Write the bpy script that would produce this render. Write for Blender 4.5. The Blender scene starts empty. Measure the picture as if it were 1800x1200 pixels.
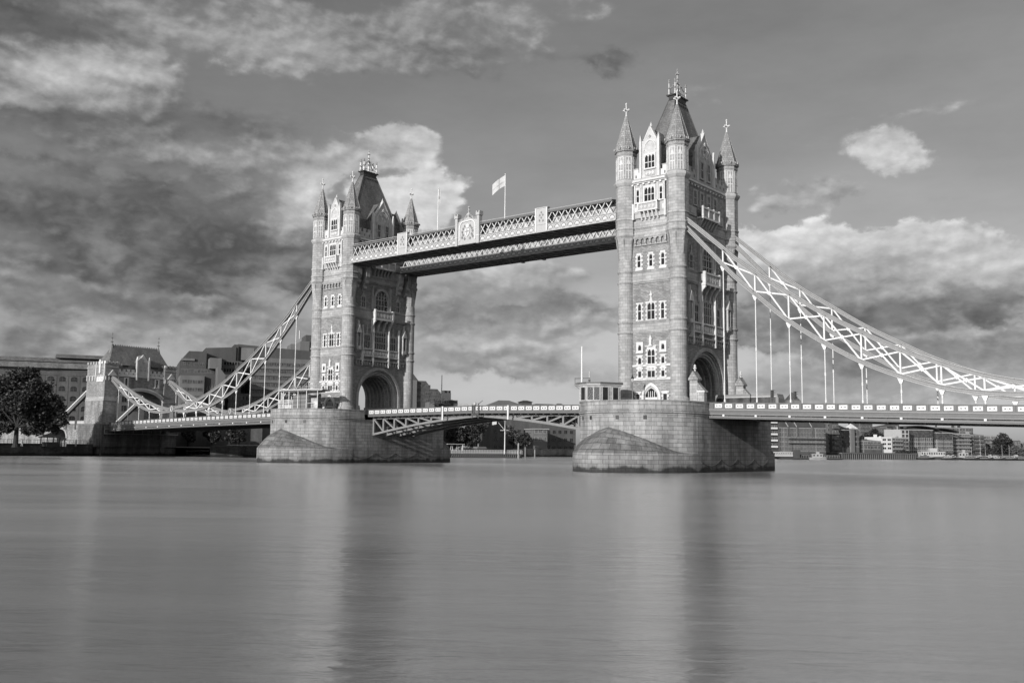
import bpy, bmesh, math, random
from mathutils import Vector, Matrix
random.seed(7)
SC = bpy.context.scene
COL = SC.collection
R = math.radians
PI = math.pi

# ------------------------------------------------------------------ camera
CAM = Vector((85.379, -152.968, 3.5437))
YAW, PITCH, ROLL, FPX = 0.6796, 0.1086, 0.0115, 1716.35
_f = Vector((-math.sin(YAW), math.cos(YAW), 0)); _r = Vector((math.cos(YAW), math.sin(YAW), 0)); _u = Vector((0, 0, 1))
F_ = _f * math.cos(PITCH) + _u * math.sin(PITCH)
U_ = _u * math.cos(PITCH) - _f * math.sin(PITCH)
R_ = _r * math.cos(ROLL) + U_ * math.sin(ROLL)
U_ = U_ * math.cos(ROLL) - _r * math.sin(ROLL)
cd = bpy.data.cameras.new('camera'); cam = bpy.data.objects.new('camera', cd); COL.objects.link(cam)
cd.sensor_fit = 'HORIZONTAL'; cd.sensor_width = 36.0; cd.lens = FPX / 1800 * 36.0
cd.clip_start = 0.5; cd.clip_end = 20000
M = Matrix((R_, U_, -F_)).transposed().to_4x4(); M.translation = CAM
cam.matrix_world = M
SC.camera = cam

# ------------------------------------------------------------------ world: sky texture turned grey, with clouds
SUN = Vector((0.075, -1.0, 0.272)).normalized()      # towards the sun: low in the west
SUN_EL = math.asin(SUN.z); SUN_AZ = math.atan2(SUN.x, SUN.y)
world = bpy.data.worlds.new('World'); SC.world = world; world.use_nodes = True
CLOUDS = [  # picture column, row of the centre, half width, half height (1/30 degree), weight, tone
 (330,35,330,62,1.0,172),(520,72,300,45,.9,165),(850,38,260,62,.8,160),(800,95,170,45,.9,122),(40,30,130,60,.7,98),
 (80,122,130,40,1.5,190),(215,138,105,36,1.4,186),(20,172,52,14,1.2,170),(120,205,320,62,.6,118),(380,205,260,50,.6,126),
 (330,262,200,34,.9,145),(455,275,130,34,1.3,172),(600,282,62,40,1.3,182),(40,290,120,26,1.1,152),(190,355,300,60,1.2,98),
 (120,400,280,56,1.1,98),(400,340,120,40,1.2,150),(380,450,240,56,1.3,92),(480,485,130,44,1.2,94),(40,436,85,36,1.3,152),(170,465,160,26,1.1,92),
 (512,398,72,42,1.7,196),(565,348,50,50,1.4,196),(695,255,80,30,1.3,188),(732,348,82,58,1.6,204),(110,496,170,22,1.3,156),
 (200,530,260,26,1.1,112),(300,560,300,32,1.0,150),(450,592,200,36,1.0,160),(80,592,150,36,.9,138),(165,606,55,18,1.5,192),
 (820,508,120,28,1.1,160),(960,482,110,26,1.0,172),(890,556,180,24,1.0,140),(1005,528,100,30,.9,138),(850,602,200,36,1.1,166),
 (1000,574,90,24,1.2,176),(880,652,240,36,1.0,158),(760,545,80,36,.8,146),(1385,420,95,34,1.7,204),(1318,408,50,26,1.5,198),
 (1560,440,160,38,1.6,198),(1755,440,110,38,1.5,192),(1480,486,210,46,1.3,166),(1700,502,160,34,1.1,160),(1420,560,180,44,1.5,112),
 (1330,588,90,38,1.3,108),(1685,532,72,28,1.7,102),(1775,545,62,18,1.5,104),(1560,566,110,32,1.1,128),(1600,622,260,36,1.1,138),
 (1755,612,110,38,1.0,152),(1500,682,360,34,1.0,166),(1562,270,54,30,1.6,192),(1368,348,62,24,1.0,168),
 (1455,334,80,22,1.0,168),(1075,112,100,26,.9,118),(1600,198,130,14,.55,152),(1060,562,46,16,1.2,190),(790,600,50,14,1.1,186),(900,622,70,12,1.0,182),(860,480,60,18,1.0,184),(1600,590,60,14,1.1,188),(1700,470,60,18,1.1,196),(1720,580,60,12,1.1,182),(330,520,60,14,1.0,176),(300,255,50,16,1.0,176),(1250,160,200,50,.28,150),(1480,250,180,40,.3,156),(1650,350,170,24,.35,160)]
def pix_angles(px, py):
    F, Rr, U = F_, R_, U_; d = (F + Rr * ((px - 900) / FPX) - U * ((py - 600) / FPX)).normalized()
    return math.degrees(math.atan2(d.x, d.y)), math.degrees(math.asin(d.z))
def build_sky():
    nt = world.node_tree; nt.nodes.clear(); L = nt.links.new
    def node(t, **k):
        n = nt.nodes.new(t)
        for a, v in k.items(): setattr(n, a, v)
        return n
    def mth(op, a, b=None, c=None, clamp=False):
        n = node('ShaderNodeMath', operation=op, use_clamp=clamp)
        for i, v in enumerate((a, b, c)):
            if v is None: continue
            if isinstance(v, (int, float)): n.inputs[i].default_value = v
            else: L(v, n.inputs[i])
        return n.outputs[0]
    out = node('ShaderNodeOutputWorld'); bg = node('ShaderNodeBackground')
    sk = node('ShaderNodeTexSky'); sk.sky_type = 'NISHITA'; sk.sun_disc = False; sk.sun_elevation = SUN_EL; sk.sun_rotation = SUN_AZ
    bw = node('ShaderNodeRGBToBW'); L(sk.outputs[0], bw.inputs[0])
    tc = node('ShaderNodeTexCoord'); sp = node('ShaderNodeSeparateXYZ'); L(tc.outputs['Generated'], sp.inputs[0])
    az = mth('MULTIPLY', mth('ARCTAN2', sp.outputs[0], sp.outputs[1]), 57.29578); el = mth('MULTIPLY', mth('ARCSINE', sp.outputs[2]), 57.29578)
    cb = node('ShaderNodeCombineXYZ'); L(az, cb.inputs[0]); L(el, cb.inputs[1])
    def nz(sx, sy, detail, rough, off=(0, 0), dist=0.0, z=0.0, color=False):
        m = node('ShaderNodeMapping'); L(cb.outputs[0], m.inputs['Vector']); m.inputs['Scale'].default_value = (sx, sy, 1); m.inputs['Location'].default_value = (off[0] * sx, off[1] * sy, z)
        n = node('ShaderNodeTexNoise'); n.inputs['Scale'].default_value = 1; n.inputs['Detail'].default_value = detail; n.inputs['Roughness'].default_value = rough; n.inputs['Distortion'].default_value = dist
        L(m.outputs[0], n.inputs['Vector']); return n.outputs['Color' if color else 'Fac']
    def warp(col, amp, base):
        a = node('ShaderNodeVectorMath', operation='SUBTRACT'); L(col, a.inputs[0]); a.inputs[1].default_value = (.5, .5, .5)
        b = node('ShaderNodeVectorMath', operation='MULTIPLY_ADD'); L(a.outputs[0], b.inputs[0]); b.inputs[1].default_value = amp; L(base, b.inputs[2]); return b
    ws = warp(nz(.17, .30, 3, .5, color=True), (6.5, 3.0, 0), cb.outputs[0])
    ws = warp(nz(.75, 1.0, 6, .62, color=True, z=3.0), (1.9, 1.5, 0), ws.outputs[0])
    acc = None
    # unseen clouds added for fill and water reflections, the last one dark: (azimuth, elevation) of the centre, same units otherwise
    for (px, py, rx, ry, w, tone) in CLOUDS + [(85, 28, 1500, 620, 1.2, 212), (150, 40, 1100, 500, 1.0, 205), (-130, 45, 900, 500, 1.0, 200), (-12, 44, 850, 360, 1.3, 205), (-74, 36, 860, 380, 2.2, 84)]:
        a, e = (px, py) if rx > 800 else pix_angles(px, py); s = 1.72 / 30
        m = node('ShaderNodeMapping'); m.inputs['Scale'].default_value = (1 / (rx * s), 1 / (ry * s), 0); m.inputs['Location'].default_value = (-a / (rx * s), -e / (ry * s), 0); L(ws.outputs[0], m.inputs['Vector'])
        g = node('ShaderNodeTexGradient', gradient_type='QUADRATIC_SPHERE'); L(m.outputs[0], g.inputs[0])
        v = node('ShaderNodeVectorMath', operation='MULTIPLY_ADD'); L(g.outputs['Fac'], v.inputs[0]); t = tone / 255; v.inputs[1].default_value = (w, w * t, w)
        if acc is not None: L(acc, v.inputs[2])
        acc = v.outputs[0]
    sa = node('ShaderNodeSeparateXYZ'); L(acc, sa.inputs[0])
    tone = mth('DIVIDE', sa.outputs[1], mth('ADD', sa.outputs[0], .0001)); tone = mth('MULTIPLY_ADD', mth('SUBTRACT', tone, .6), 1.28, .605)
    def field(off):
        a = nz(.22, .40, 10, .555, off=off, dist=.1); b = nz(.5, .75, 6, .48, off=off, z=7.0)
        bil = mth('SQRT', mth('ADD', mth('POWER', mth('ABSOLUTE', mth('MULTIPLY', mth('SUBTRACT', b, .5), 3.2)), 2.0), .03))
        return mth('ADD', mth('MULTIPLY', a, .74), mth('MULTIPLY', bil, .20))
    f1 = field((0, 0)); f2 = field((-.28, .36))
    relief = mth('MULTIPLY', mth('SUBTRACT', f1, f2), 1.0)
    dens = mth('ADD', mth('MULTIPLY', mth('MINIMUM', sa.outputs[0], .62), 1.5), mth('MULTIPLY', mth('SUBTRACT', f1, .5), 2.3))
    mr = node('ShaderNodeMapRange', interpolation_type='SMOOTHSTEP'); L(dens, mr.inputs['Value']); mr.inputs['From Min'].default_value = .14; L(mth('SUBTRACT', 1.36, tone), mr.inputs['From Max']); mr.inputs['To Min'].default_value = 0; mr.inputs['To Max'].default_value = 1
    mask = mth('MULTIPLY', mr.outputs[0], mth('MULTIPLY', sa.outputs[0], 8.0, clamp=True))
    tr = mth('ADD', tone, mth('MULTIPLY', relief, .58)); tr = mth('ADD', tr, mth('MULTIPLY', mth('SUBTRACT', f1, .52), .36))
    tl = mth('POWER', mth('MAXIMUM', tr, .33), 2.2)
    veil = mth('ADD', .94, mth('MULTIPLY', mth('SUBTRACT', nz(.07, .2, 6, .6, z=4.0), .5), .55))
    clear = mth('MULTIPLY', mth('MULTIPLY', bw.outputs[0], SKY_K), veil)
    mx = mth('ADD', mth('MULTIPLY', tl, mask), mth('MULTIPLY', clear, mth('SUBTRACT', 1.0, mask)))
    L(mth('DIVIDE', mx, .1), bg.inputs[0]); bg.inputs[1].default_value = 0.1
    L(bg.outputs[0], out.inputs[0])
SKY_K = 0.095
build_sky()
world.cycles.sampling_method = 'MANUAL'; world.cycles.sample_map_resolution = 512

sd = bpy.data.lights.new('sun', 'SUN'); sd.energy = 4.6; sd.angle = R(0.5); sd.color = (1.0, 0.985, 0.97)
sun = bpy.data.objects.new('sun', sd); COL.objects.link(sun)
sun.rotation_euler = SUN.to_track_quat('Z', 'Y').to_euler(); sun.location = (0, -200, 120)
SC.view_settings.view_transform = 'Standard'; SC.view_settings.look = 'None'
SC.view_settings.exposure = 0; SC.view_settings.gamma = 1; SC.view_settings.use_curve_mapping = False
SC.cycles.max_bounces = 6; SC.cycles.diffuse_bounces = 2; SC.cycles.glossy_bounces = 3; SC.cycles.transparent_max_bounces = 8
SC.cycles.caustics_reflective = False; SC.cycles.caustics_refractive = False

def ray(px, py): return F_ + R_ * ((px - 900) / FPX) - U_ * ((py - 600) / FPX)
def atD(px, py, D): return CAM + ray(px, py) * D
def atY(px, py, Y):
    q = ray(px, py); return CAM + q * ((Y - CAM.y) / q.y)
def atX(px, py, X):
    q = ray(px, py); return CAM + q * ((X - CAM.x) / q.x)
def ground(px, D, z=0.0):
    """point on the level z seen in picture column px at depth D"""
    py = 780
    for _ in range(6):
        p = atD(px, py, D); py += (p.z - z) / D * FPX
    return atD(px, py, D)

# ------------------------------------------------------------------ materials (all neutral greys: the photograph is black and white)
def newmat(name):
    m = bpy.data.materials.new(name); m.use_nodes = True; nt = m.node_tree; nt.nodes.clear()
    o = nt.nodes.new('ShaderNodeOutputMaterial'); b = nt.nodes.new('ShaderNodeBsdfPrincipled')
    nt.links.new(b.outputs[0], o.inputs[0]); return m, nt, b
def g3(v): return (v, v, v, 1)
def N(nt, t, **k):
    n = nt.nodes.new(t)
    for a, v in k.items(): setattr(n, a, v)
    return n
def mathn(nt, op, a, b=None, c=None, clamp=False):
    n = nt.nodes.new('ShaderNodeMath'); n.operation = op; n.use_clamp = clamp
    for i, v in enumerate((a, b, c)):
        if v is None: continue
        if isinstance(v, (int, float)): n.inputs[i].default_value = v
        else: nt.links.new(v, n.inputs[i])
    return n.outputs[0]
def noise(nt, vec, scale, detail=4, rough=0.55, dist=0.0):
    n = nt.nodes.new('ShaderNodeTexNoise'); n.inputs['Scale'].default_value = scale; n.inputs['Detail'].default_value = detail
    n.inputs['Roughness'].default_value = rough; n.inputs['Distortion'].default_value = dist
    if vec is not None: nt.links.new(vec, n.inputs['Vector'])
    return n.outputs['Fac']
def ramp(nt, fac, stops):
    n = nt.nodes.new('ShaderNodeValToRGB'); cr = n.color_ramp
    while len(cr.elements) > 1: cr.elements.remove(cr.elements[0])
    cr.elements[0].position = stops[0][0]; cr.elements[0].color = g3(stops[0][1])
    for p, v in stops[1:]:
        e = cr.elements.new(p); e.color = g3(v)
    nt.links.new(fac, n.inputs[0]); return n.outputs[0]
def objco(nt): return N(nt, 'ShaderNodeTexCoord').outputs['Object']
def geo(nt): return N(nt, 'ShaderNodeNewGeometry').outputs['Position']
def scaled(nt, vec, s):
    n = N(nt, 'ShaderNodeVectorMath', operation='MULTIPLY'); nt.links.new(vec, n.inputs[0]); n.inputs[1].default_value = s; return n.outputs[0]
def bump(nt, b, h, strength, dist=0.03):
    n = N(nt, 'ShaderNodeBump'); n.inputs['Strength'].default_value = strength; n.inputs['Distance'].default_value = dist
    nt.links.new(h, n.inputs['Height']); nt.links.new(n.outputs[0], b.inputs['Normal'])

def plain(name, v, rough=0.7, var=0.15, scale=2.0, metallic=0.0, spec=0.4, streak=False):
    m, nt, b = newmat(name)
    p = geo(nt)
    if streak: p = scaled(nt, p, (1.0, 1.0, 0.16))
    n = noise(nt, p, scale, 5, 0.6)
    r = ramp(nt, n, [(0.3, v * (1 - var)), (0.7, min(1, v * (1 + var)))])
    nt.links.new(r, b.inputs['Base Color']); b.inputs['Roughness'].default_value = rough
    b.inputs['Metallic'].default_value = metallic; b.inputs['Specular IOR Level'].default_value = spec
    bump(nt, b, noise(nt, geo(nt), scale * 6, 3), 0.15, 0.01)
    return m
def masonry(name, v, bw, bh, mortar=0.03, var=0.12, mort=0.55, rough=0.85, bumpv=0.6, stain=0.25, tide=False, soot=False):
    """coursed blocks laid out on the UVs, which every mesh carries in metres"""
    m, nt, b = newmat(name)
    uv = N(nt, 'ShaderNodeUVMap').outputs[0]
    br = N(nt, 'ShaderNodeTexBrick'); nt.links.new(uv, br.inputs['Vector'])
    br.inputs['Scale'].default_value = 1.0; br.inputs['Brick Width'].default_value = bw; br.inputs['Row Height'].default_value = bh
    br.inputs['Mortar Size'].default_value = mortar; br.inputs['Mortar Smooth'].default_value = 0.3; br.inputs['Bias'].default_value = 0.0
    br.inputs['Color1'].default_value = g3(v * (1 - var)); br.inputs['Color2'].default_value = g3(v * (1 + var)); br.inputs['Mortar'].default_value = g3(v * mort)
    br.offset = 0.5
    p = geo(nt)
    st = ramp(nt, noise(nt, scaled(nt, p, (1, 1, 0.2)), 0.38, 6, 0.66), [(0.32, 1 - stain * 1.15), (0.62, 1 + stain * 0.35)])
    fine = ramp(nt, noise(nt, p, 1.3, 5, 0.65), [(0.28, 0.86), (0.72, 1.1)])
    mx = N(nt, 'ShaderNodeMixRGB', blend_type='MULTIPLY'); mx.inputs[0].default_value = 1; nt.links.new(br.outputs['Color'], mx.inputs[1]); nt.links.new(st, mx.inputs[2])
    m2 = N(nt, 'ShaderNodeMixRGB', blend_type='MULTIPLY'); m2.inputs[0].default_value = 1; nt.links.new(mx.outputs[0], m2.inputs[1]); nt.links.new(fine, m2.inputs[2])
    out = m2.outputs[0]
    if tide:      # wet weed left by the tide: a ragged dark band just over the water, streaks above it
        sep = N(nt, 'ShaderNodeSeparateXYZ'); nt.links.new(p, sep.inputs[0])
        wob = noise(nt, scaled(nt, p, (1, 1, 0.2)), 0.35, 5, 0.6)
        h = mathn(nt, 'SUBTRACT', sep.outputs[2], mathn(nt, 'MULTIPLY', mathn(nt, 'SUBTRACT', wob, 0.5), 2.4))
        t = ramp(nt, mathn(nt, 'DIVIDE', h, 6.0, clamp=True), [(0.0, 0.12), (0.09, 0.16), (0.15, 0.62), (0.28, 0.8), (0.62, 0.92), (1.0, 1.0)])
        m3 = N(nt, 'ShaderNodeMixRGB', blend_type='MULTIPLY'); m3.inputs[0].default_value = 1; nt.links.new(out, m3.inputs[1]); nt.links.new(t, m3.inputs[2]); out = m3.outputs[0]
        sk = ramp(nt, noise(nt, scaled(nt, p, (0.8, 0.8, 0.09)), 0.9, 5, 0.7), [(0.36, 0.66), (0.55, 1.0)])
        m4 = N(nt, 'ShaderNodeMixRGB', blend_type='MULTIPLY'); m4.inputs[0].default_value = 0.8; nt.links.new(out, m4.inputs[1]); nt.links.new(sk, m4.inputs[2]); out = m4.outputs[0]
    nt.links.new(out, b.inputs['Base Color']); b.inputs['Roughness'].default_value = rough; b.inputs['Specular IOR Level'].default_value = 0.25
    hh = mathn(nt, 'ADD', mathn(nt, 'MULTIPLY', br.outputs['Fac'], -1.0), mathn(nt, 'MULTIPLY', noise(nt, p, 5.0, 4, 0.7), 0.8))
    bump(nt, b, hh, bumpv, 0.03)
    return m
M_ASH = masonry('ashlar_granite', 0.355, 1.15, 0.52, 0.026, 0.15, 0.62, stain=0.22)
M_RUB = masonry('coursed_rubble', 0.28, 0.62, 0.27, 0.024, 0.22, 0.66, bumpv=0.9, stain=0.22)
M_PIER = masonry('pier_granite', 0.35, 1.75, 0.66, 0.036, 0.16, 0.46, tide=True, stain=0.32)
M_PIERW = masonry('pier_granite_worn', 0.2, 1.75, 0.66, 0.04, 0.2, 0.4, tide=True, stain=0.45)
M_RUBD = masonry('shade_toned_rubble', 0.27, 0.7, 0.3, 0.02, 0.22, 0.7, bumpv=0.9, stain=0.5)  # cloud and recess shade toned into the stone; sooty in the vault
M_PIERD = masonry('shade_toned_granite', 0.16, 1.5, 0.6, 0.03, 0.15, 0.55, tide=True, stain=0.5)  # dark tone carries the cloud shade over the gateway foot
M_TRIM = plain('portland_stone', 0.56, 0.8, 0.14, 0.8)
M_GABL = plain('gable_stone', 0.46, 0.8, 0.2, 1.4)
M_CARV = plain('carved_stone', 0.38, 0.85, 0.2, 1.2)
M_SPIRE = masonry('spire_stone', 0.29, 0.5, 0.42, 0.04, 0.22, 0.62)
M_ROOF = masonry('roof_slate', 0.16, 0.35, 0.22, 0.02, 0.22, 0.7, rough=0.7, stain=0.35)
M_DARK = plain('dark_paint', 0.035, 0.5)
M_STEEL = plain('blue_grey_steel', 0.115, 0.5, 0.1, 1.5)
M_STEELD = plain('dark_girder_steel', 0.085, 0.55, 0.12, 1.0, streak=True)
M_STEELM = plain('mid_steel', 0.2, 0.5, 0.1, 1.0)
M_WHITE = plain('white_painted_steel', 0.62, 0.45, 0.06, 1.5)
M_CREAM = plain('pale_painted_iron', 0.41, 0.5, 0.08, 1.2)
M_GOLD = plain('gilded_metal', 0.36, 0.4, 0.3, 3.0, metallic=0.3)
M_GOLDD = plain('tarnished_metal', 0.15, 0.5, 0.3, 3.0)
M_ASPH = plain('asphalt', 0.05, 0.9)
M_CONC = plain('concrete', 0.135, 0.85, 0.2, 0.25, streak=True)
M_SOFF = plain('soffit_bounce_tone', 0.34, 0.6)  # pale tone stands in for light bounced up off the water
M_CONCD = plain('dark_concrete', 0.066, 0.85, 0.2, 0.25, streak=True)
M_BRICK = masonry('brown_brick', 0.085, 0.22, 0.075, 0.012, 0.2, 1.3, bumpv=0.2)
M_BRICKD = masonry('dark_brick', 0.078, 0.22, 0.075, 0.012, 0.2, 1.3, bumpv=0.2)
M_BRICKL = masonry('stock_brick', 0.1, 0.22, 0.075, 0.012, 0.2, 1.2, bumpv=0.2)
M_BARK = plain('bark', 0.03, 0.9, 0.3, 3)
M_BLACK = plain('black_metal', 0.02, 0.5)
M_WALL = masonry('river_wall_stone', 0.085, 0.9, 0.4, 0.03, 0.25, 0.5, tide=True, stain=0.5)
M_PAVE = plain('paving', 0.16, 0.9, 0.2, 0.3)
M_SKIN = plain('skin', 0.3, 0.6, 0.05); M_CLOTH = plain('cloth', 0.07, 0.9, 0.2); M_CLOTHL = plain('pale_cloth', 0.5, 0.9, 0.1)
def glassmat(name, v, rough=0.12):
    m, nt, b = newmat(name)
    r = ramp(nt, noise(nt, geo(nt), 0.9, 2), [(0.35, v * 0.6), (0.7, v * 1.7)])
    nt.links.new(r, b.inputs['Base Color']); b.inputs['Roughness'].default_value = rough; b.inputs['Specular IOR Level'].default_value = 0.5
    return m
M_GLASS = glassmat('window_glass', 0.014)
M_GLASSL = glassmat('office_glass', 0.06, 0.25)
M_CHAIN = plain('chain_steel', 0.17, 0.5, 0.1, 1.5); M_FLANGE = plain('chain_flange', 0.33, 0.5, 0.1, 1.5)
M_BAND = plain('storey_band', 0.125, 0.85, 0.15, 0.4, streak=True); M_PALE = plain('weathered_pale_paint', 0.3, 0.6, 0.2, 1.0)
M_GLAZE = glassmat('walkway_glazing', 0.36, 0.3)
def leafmat(name, v):
    m, nt, b = newmat(name)
    oi = N(nt, 'ShaderNodeNewGeometry').outputs['Random Per Island']
    r = ramp(nt, oi, [(0.0, v * 0.55), (0.6, v), (1.0, v * 1.6)])
    nt.links.new(r, b.inputs['Base Color']); b.inputs['Roughness'].default_value = 0.6; b.inputs['Specular IOR Level'].default_value = 0.3
    return m
M_LEAF = leafmat('foliage', 0.036); M_LEAFD = leafmat('dark_foliage', 0.035); M_LEAFL = leafmat('grey_foliage', 0.10)

# ------------------------------------------------------------------ mesh builder
class MB:
    def __init__(s): s.v = []; s.f = []; s.m = []; s.uv = []; s.mats = []
    def mi(s, m):
        if m not in s.mats: s.mats.append(m)
        return s.mats.index(m)
    def face(s, pts, m, uv=None):
        n = len(s.v); s.v += [tuple(p) for p in pts]; s.f.append(tuple(range(n, n + len(pts)))); s.m.append(s.mi(m)); s.uv.append(uv)
    def solid(s, V, F, m, uv=None):
        n = len(s.v); s.v += [tuple(p) for p in V]; k = s.mi(m)
        for i, f in enumerate(F): s.f.append(tuple(n + j for j in f)); s.m.append(k); s.uv.append(uv[i] if uv else None)
    def box(s, x0, x1, y0, y1, z0, z1, m):
        V = [(x0, y0, z0), (x1, y0, z0), (x1, y1, z0), (x0, y1, z0), (x0, y0, z1), (x1, y0, z1), (x1, y1, z1), (x0, y1, z1)]
        s.solid(V, [(0, 3, 2, 1), (4, 5, 6, 7), (0, 1, 5, 4), (1, 2, 6, 5), (2, 3, 7, 6), (3, 0, 4, 7)], m)
    def obox(s, o, ax, ay, az, m):
        """box from corner o with edge vectors"""
        o, ax, ay, az = Vector(o), Vector(ax), Vector(ay), Vector(az)
        V = [o, o + ax, o + ax + ay, o + ay, o + az, o + ax + az, o + ax + ay + az, o + ay + az]
        s.solid(V, [(0, 3, 2, 1), (4, 5, 6, 7), (0, 1, 5, 4), (1, 2, 6, 5), (2, 3, 7, 6), (3, 0, 4, 7)], m)
    def prism(s, poly, fn, d0, d1, m):
        """2-D polygon swept between depths; fn(a, b, d) gives the point"""
        n = len(poly); V = [fn(a, b, d0) for a, b in poly] + [fn(a, b, d1) for a, b in poly]
        s.solid(V, [tuple(range(n)), tuple(range(2 * n - 1, n - 1, -1))] + [(i, (i + 1) % n, n + (i + 1) % n, n + i) for i in range(n)], m)
    def lathe(s, cx, cy, prof, n, m, rot=0.0, sq=None):
        V = []; F = []; UV = []
        for (r, z) in prof:
            for i in range(n):
                a = rot + 2 * PI * i / n; V.append((cx + r * math.cos(a), cy + r * math.sin(a), z))
        L = 0.0
        rr = max(p[0] for p in prof)
        for k in range(len(prof) - 1):
            dl = math.hypot(prof[k + 1][0] - prof[k][0], prof[k + 1][1] - prof[k][1]); horizontal = abs(prof[k + 1][1] - prof[k][1]) < 1e-6
            z0, z1 = prof[k][1], prof[k + 1][1]
            for i in range(n):
                j = (i + 1) % n; F.append((k * n + i, k * n + j, (k + 1) * n + j, (k + 1) * n + i))
                u0 = i * 2 * PI * rr / n; u1 = (i + 1) * 2 * PI * rr / n; UV.append([(u0, z0), (u1, z0), (u1, z1), (u0, z1)])
        F.append(tuple(range(n - 1, -1, -1))); UV.append(None)
        t = (len(prof) - 1) * n; F.append(tuple(range(t, t + n))); UV.append(None)
        s.solid(V, F, m, UV)
    def tube(s, p0, p1, r, m, n=6, r1=None):
        p0, p1 = Vector(p0), Vector(p1); d = (p1 - p0)
        if d.length < 1e-6: return
        d.normalize(); a = d.cross(Vector((0, 0, 1)) if abs(d.z) < 0.95 else Vector((1, 0, 0))).normalized(); b = d.cross(a)
        r1 = r if r1 is None else r1; V = []
        for c, q in ((p0, r), (p1, r1)):
            for i in range(n):
                t = 2 * PI * i / n; V.append(c + a * (q * math.cos(t)) + b * (q * math.sin(t)))
        s.solid(V, [(i, (i + 1) % n, n + (i + 1) % n, n + i) for i in range(n)] + [tuple(range(n - 1, -1, -1)), tuple(range(n, 2 * n))], m)
    def beam(s, p0, p1, w, h, m, side=None):
        """rectangular bar; w across (side direction), h in the plane"""
        p0, p1 = Vector(p0), Vector(p1); d = (p1 - p0).normalized()
        sd_ = Vector(side) if side is not None else Vector((0, 1, 0))
        sd_ = (sd_ - d * sd_.dot(d)).normalized(); up = d.cross(sd_).normalized()
        s.obox(p0 - sd_ * (w / 2) - up * (h / 2), p1 - p0, sd_ * w, up * h, m)
    def ball(s, c, r, m, nu=8, nv=5, sz=1.0):
        prof = [(max(0.001, r * math.sin(PI * k / nv)), c[2] - r * sz * math.cos(PI * k / nv)) for k in range(nv + 1)]
        s.lathe(c[0], c[1], prof, nu, m)
    def build(s, name, parent=None, smooth=False, loc=None):
        me = bpy.data.meshes.new(name)
        org = Vector(parent['_o']) if (parent is not None and '_o' in parent) else Vector((0, 0, 0))
        if parent is None and loc is not None: org = Vector(loc)
        me.from_pydata([Vector(p) - org for p in s.v], [], s.f)
        for m in s.mats: me.materials.append(m)
        me.polygons.foreach_set('material_index', s.m)
        bm = bmesh.new(); bm.from_mesh(me); bmesh.ops.recalc_face_normals(bm, faces=bm.faces); bm.faces.ensure_lookup_table()
        ul = bm.loops.layers.uv.new('UVMap')
        for f in bm.faces:
            ov = s.uv[f.index]
            if ov:
                # the loop order may have been reversed: look the corners up by vertex
                src = dict(zip(s.f[f.index], ov))
                for l in f.loops: l[ul].uv = src[l.vert.index]
            else:
                nx, ny, nz = abs(f.normal.x), abs(f.normal.y), abs(f.normal.z)
                for l in f.loops:
                    c = l.vert.co + org
                    if nz > 0.9: l[ul].uv = (c.x, c.y)
                    elif nx > ny: l[ul].uv = (c.y, c.z)
                    else: l[ul].uv = (c.x, c.z)
        bm.to_mesh(me); bm.free()
        if smooth: me.polygons.foreach_set('use_smooth', [True] * len(me.polygons))
        me.update()
        o = bpy.data.objects.new(name, me); COL.objects.link(o)
        if parent is not None:
            o.parent = parent; o['_o'] = list(org)
        elif loc is not None:
            o.location = loc; o['_o'] = list(org)
        return o
def thing(name, label, cat, loc, group=None, kind=None):
    o = bpy.data.objects.new(name, None); COL.objects.link(o); o.location = loc; o['_o'] = [float(c) for c in loc]; o.empty_display_size = 0.5
    return tag(o, label, cat, group, kind)
def tag(o, label=None, cat=None, group=None, kind=None):
    if label: o['label'] = label
    if cat: o['category'] = cat
    if group: o['group'] = group
    if kind: o['kind'] = kind
    return o
def copy_tree(o, parent=None):
    c = o.copy(); COL.objects.link(c)
    if parent is not None: c.parent = parent
    for ch in list(o.children): copy_tree(ch, c)
    return c
# ------------------------------------------------------------------ BRIDGE TOWERS
XL, XR = -82.3, 0.0
TA, TB = 5.11, 9.30          # turret centres at (+-TA, +-TB)
FA, FB = 5.35, 9.50          # wall planes
def face_fn(side):
    """maps (u along the wall, z, d outwards) of one wall to tower coordinates"""
    if side == 'west': return lambda u, z, d: (u, -FB - d, z)
    if side == 'east': return lambda u, z, d: (-u, FB + d, z)
    if side == 'south': return lambda u, z, d: (FA + d, u, z)
    return lambda u, z, d: (-FA - d, -u, z)
def fbox(mb, fn, u0, u1, z0, z1, d0, d1, m):
    V = [fn(u0, z0, d0), fn(u1, z0, d0), fn(u1, z0, d1), fn(u0, z0, d1), fn(u0, z1, d0), fn(u1, z1, d0), fn(u1, z1, d1), fn(u0, z1, d1)]
    mb.solid(V, [(0, 3, 2, 1), (4, 5, 6, 7), (0, 1, 5, 4), (1, 2, 6, 5), (2, 3, 7, 6), (3, 0, 4, 7)], m)
def arch_pts(hw, zs, kind, n=12, rise=None):
    """points of an arch head from (hw, zs) over the top to (-hw, zs)"""
    P = []
    if kind == 'round':
        k = (rise or hw)
        for i in range(n + 1):
            a = PI * i / n; P.append((hw * math.cos(a), zs + k * math.sin(a)))
    else:                                  # pointed
        k = rise or hw * 1.4; rad = (hw * hw + k * k) / (2 * hw); c = hw - rad
        h = max(2, n // 2); amax = math.asin(min(1, k / rad))
        for i in range(h + 1):
            a = amax * i / h; P.append((c + rad * math.cos(a), zs + rad * math.sin(a)))
        for i in range(h - 1, -1, -1):
            a = amax * i / h; P.append((-c - rad * math.cos(a), zs + rad * math.sin(a)))
    return P
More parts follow.
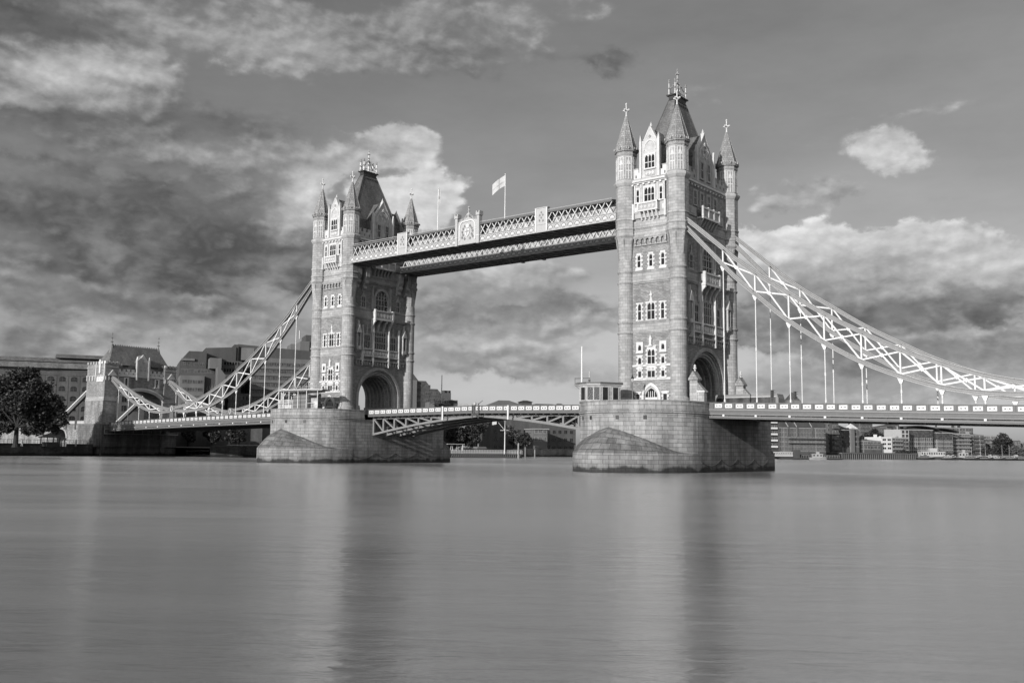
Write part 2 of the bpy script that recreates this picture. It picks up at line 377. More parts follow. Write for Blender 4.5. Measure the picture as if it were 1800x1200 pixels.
def ring(mb, fn, u, hw_in, hw_out, z0, zs, kind, d0, d1, m, rise_in=None, rise_out=None, n=14):
    """arched moulding with straight jambs"""
    a = [(hw_in, z0)] + arch_pts(hw_in, zs, kind, n, rise_in) + [(-hw_in, z0)]
    b = [(hw_out, z0)] + arch_pts(hw_out, zs, kind, n, rise_out) + [(-hw_out, z0)]
    k = len(a)
    V = [fn(u + p[0], p[1], d0) for p in a] + [fn(u + p[0], p[1], d0) for p in b] + [fn(u + p[0], p[1], d1) for p in a] + [fn(u + p[0], p[1], d1) for p in b]
    F = []
    for i in range(k - 1):
        F += [(2 * k + i, 2 * k + i + 1, 3 * k + i + 1, 3 * k + i), (i, 2 * k + i, 2 * k + i + 1, i + 1)[::-1], (k + i, k + i + 1, 3 * k + i + 1, 3 * k + i)[::-1], (i, i + 1, k + i + 1, k + i)]
    F += [(0, k, 3 * k, 2 * k), (k - 1, 2 * k - 1, 4 * k - 1, 3 * k - 1)]
    mb.solid(V, F, m)

def window(root, side, u, z0, z1, gw, gz0, gz1, ow, lights=1, transoms=(), head='flat', quoin=True, trim=M_TRIM, proud=0.16, base=0.0, hood=False, apex=0.0, panel=None):
    """stone-dressed window: surround with toothed quoins, mullions and transoms; the pane is its child"""
    fn = face_fn(side); f = MB(); g = MB(); d0 = base - 0.05; dt = base + proud
    hw, hg = ow / 2, gw / 2
    for s in (-1, 1):
        a, b = sorted((u + s * hg, u + s * (hw - 0.13 if quoin else hw)))
        fbox(f, fn, a, b, z0, z1, d0, dt, trim)
        if quoin:
            z = z0; k = 0
            while z < z1 - 0.12:
                zz = min(z + 0.36, z1)
                if k % 2 == 0:
                    a, b = sorted((u + s * (hw - 0.13), u + s * (hw + 0.10))); fbox(f, fn, a, b, z + 0.01, zz - 0.01, d0, dt - 0.03, trim)
                z += 0.36; k += 1
    if gz0 > z0 + 0.02: fbox(f, fn, u - hg, u + hg, z0, gz0, d0, dt, trim)
    fbox(f, fn, u - hw - 0.08, u + hw + 0.08, z0 - 0.14, z0, d0, dt + 0.1, trim)
    if gz1 < z1 - 0.02: fbox(f, fn, u - hg, u + hg, gz1, z1, d0, dt, trim)
    if hood: fbox(f, fn, u - hw - 0.1, u + hw + 0.1, z1, z1 + 0.16, d0, dt + 0.14, trim)
    lw = gw / lights
    for i in range(1, lights): fbox(f, fn, u - hg + i * lw - 0.055, u - hg + i * lw + 0.055, gz0, gz1, d0, dt - 0.05, trim)
    for t in transoms: fbox(f, fn, u - hg, u + hg, t - 0.06, t + 0.06, d0, dt - 0.055, trim)
    if head == 'point':                    # cusped heads to the lights
        for i in range(lights):
            c = u - hg + (i + .5) * lw; k = lw / 2 - 0.04; zt = gz1
            for s in (-1, 1):
                poly = [(c + s * k, zt), (c + s * k, zt - lw * 0.62), (c + s * k * 0.72, zt - lw * 0.30), (c + s * k * 0.3, zt - lw * 0.1), (c + s * k * 0.1, zt)]
                f.prism(poly, fn, d0, dt - 0.06, trim)
    if apex:                               # little pinnacle over the window
        zb = z1
        f.prism([(u - .34, zb), (u + .34, zb), (u + .1, zb + apex * .42), (u + .1, zb + apex * .8), (u, zb + apex), (u - .1, zb + apex * .8), (u - .1, zb + apex * .42)], fn, d0, dt + 0.02, trim)
        fbox(f, fn, u - .24, u + .24, zb + apex * .55, zb + apex * .68, d0, dt + .05, trim)
    if panel:                              # traceried panel below / above
        for (pz0, pz1) in panel:
            for i in range(lights):
                c = u - hg + (i + .5) * lw
                f.prism([(c - lw * .32, pz0), (c + lw * .32, pz0), (c + lw * .32, pz0 + (pz1 - pz0) * .55), (c, pz1), (c - lw * .32, pz0 + (pz1 - pz0) * .55)], fn, dt, dt + 0.05, M_CARV)
    fbox(g, fn, u - hg, u + hg, gz0, gz1, d0 + 0.02, base + 0.03, M_GLASS)
    o = f.build('window', root); g.build('pane', o); return o

def cross_finial(mb, x, y, z, s=1.0, m=M_TRIM):
    mb.lathe(x, y, [(0.10 * s, z), (0.24 * s, z + 0.12 * s), (0.13 * s, z + 0.3 * s), (0.10 * s, z + 2.25 * s), (0.16 * s, z + 2.35 * s), (0.2 * s, z + 2.5 * s), (0.02, z + 2.72 * s)], 8, m)
    zc = z + 1.32 * s
    for dx, dy in ((1, 0), (-1, 0), (0, 1), (0, -1)):
        mb.tube((x + dx * 0.1 * s, y + dy * 0.1 * s, zc), (x + dx * 0.5 * s, y + dy * 0.5 * s, zc), 0.10 * s, m, 6)
        mb.ball((x + dx * 0.56 * s, y + dy * 0.56 * s, zc), 0.17 * s, m, 6, 4)
        mb.tube((x + dx * 0.12 * s, y + dy * 0.12 * s, zc - 0.3 * s), (x + dx * 0.42 * s, y + dy * 0.42 * s, zc - 0.12 * s), 0.06 * s, m, 4)
    mb.ball((x, y, zc), 0.22 * s, m, 8, 5)

def turret(root, sx, sy):
    x, y = sx * TA, sy * TB; mb = MB()
    r = 1.42
    def band(z, p=0.2, r0=r): return [(r0, z - 0.28), (r0 + p * .6, z - 0.12), (r0 + p, z), (r0 + p, z + 0.1), (r0 + 0.02, z + 0.24)]
    prof = [(1.85, 9.9), (1.85, 11.35), (1.72, 11.6), (1.72, 12.0), (1.48, 12.3), (r, 12.5)] + band(23.45) + band(25.3) + band(32.2) + band(34.15) + [(r, 36.2)]
    mb.lathe(x, y, prof, 24, M_ASH, PI / 24)
    # flare to the octagon, with pointed squinches between
    R8 = 1.92
    mb.lathe(x, y, [(r - .01, 36.2), (1.50, 37.0), (1.66, 38.2), (1.80, 39.6), (R8, 40.2), (R8 + .16, 40.38), (R8 + .2, 40.55), (R8, 40.75), (R8, 41.45), (R8 + .12, 41.62), (R8 + .12, 41.8), (R8 - .03, 42.0),
                    (R8 - .03, 43.2), (R8 + .08, 43.32), (R8 + .08, 43.5), (R8 - .05, 43.65), (R8 - .05, 49.2), (R8 + .02, 49.3)], 8, M_ASH, PI / 8)
    mb.lathe(x, y, [(R8 - .04, 49.3), (R8 + .1, 49.45), (R8 + .32, 49.8), (R8 + .38, 50.1), (R8 + .2, 50.3), (R8 - .06, 50.45)], 8, M_CARV, PI / 8)
    mb.lathe(x, y, [(R8 - .06, 50.45), (R8 - .06, 54.9), (R8 + .05, 55.0), (R8 + .05, 55.2), (R8 - .05, 55.3), (R8 + .02, 55.5)], 8, M_TRIM if False else M_ASH, PI / 8)
    for k in range(8):                      # blind tracery panels on the turret's top stage
        a = PI / 4 * k; ca, sa = math.cos(a), math.sin(a); ap = (R8 - .06) * math.cos(PI / 8)
        fn = lambda u, z, d, ca=ca, sa=sa: (x + ca * (ap + d) - sa * u, y + sa * (ap + d) + ca * u, z)
        for s in (-1, 1): fbox(mb, fn, *sorted((s * .42, s * .56)), 50.6, 54.6, -0.02, 0.07, M_TRIM)
        fbox(mb, fn, -.42, .42, 54.45, 54.6, -0.02, .068, M_TRIM); fbox(mb, fn, -.42, .42, 52.0, 52.18, -0.02, .068, M_TRIM); fbox(mb, fn, -.07, .07, 50.6, 54.45, -0.02, .06, M_TRIM)
        mb.prism([(-.4, 53.2), (.4, 53.2), (0, 54.3)], fn, -0.02, 0.05, M_TRIM)
        # squinch darts in the flare
        if True:
            fn2 = lambda u, z, d, ca=ca, sa=sa: (x + ca * (d) - sa * u, y + sa * (d) + ca * u, z)
            V = [fn2(-.17, 39.9, 1.815), fn2(.17, 39.9, 1.815), fn2(0, 37.0, 1.455)]
    o = mb.build('turret', root)
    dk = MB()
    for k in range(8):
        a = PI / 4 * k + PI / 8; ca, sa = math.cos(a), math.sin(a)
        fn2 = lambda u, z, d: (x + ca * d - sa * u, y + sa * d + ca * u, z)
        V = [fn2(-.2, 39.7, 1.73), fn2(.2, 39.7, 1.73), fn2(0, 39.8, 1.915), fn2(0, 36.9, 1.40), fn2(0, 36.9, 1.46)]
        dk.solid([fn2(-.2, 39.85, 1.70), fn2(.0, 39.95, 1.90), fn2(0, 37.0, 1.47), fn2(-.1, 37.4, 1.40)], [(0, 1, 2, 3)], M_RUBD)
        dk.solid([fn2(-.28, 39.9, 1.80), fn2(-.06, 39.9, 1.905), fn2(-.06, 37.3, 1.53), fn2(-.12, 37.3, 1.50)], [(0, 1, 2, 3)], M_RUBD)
    dk.build('squinch_shade', o)  # flat darts in darker stone, painting the shade of recesses
    sp = MB()
    sp.lathe(x, y, [(R8 - .1, 55.45), (R8 + .24, 55.62), (R8 + .24, 56.05), (R8 + .02, 56.3), (.22, 62.3), (.2, 62.45)], 8, M_SPIRE, PI / 8)
    for k in range(8):
        a = PI / 8 + PI / 4 * k
        sp.tube((x + (R8 + .04) * math.cos(a), y + (R8 + .04) * math.sin(a), 56.3), (x + .22 * math.cos(a), y + .22 * math.sin(a), 62.3), .07, M_ASH, 5, .04)
        for j in range(3):
            b = a + PI / 8 - PI / 16 + PI / 16 * j - PI / 16
            rr = (R8 + .24) * (math.cos(PI / 8) / max(.924, math.cos(((b - PI / 8 + PI / 8) % (PI / 4)) - PI / 8)))
            sp.box(x + rr * .99 * math.cos(b) - .1, x + rr * .99 * math.cos(b) + .1, y + rr * .99 * math.sin(b) - .1, y + rr * .99 * math.sin(b) + .1, 55.95, 56.32, M_ASH)
    so = sp.build('spire', root)
    fi = MB(); cross_finial(fi, x, y, 62.3, 0.98); fi.build('finial', so)

def make_tower(X0):
    root = thing('bridge_tower', '', 'tower', (X0, 0, 10.0))
    root['_o'] = [0, 0, 10.0]           # parts are modelled round the tower's own axis
    ring_r = 5.2; zs = 14.5; FL = 10.6
    # --- shaft: body with the vaulted passage, outer skin with the wider moulded arch
    W = MB()
    def outline(hw, spring, top, half, bottom): return [(-half, bottom), (-half, top), (half, top), (half, bottom), (hw, bottom)] + arch_pts(hw, spring, 'round', 22) + [(-hw, bottom)]
    W.prism(outline(ring_r, zs, 49.6, FB, 9.9), lambda a, b, d: (d, a, b), -FA + 1.0, FA - 1.0, M_RUB)
    for s in (-1, 1):
        x0, x1 = sorted((s * (FA - 1.0), s * FA))
        W.prism(outline(6.15, zs, 49.6, FB - .01, 9.9), lambda a, b, d: (d, a, b), x0, x1, M_RUB)
    W.build('wall', root)
    # plain ashlar bands between the string courses
    st = MB()
    for z0, z1, pr in ((23.7, 25.15, .05), (32.45, 34.0, .05), (40.6, 43.2, .05)):
        for sd_, h in (('west', 4.0), ('east', 4.0), ('south', 8.2), ('north', 8.2)): fbox(st, face_fn(sd_), -h, h, z0, z1, -.05, pr, M_ASH)
    st.build('ashlar_band', root)
    for zc, pr, hh in ((23.45, .26, .2), (25.3, .26, .2), (32.2, .24, .2), (34.15, .24, .2), (40.4, .3, .24), (41.7, .22, .2), (43.4, .16, .16)):
        sc = MB()
        for sd_, h in (('west', 4.2), ('east', 4.2), ('south', 8.4), ('north', 8.4)):
            fn = face_fn(sd_); fbox(sc, fn, -h, h, zc - .02, zc + hh, -.05, pr, M_ASH); fbox(sc, fn, -h, h, zc - hh - .02, zc - .02, -.05, pr * .55, M_ASH)
        sc.build('string_course', root)
    # plinth
    pl = MB()
    for sd_, h0, h1 in (('west', -4, -1.9), ('west', 1.9, 4), ('east', -4, 4), ('south', -8, -6.7), ('south', 6.7, 8), ('north', -8, -6.7), ('north', 6.7, 8)):
        fbox(pl, face_fn(sd_), h0, h1, 9.9, 11.3, -.05, .22, M_ASH)
    pl.build('plinth', root)
    # --- arches of the roadway
    for sd_ in ('south', 'north'):
        fn = face_fn(sd_); a = MB()
        ring(a, fn, 0, 6.1, 6.75, 10.2, zs, 'round', -.3, .22, M_ASH, n=26)
        ring(a, fn, 0, 5.85, 6.2, 10.2, zs, 'round', -1.0, -.2, M_ASH, n=26)
        ring(a, fn, 0, 5.5, 5.95, 10.2, zs, 'round', -1.02, -.5, M_CARV, n=26)
        ring(a, fn, 0, 5.15, 5.6, 10.2, zs, 'round', -1.3, -.8, M_ASH, n=26)
        a.build('arch_moulding', root)
    for k in range(7):                      # vault ribs
        x = -3.6 + 1.2 * k; a = MB(); ring(a, lambda u, z, d: (d, u, z), 0, 4.85, 5.3, 12.6, zs, 'round', x - .16, x + .16, M_ASH, n=26); a.build('vault_rib', root)
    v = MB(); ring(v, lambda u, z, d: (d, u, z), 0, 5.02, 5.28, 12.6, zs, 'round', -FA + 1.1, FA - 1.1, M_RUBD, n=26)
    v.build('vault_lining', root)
    k = MB(); k.box(-FA + .9, FA - .9, -5.35, -4.7, 10.5, 12.6, M_ASH); k.box(-FA + .9, FA - .9, 4.7, 5.35, 10.5, 12.6, M_ASH)
    for q in range(9): 
        for s in (-1, 1): k.box(-4 + q, -3.5 + q, s * 4.66 - .05, s * 4.66 + .05, 11.0, 12.2, M_CARV)
    k.build('passage_dado', root)
    # --- west and east faces
    for sd_ in ('west', 'east'):
        fn = face_fn(sd_)
        d = MB()
        ring(d, fn, 0, 1.45, 1.85, 10.4, 12.3, 'point', -.05, .3, M_TRIM, 2.0, 2.5)
        ring(d, fn, 0, 1.15, 1.5, 10.4, 12.3, 'point', -.05, .16, M_CARV, 1.55, 2.05)
        fbox(d, fn, -1.2, 1.2, 11.95, 12.35, -.05, .14, M_TRIM)
        for q in (-.6, -.2, .2, .6): fbox(d, fn, q - .05, q + .05, 12.35, 13.4, -.05, .1, M_TRIM)
        for s in (-1, 1): fbox(d, fn, *sorted((s * .95, s * 1.2)), 10.4, 11.95, -.05, .13, M_TRIM)
        do = d.build('doorway', root)
        g = MB(); g.prism([(-1.2, 12.3)] + arch_pts(1.2, 12.3, 'point', 12, 1.6)[::-1] + [(1.2, 12.3)], fn, -.03, .04, M_GLASS); fbox(g, fn, -.96, .96, 10.4, 11.96, -.03, .03, M_DARK)
        g.build('door', do)
        b = MB()
        for z0, z1 in ((15.3, 15.66), (17.62, 17.95)): fbox(b, fn, -3.9, 3.9, z0, z1, -.05, .1, M_TRIM)
        b.build('white_band', root)
        for s in (-1, 1):
            window(root, sd_, s * 2.65, 10.9, 13.35, .72, 11.0, 12.9, 1.2)
            window(root, sd_, s * 2.27, 15.7, 17.6, .6, 15.8, 16.8, 1.12, panel=[(16.9, 17.4)])
            window(root, sd_, s * 2.27, 17.98, 19.6, .6, 18.05, 19.2, 1.12, head='point')
            window(root, sd_, s * 2.27, 20.05, 21.85, .6, 20.4, 21.35, 1.32, head='point', quoin=False)
            window(root, sd_, s * 2.27, 25.5, 28.65, .6, 25.66, 28.45, 1.28, transoms=(27.2,), head='point')
            window(root, sd_, s * 2.35, 34.4, 37.3, .6, 34.85, 36.95, 1.25, transoms=(36.0,), head='point')
            window(root, sd_, s * 2.3, 46.1, 48.75, .5, 46.2, 48.45, .95, transoms=(47.3,), head='point', base=.42, quoin=False)
        window(root, sd_, 0, 15.7, 17.6, 1.4, 15.75, 16.85, 2.0, 2, panel=[(17.0, 17.45)])
        window(root, sd_, 0, 17.98, 20.95, 1.4, 18.05, 20.5, 2.0, 2, transoms=(19.35,), head='point', hood=True)
        window(root, sd_, 0, 25.5, 28.7, 1.42, 25.66, 28.5, 2.0, 2, transoms=(27.2,), head='point', apex=1.95)
        window(root, sd_, 0, 34.4, 37.3, .6, 34.85, 36.95, 1.25, transoms=(36.0,), head='point')
        n_ = MB(); fbox(n_, fn, -.22, .22, 21.2, 22.2, -.05, .5, M_TRIM); fbox(n_, fn, -.38, .38, 21.0, 21.2, -.05, .55, M_TRIM); n_.prism([(-.3, 22.2), (.3, 22.2), (0, 23.0)], fn, -.05, .45, M_TRIM); n_.build('statue_niche', root)
        cb = MB(); fbox(cb, fn, -3.3, 3.3, 39.9, 40.3, -.05, .5, M_ASH); fbox(cb, fn, -3.3, 3.3, 38.55, 38.7, -.05, .28, M_ASH)
        for q in range(7):
            c = -3.0 + q; fbox(cb, fn, c - .16, c + .16, 39.05, 39.9, -.05, .42, M_ASH); fbox(cb, fn, c - .12, c + .12, 38.7, 39.05, -.05, .24, M_ASH)
            if q < 6: cb.prism([(c + .16, 39.9), (c + .84, 39.9), (c + .84, 39.6), (c + .5, 39.8), (c + .16, 39.6)], fn, -.05, .4, M_ASH)
        cb.build('corbel_table', root)
        bay = MB(); fbox(bay, fn, -3.0, 3.0, 43.4, 49.5, -.05, .42, M_CARV)
        for q in (-1.62, 1.62, -2.95, 2.95): fbox(bay, fn, q - .1, q + .1, 44.4, 49.3, .4, .6, M_TRIM)
        bay.build('oriel_bay', root)
        window(root, sd_, 0, 46.1, 48.95, 1.95, 46.2, 48.6, 2.5, 3, transoms=(47.35,), head='point', base=.42, quoin=False)
        bl = MB(); fbox(bl, fn, -2.0, 2.0, 44.35, 44.6, .3, 1.3, M_TRIM); fbox(bl, fn, -2.0, 2.0, 45.65, 45.9, .95, 1.35, M_TRIM)
        fbox(bl, fn, -1.7, 1.7, 44.6, 45.65, 1.08, 1.2, M_CARV)
        for q in (-1.85, 1.85): fbox(bl, fn, q - .15, q + .15, 44.6, 46.0, .9, 1.34, M_TRIM); fbox(bl, fn, q - .1, q + .1, 44.6, 45.8, .42, .9, M_TRIM)
        for q in (-1.15, -.4, .4, 1.15):
            fbox(bl, fn, q - .05, q + .05, 44.7, 45.6, 1.17, 1.28, M_TRIM)
            for zz in (45.15,): bl.prism([(q - .3, zz), (q, zz - .3), (q + .3, zz), (q, zz + .3)], fn, 1.15, 1.25, M_TRIM)
        for q in (-1.6, -.8, 0, .8, 1.6): bl.prism([(.35, 43.0), (1.2, 44.35), (.35, 44.35)], lambda a, b, d: fn(d, b, a), q - .14, q + .14, M_TRIM)
        bl.build('balcony', root)
        for s in (-1, 1):
            fl = MB()
            fbox(fl, fn, *sorted((s * 2.35, s * 3.35)), 44.2, 45.7, -.05, .5, M_CARV); fbox(fl, fn, *sorted((s * 3.0, s * 3.35)), 43.2, 46.0, .3, .8, M_TRIM); fbox(fl, fn, *sorted((s * 2.5, s * 2.9)), 44.5, 45.3, .5, .56, M_TRIM)
            fl.build('carved_panel', root)
        gable(root, sd_, 1.72, 50.3, 57.5, 59.5, 1, .25)
        parapet(root, fn, 3.9, 1.85)
    # --- south and north faces
    for sd_ in ('south', 'north'):
        fn = face_fn(sd_)
        cb = MB(); fbox(cb, fn, -7.4, 7.4, 22.55, 22.85, -.05, .62, M_ASH)
        for q in range(19): c = -7.2 + .8 * q; fbox(cb, fn, c - .17, c + .17, 21.7, 22.55, -.05, .48, M_ASH)
        fbox(cb, fn, -7.4, 7.4, 21.5, 21.7, -.05, .18, M_ASH)
        cb.build('corbel_table', root)
        pn = MB(); fbox(pn, fn, -5.75, 5.75, 23.7, 25.2, .0, .3, M_CARV)
        for a, b_ in ((-5.4, -2.7), (-2.1, 2.1), (2.7, 5.4)):
            n_ = int(round((b_ - a) / .9))
            for i in range(n_):
                c = a + (i + .5) * (b_ - a) / n_; pn.prism([(c - .36, 24.45), (c, 23.95), (c + .36, 24.45), (c, 24.95)], fn, .28, .38, M_TRIM)
        fbox(pn, fn, -5.8, 5.8, 25.1, 25.35, -.05, .62, M_TRIM); fbox(pn, fn, -5.8, 5.8, 23.55, 23.75, -.05, .62, M_TRIM)
        pn.build('carved_panel', root)
        for u in (-5.6, -2.4, 2.4, 5.6):
            p = MB(); fbox(p, fn, u - .17, u + .17, 22.2, 28.9, -.05, .72, M_TRIM); p.prism([(u - .17, 28.9), (u + .17, 28.9), (u, 30.4)], fn, .1, .7, M_TRIM); p.prism([(u - .22, 22.2), (u + .22, 22.2), (u, 21.4)], fn, .2, .7, M_TRIM); p.build('pilaster', root)
        window(root, sd_, 0, 25.4, 29.55, 3.4, 25.5, 29.3, 3.9, 5, transoms=(26.9, 28.3), head='point', quoin=False, trim=M_CARV)
        for s in (-1, 1):
            window(root, sd_, s * 4.0, 25.4, 28.7, 1.75, 25.5, 28.45, 2.3, 3, transoms=(27.1,), head='point', quoin=False, trim=M_CARV, apex=2.1)
            window(root, sd_, s * 5.4, 34.35, 37.2, .95, 34.6, 36.9, 1.5, 2, transoms=(35.8,), head='point', trim=M_CARV, apex=1.5)
            # canopied niche beside the turret
            n_ = MB(); u = s * 7.05
            fbox(n_, fn, u - .55, u - .38, 25.6, 28.6, -.05, 1.0, M_CARV); fbox(n_, fn, u + .38, u + .55, 25.6, 28.6, -.05, 1.0, M_CARV); fbox(n_, fn, u - .6, u + .6, 24.9, 25.6, -.05, 1.05, M_CARV)
            n_.prism([(0, 23.9), (1.0, 24.9), (0, 24.9)], lambda a, b, d: fn(d, b, a), u - .4, u + .4, M_CARV)
            n_.prism([(u - .7, 28.6), (u + .7, 28.6), (u, 30.4)], fn, -.05, 1.1, M_CARV); n_.prism([(u - .12, 30.0), (u + .12, 30.0), (u, 31.4)], fn, .3, .9, M_TRIM)
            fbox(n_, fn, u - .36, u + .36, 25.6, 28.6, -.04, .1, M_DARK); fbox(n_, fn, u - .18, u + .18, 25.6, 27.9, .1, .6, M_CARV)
            n_.build('statue_niche', root)
        # great arched window with its frame and the balcony beneath
        f = MB(); g = MB()
        ring(f, fn, 0, 1.85, 2.45, 34.2, 36.9, 'round', -.05, .42, M_CARV, n=16)
        for u in (-.92, 0, .92): fbox(f, fn, u - .07, u + .07, 34.2, 38.4, -.05, .2, M_CARV)
        for z in (35.4, 36.7): fbox(f, fn, -1.85, 1.85, z - .07, z + .07, -.05, .18, M_CARV)
        for u in (-1.38, -.46, .46, 1.38): ring(f, fn, u, .34, .46, 36.7, 37.0, 'point', -.05, .16, M_CARV, .5, .62, n=6)
        for s in (-1, 1): fbox(f, fn, *sorted((s * 2.6, s * 2.9)), 34.2, 39.6, -.05, .5, M_CARV)
        g.prism([(-1.86, 34.2)] + arch_pts(1.86, 36.9, 'round', 16)[::-1] + [(1.86, 34.2)], fn, -.03, .04, M_GLASS)
        o = f.build('window', root); g.build('pane', o)
        bl = MB(); fbox(bl, fn, -2.9, 2.9, 31.9, 32.3, -.05, 1.5, M_TRIM); fbox(bl, fn, -2.9, 2.9, 33.8, 34.1, 1.1, 1.55, M_TRIM); fbox(bl, fn, -2.5, 2.5, 32.3, 33.8, 1.2, 1.35, M_CARV)
        for u in (-2.7, 2.7): fbox(bl, fn, u - .24, u + .24, 32.3, 34.3, 1.0, 1.52, M_TRIM); fbox(bl, fn, u - .16, u + .16, 32.3, 33.9, -.05, 1.0, M_CARV)
        for i in range(5): c = -2 + i; bl.prism([(c - .4, 33.05), (c, 32.5), (c + .4, 33.05), (c, 33.6)], fn, 1.33, 1.43, M_TRIM)
        bl.build('balcony', root)
        for u in (-2.6, -.9, .9, 2.6):
            c = MB(); c.prism([(0, 29.0), (.25, 29.2), (.5, 30.2), (.95, 31.1), (1.4, 31.5), (1.45, 31.9), (0, 31.9)], lambda a, b, d: fn(d, b, a), u - .2, u + .2, M_TRIM if abs(u) > 2 else M_CARV); c.build('corbel', root)
        # upper stage: four windows, balcony, cornice, gable
        for u in (-3.72, -1.24, 1.24, 3.72): window(root, sd_, u, 45.9, 48.7, .92, 46.0, 48.45, 1.5, 2, transoms=(47.2,), head='point', quoin=False, trim=M_CARV)
        bl = MB(); fbox(bl, fn, -3.1, 3.1, 43.6, 43.95, -.05, 1.35, M_TRIM); fbox(bl, fn, -3.1, 3.1, 45.3, 45.6, .95, 1.4, M_TRIM); fbox(bl, fn, -3.0, 3.0, 43.95, 45.3, 1.1, 1.2, M_CARV)
        for u in (-3.0, -1.0, 1.0, 3.0): fbox(bl, fn, u - .18, u + .18, 43.95, 45.8, .9, 1.38, M_TRIM)
        for u in (-2.6, -1.55, -.5, .5, 1.55, 2.6): bl.prism([(0, 42.0), (.4, 42.3), (1.2, 43.6), (0, 43.6)], lambda a, b, d: fn(d, b, a), u - .16, u + .16, M_CARV)
        bl.build('balcony', root)
        for s in (-1, 1): fl = MB(); fbox(fl, fn, *sorted((s * 3.5, s * 6.6)), 43.9, 45.5, -.05, .2, M_CARV); fbox(fl, fn, *sorted((s * 4.2, s * 6.0)), 44.2, 45.2, .2, .26, M_ASH); fl.build('carved_panel', root)
        gable(root, sd_, 3.0, 50.3, 56.2, 59.7, 2, .05)
        parapet(root, fn, 8.0, 3.2)
    co = MB()
    for sd_, h in (('west', 3.9), ('east', 3.9), ('south', 8.0), ('north', 8.0)):
        fn = face_fn(sd_); e = .42 if h < 5 else 0
        fbox(co, fn, -h, h, 49.5, 49.75, -.3, .25 + e, M_CARV); fbox(co, fn, -h, h, 49.75, 50.1, -.3, .45 + e, M_TRIM); fbox(co, fn, -h, h, 50.1, 50.35, -.3, .3 + e, M_ASH)
        n_ = int(h * 2 / 1.1)
        for i in range(n_): c = -h + (i + .5) * 2 * h / n_; fbox(co, fn, c - .2, c + .2, 49.2, 49.5, -.3, .3 + e, M_TRIM)
    co.build('cornice', root)
    for sx in (-1, 1):
        for sy in (-1, 1): turret(root, sx, sy)
    # --- main roof
    rf = MB()
    b0, b1, zb = 4.75, 8.3, 50.2; t0, t1, zt = .62, 2.05, 66.5
    V = [(-b0, -b1, zb), (b0, -b1, zb), (b0, b1, zb), (-b0, b1, zb), (-3.1, -7.2, 54.6), (3.1, -7.2, 54.6), (3.1, 7.2, 54.6), (-3.1, 7.2, 54.6), (-t0, -t1, zt), (t0, -t1, zt), (t0, t1, zt), (-t0, t1, zt)]
    F = [(0, 3, 2, 1), (8, 9, 10, 11)] + [(i, (i + 1) % 4, 4 + (i + 1) % 4, 4 + i) for i in range(4)] + [(4 + i, 4 + (i + 1) % 4, 8 + (i + 1) % 4, 8 + i) for i in range(4)]
    rf.solid(V, F, M_ROOF)
    ro = rf.build('roof', root)
    lf = MB()
    for i in range(4): lf.tube(V[4 + i], V[8 + i], .11, M_STEELD, 6)
    lf.build('ridge_roll', ro)
    cr = MB()
    def frus(h0, h1, z0, k0, k1, z1, m): 
        V = [(-h0, -h1, z0), (h0, -h1, z0), (h0, h1, z0), (-h0, h1, z0), (-k0, -k1, z1), (k0, -k1, z1), (k0, k1, z1), (-k0, k1, z1)]
        cr.solid(V, [(0, 3, 2, 1), (4, 5, 6, 7)] + [(i, (i + 1) % 4, 4 + (i + 1) % 4, 4 + i) for i in range(4)], m)
    frus(.72, 2.15, 66.4, .6, 2.0, 66.75, M_DARK); frus(.58, 1.98, 66.7, .72, 2.12, 67.35, M_DARK); frus(.95, 2.4, 67.3, .95, 2.4, 67.55, M_DARK)
    for i in range(5):
        y = -1.6 + .8 * i
        for s in (-1, 1): cr.lathe(s * .84, y, [(.02, 65.6), (.22, 65.85), (.02, 66.1)], 4, M_DARK)
    cr.build('roof_cornice', ro)
    cw = MB()
    for sx in (-1, 1):
        for sy in (-1, 1):
            x, y = sx * .62, sy * 1.95
            cw.lathe(x, y, [(.3, 67.5), (.3, 67.7), (.16, 67.9), (.13, 68.6), (.26, 68.75), (.12, 68.95), (.1, 69.7), (.24, 69.9), (.1, 70.05), (.22, 70.25), (.02, 70.5)], 8, M_GOLD)
            cw.tube((x, y, 68.4), (0, 0, 70.6), .09, M_GOLD, 5, .07)
            for t in (.25, .5, .75): p = Vector((x, y, 68.4)).lerp(Vector((0, 0, 70.6)), t); cw.ball(p + Vector((0, 0, .12)), .16, M_GOLD, 6, 4)
    for s in (-1, 1):
        cw.tube((s * .62, -1.95, 68.1), (s * .62, 1.95, 68.1), .06, M_GOLD, 4)
        for i in range(6):
            y = -1.5 + .6 * i; cw.tube((s * .62, y, 67.5), (s * .62, y, 68.6), .07, M_GOLD, 4, .02)
    cw.lathe(0, 0, [(.22, 67.5), (.16, 69.0), (.3, 69.3), (.14, 69.6), (.12, 70.7), (.3, 70.95), (.1, 71.2), (.08, 71.8), (.2, 71.95), (.06, 72.1), (.05, 72.5), (.14, 72.6), (.01, 73.1)], 8, M_GOLD)
    for dx, dy in ((1, 0), (-1, 0), (0, 1), (0, -1)): cw.ball((dx * .3, dy * .3, 71.95), .13, M_GOLD, 6, 4)
    cw.build('crown', ro)
    return root

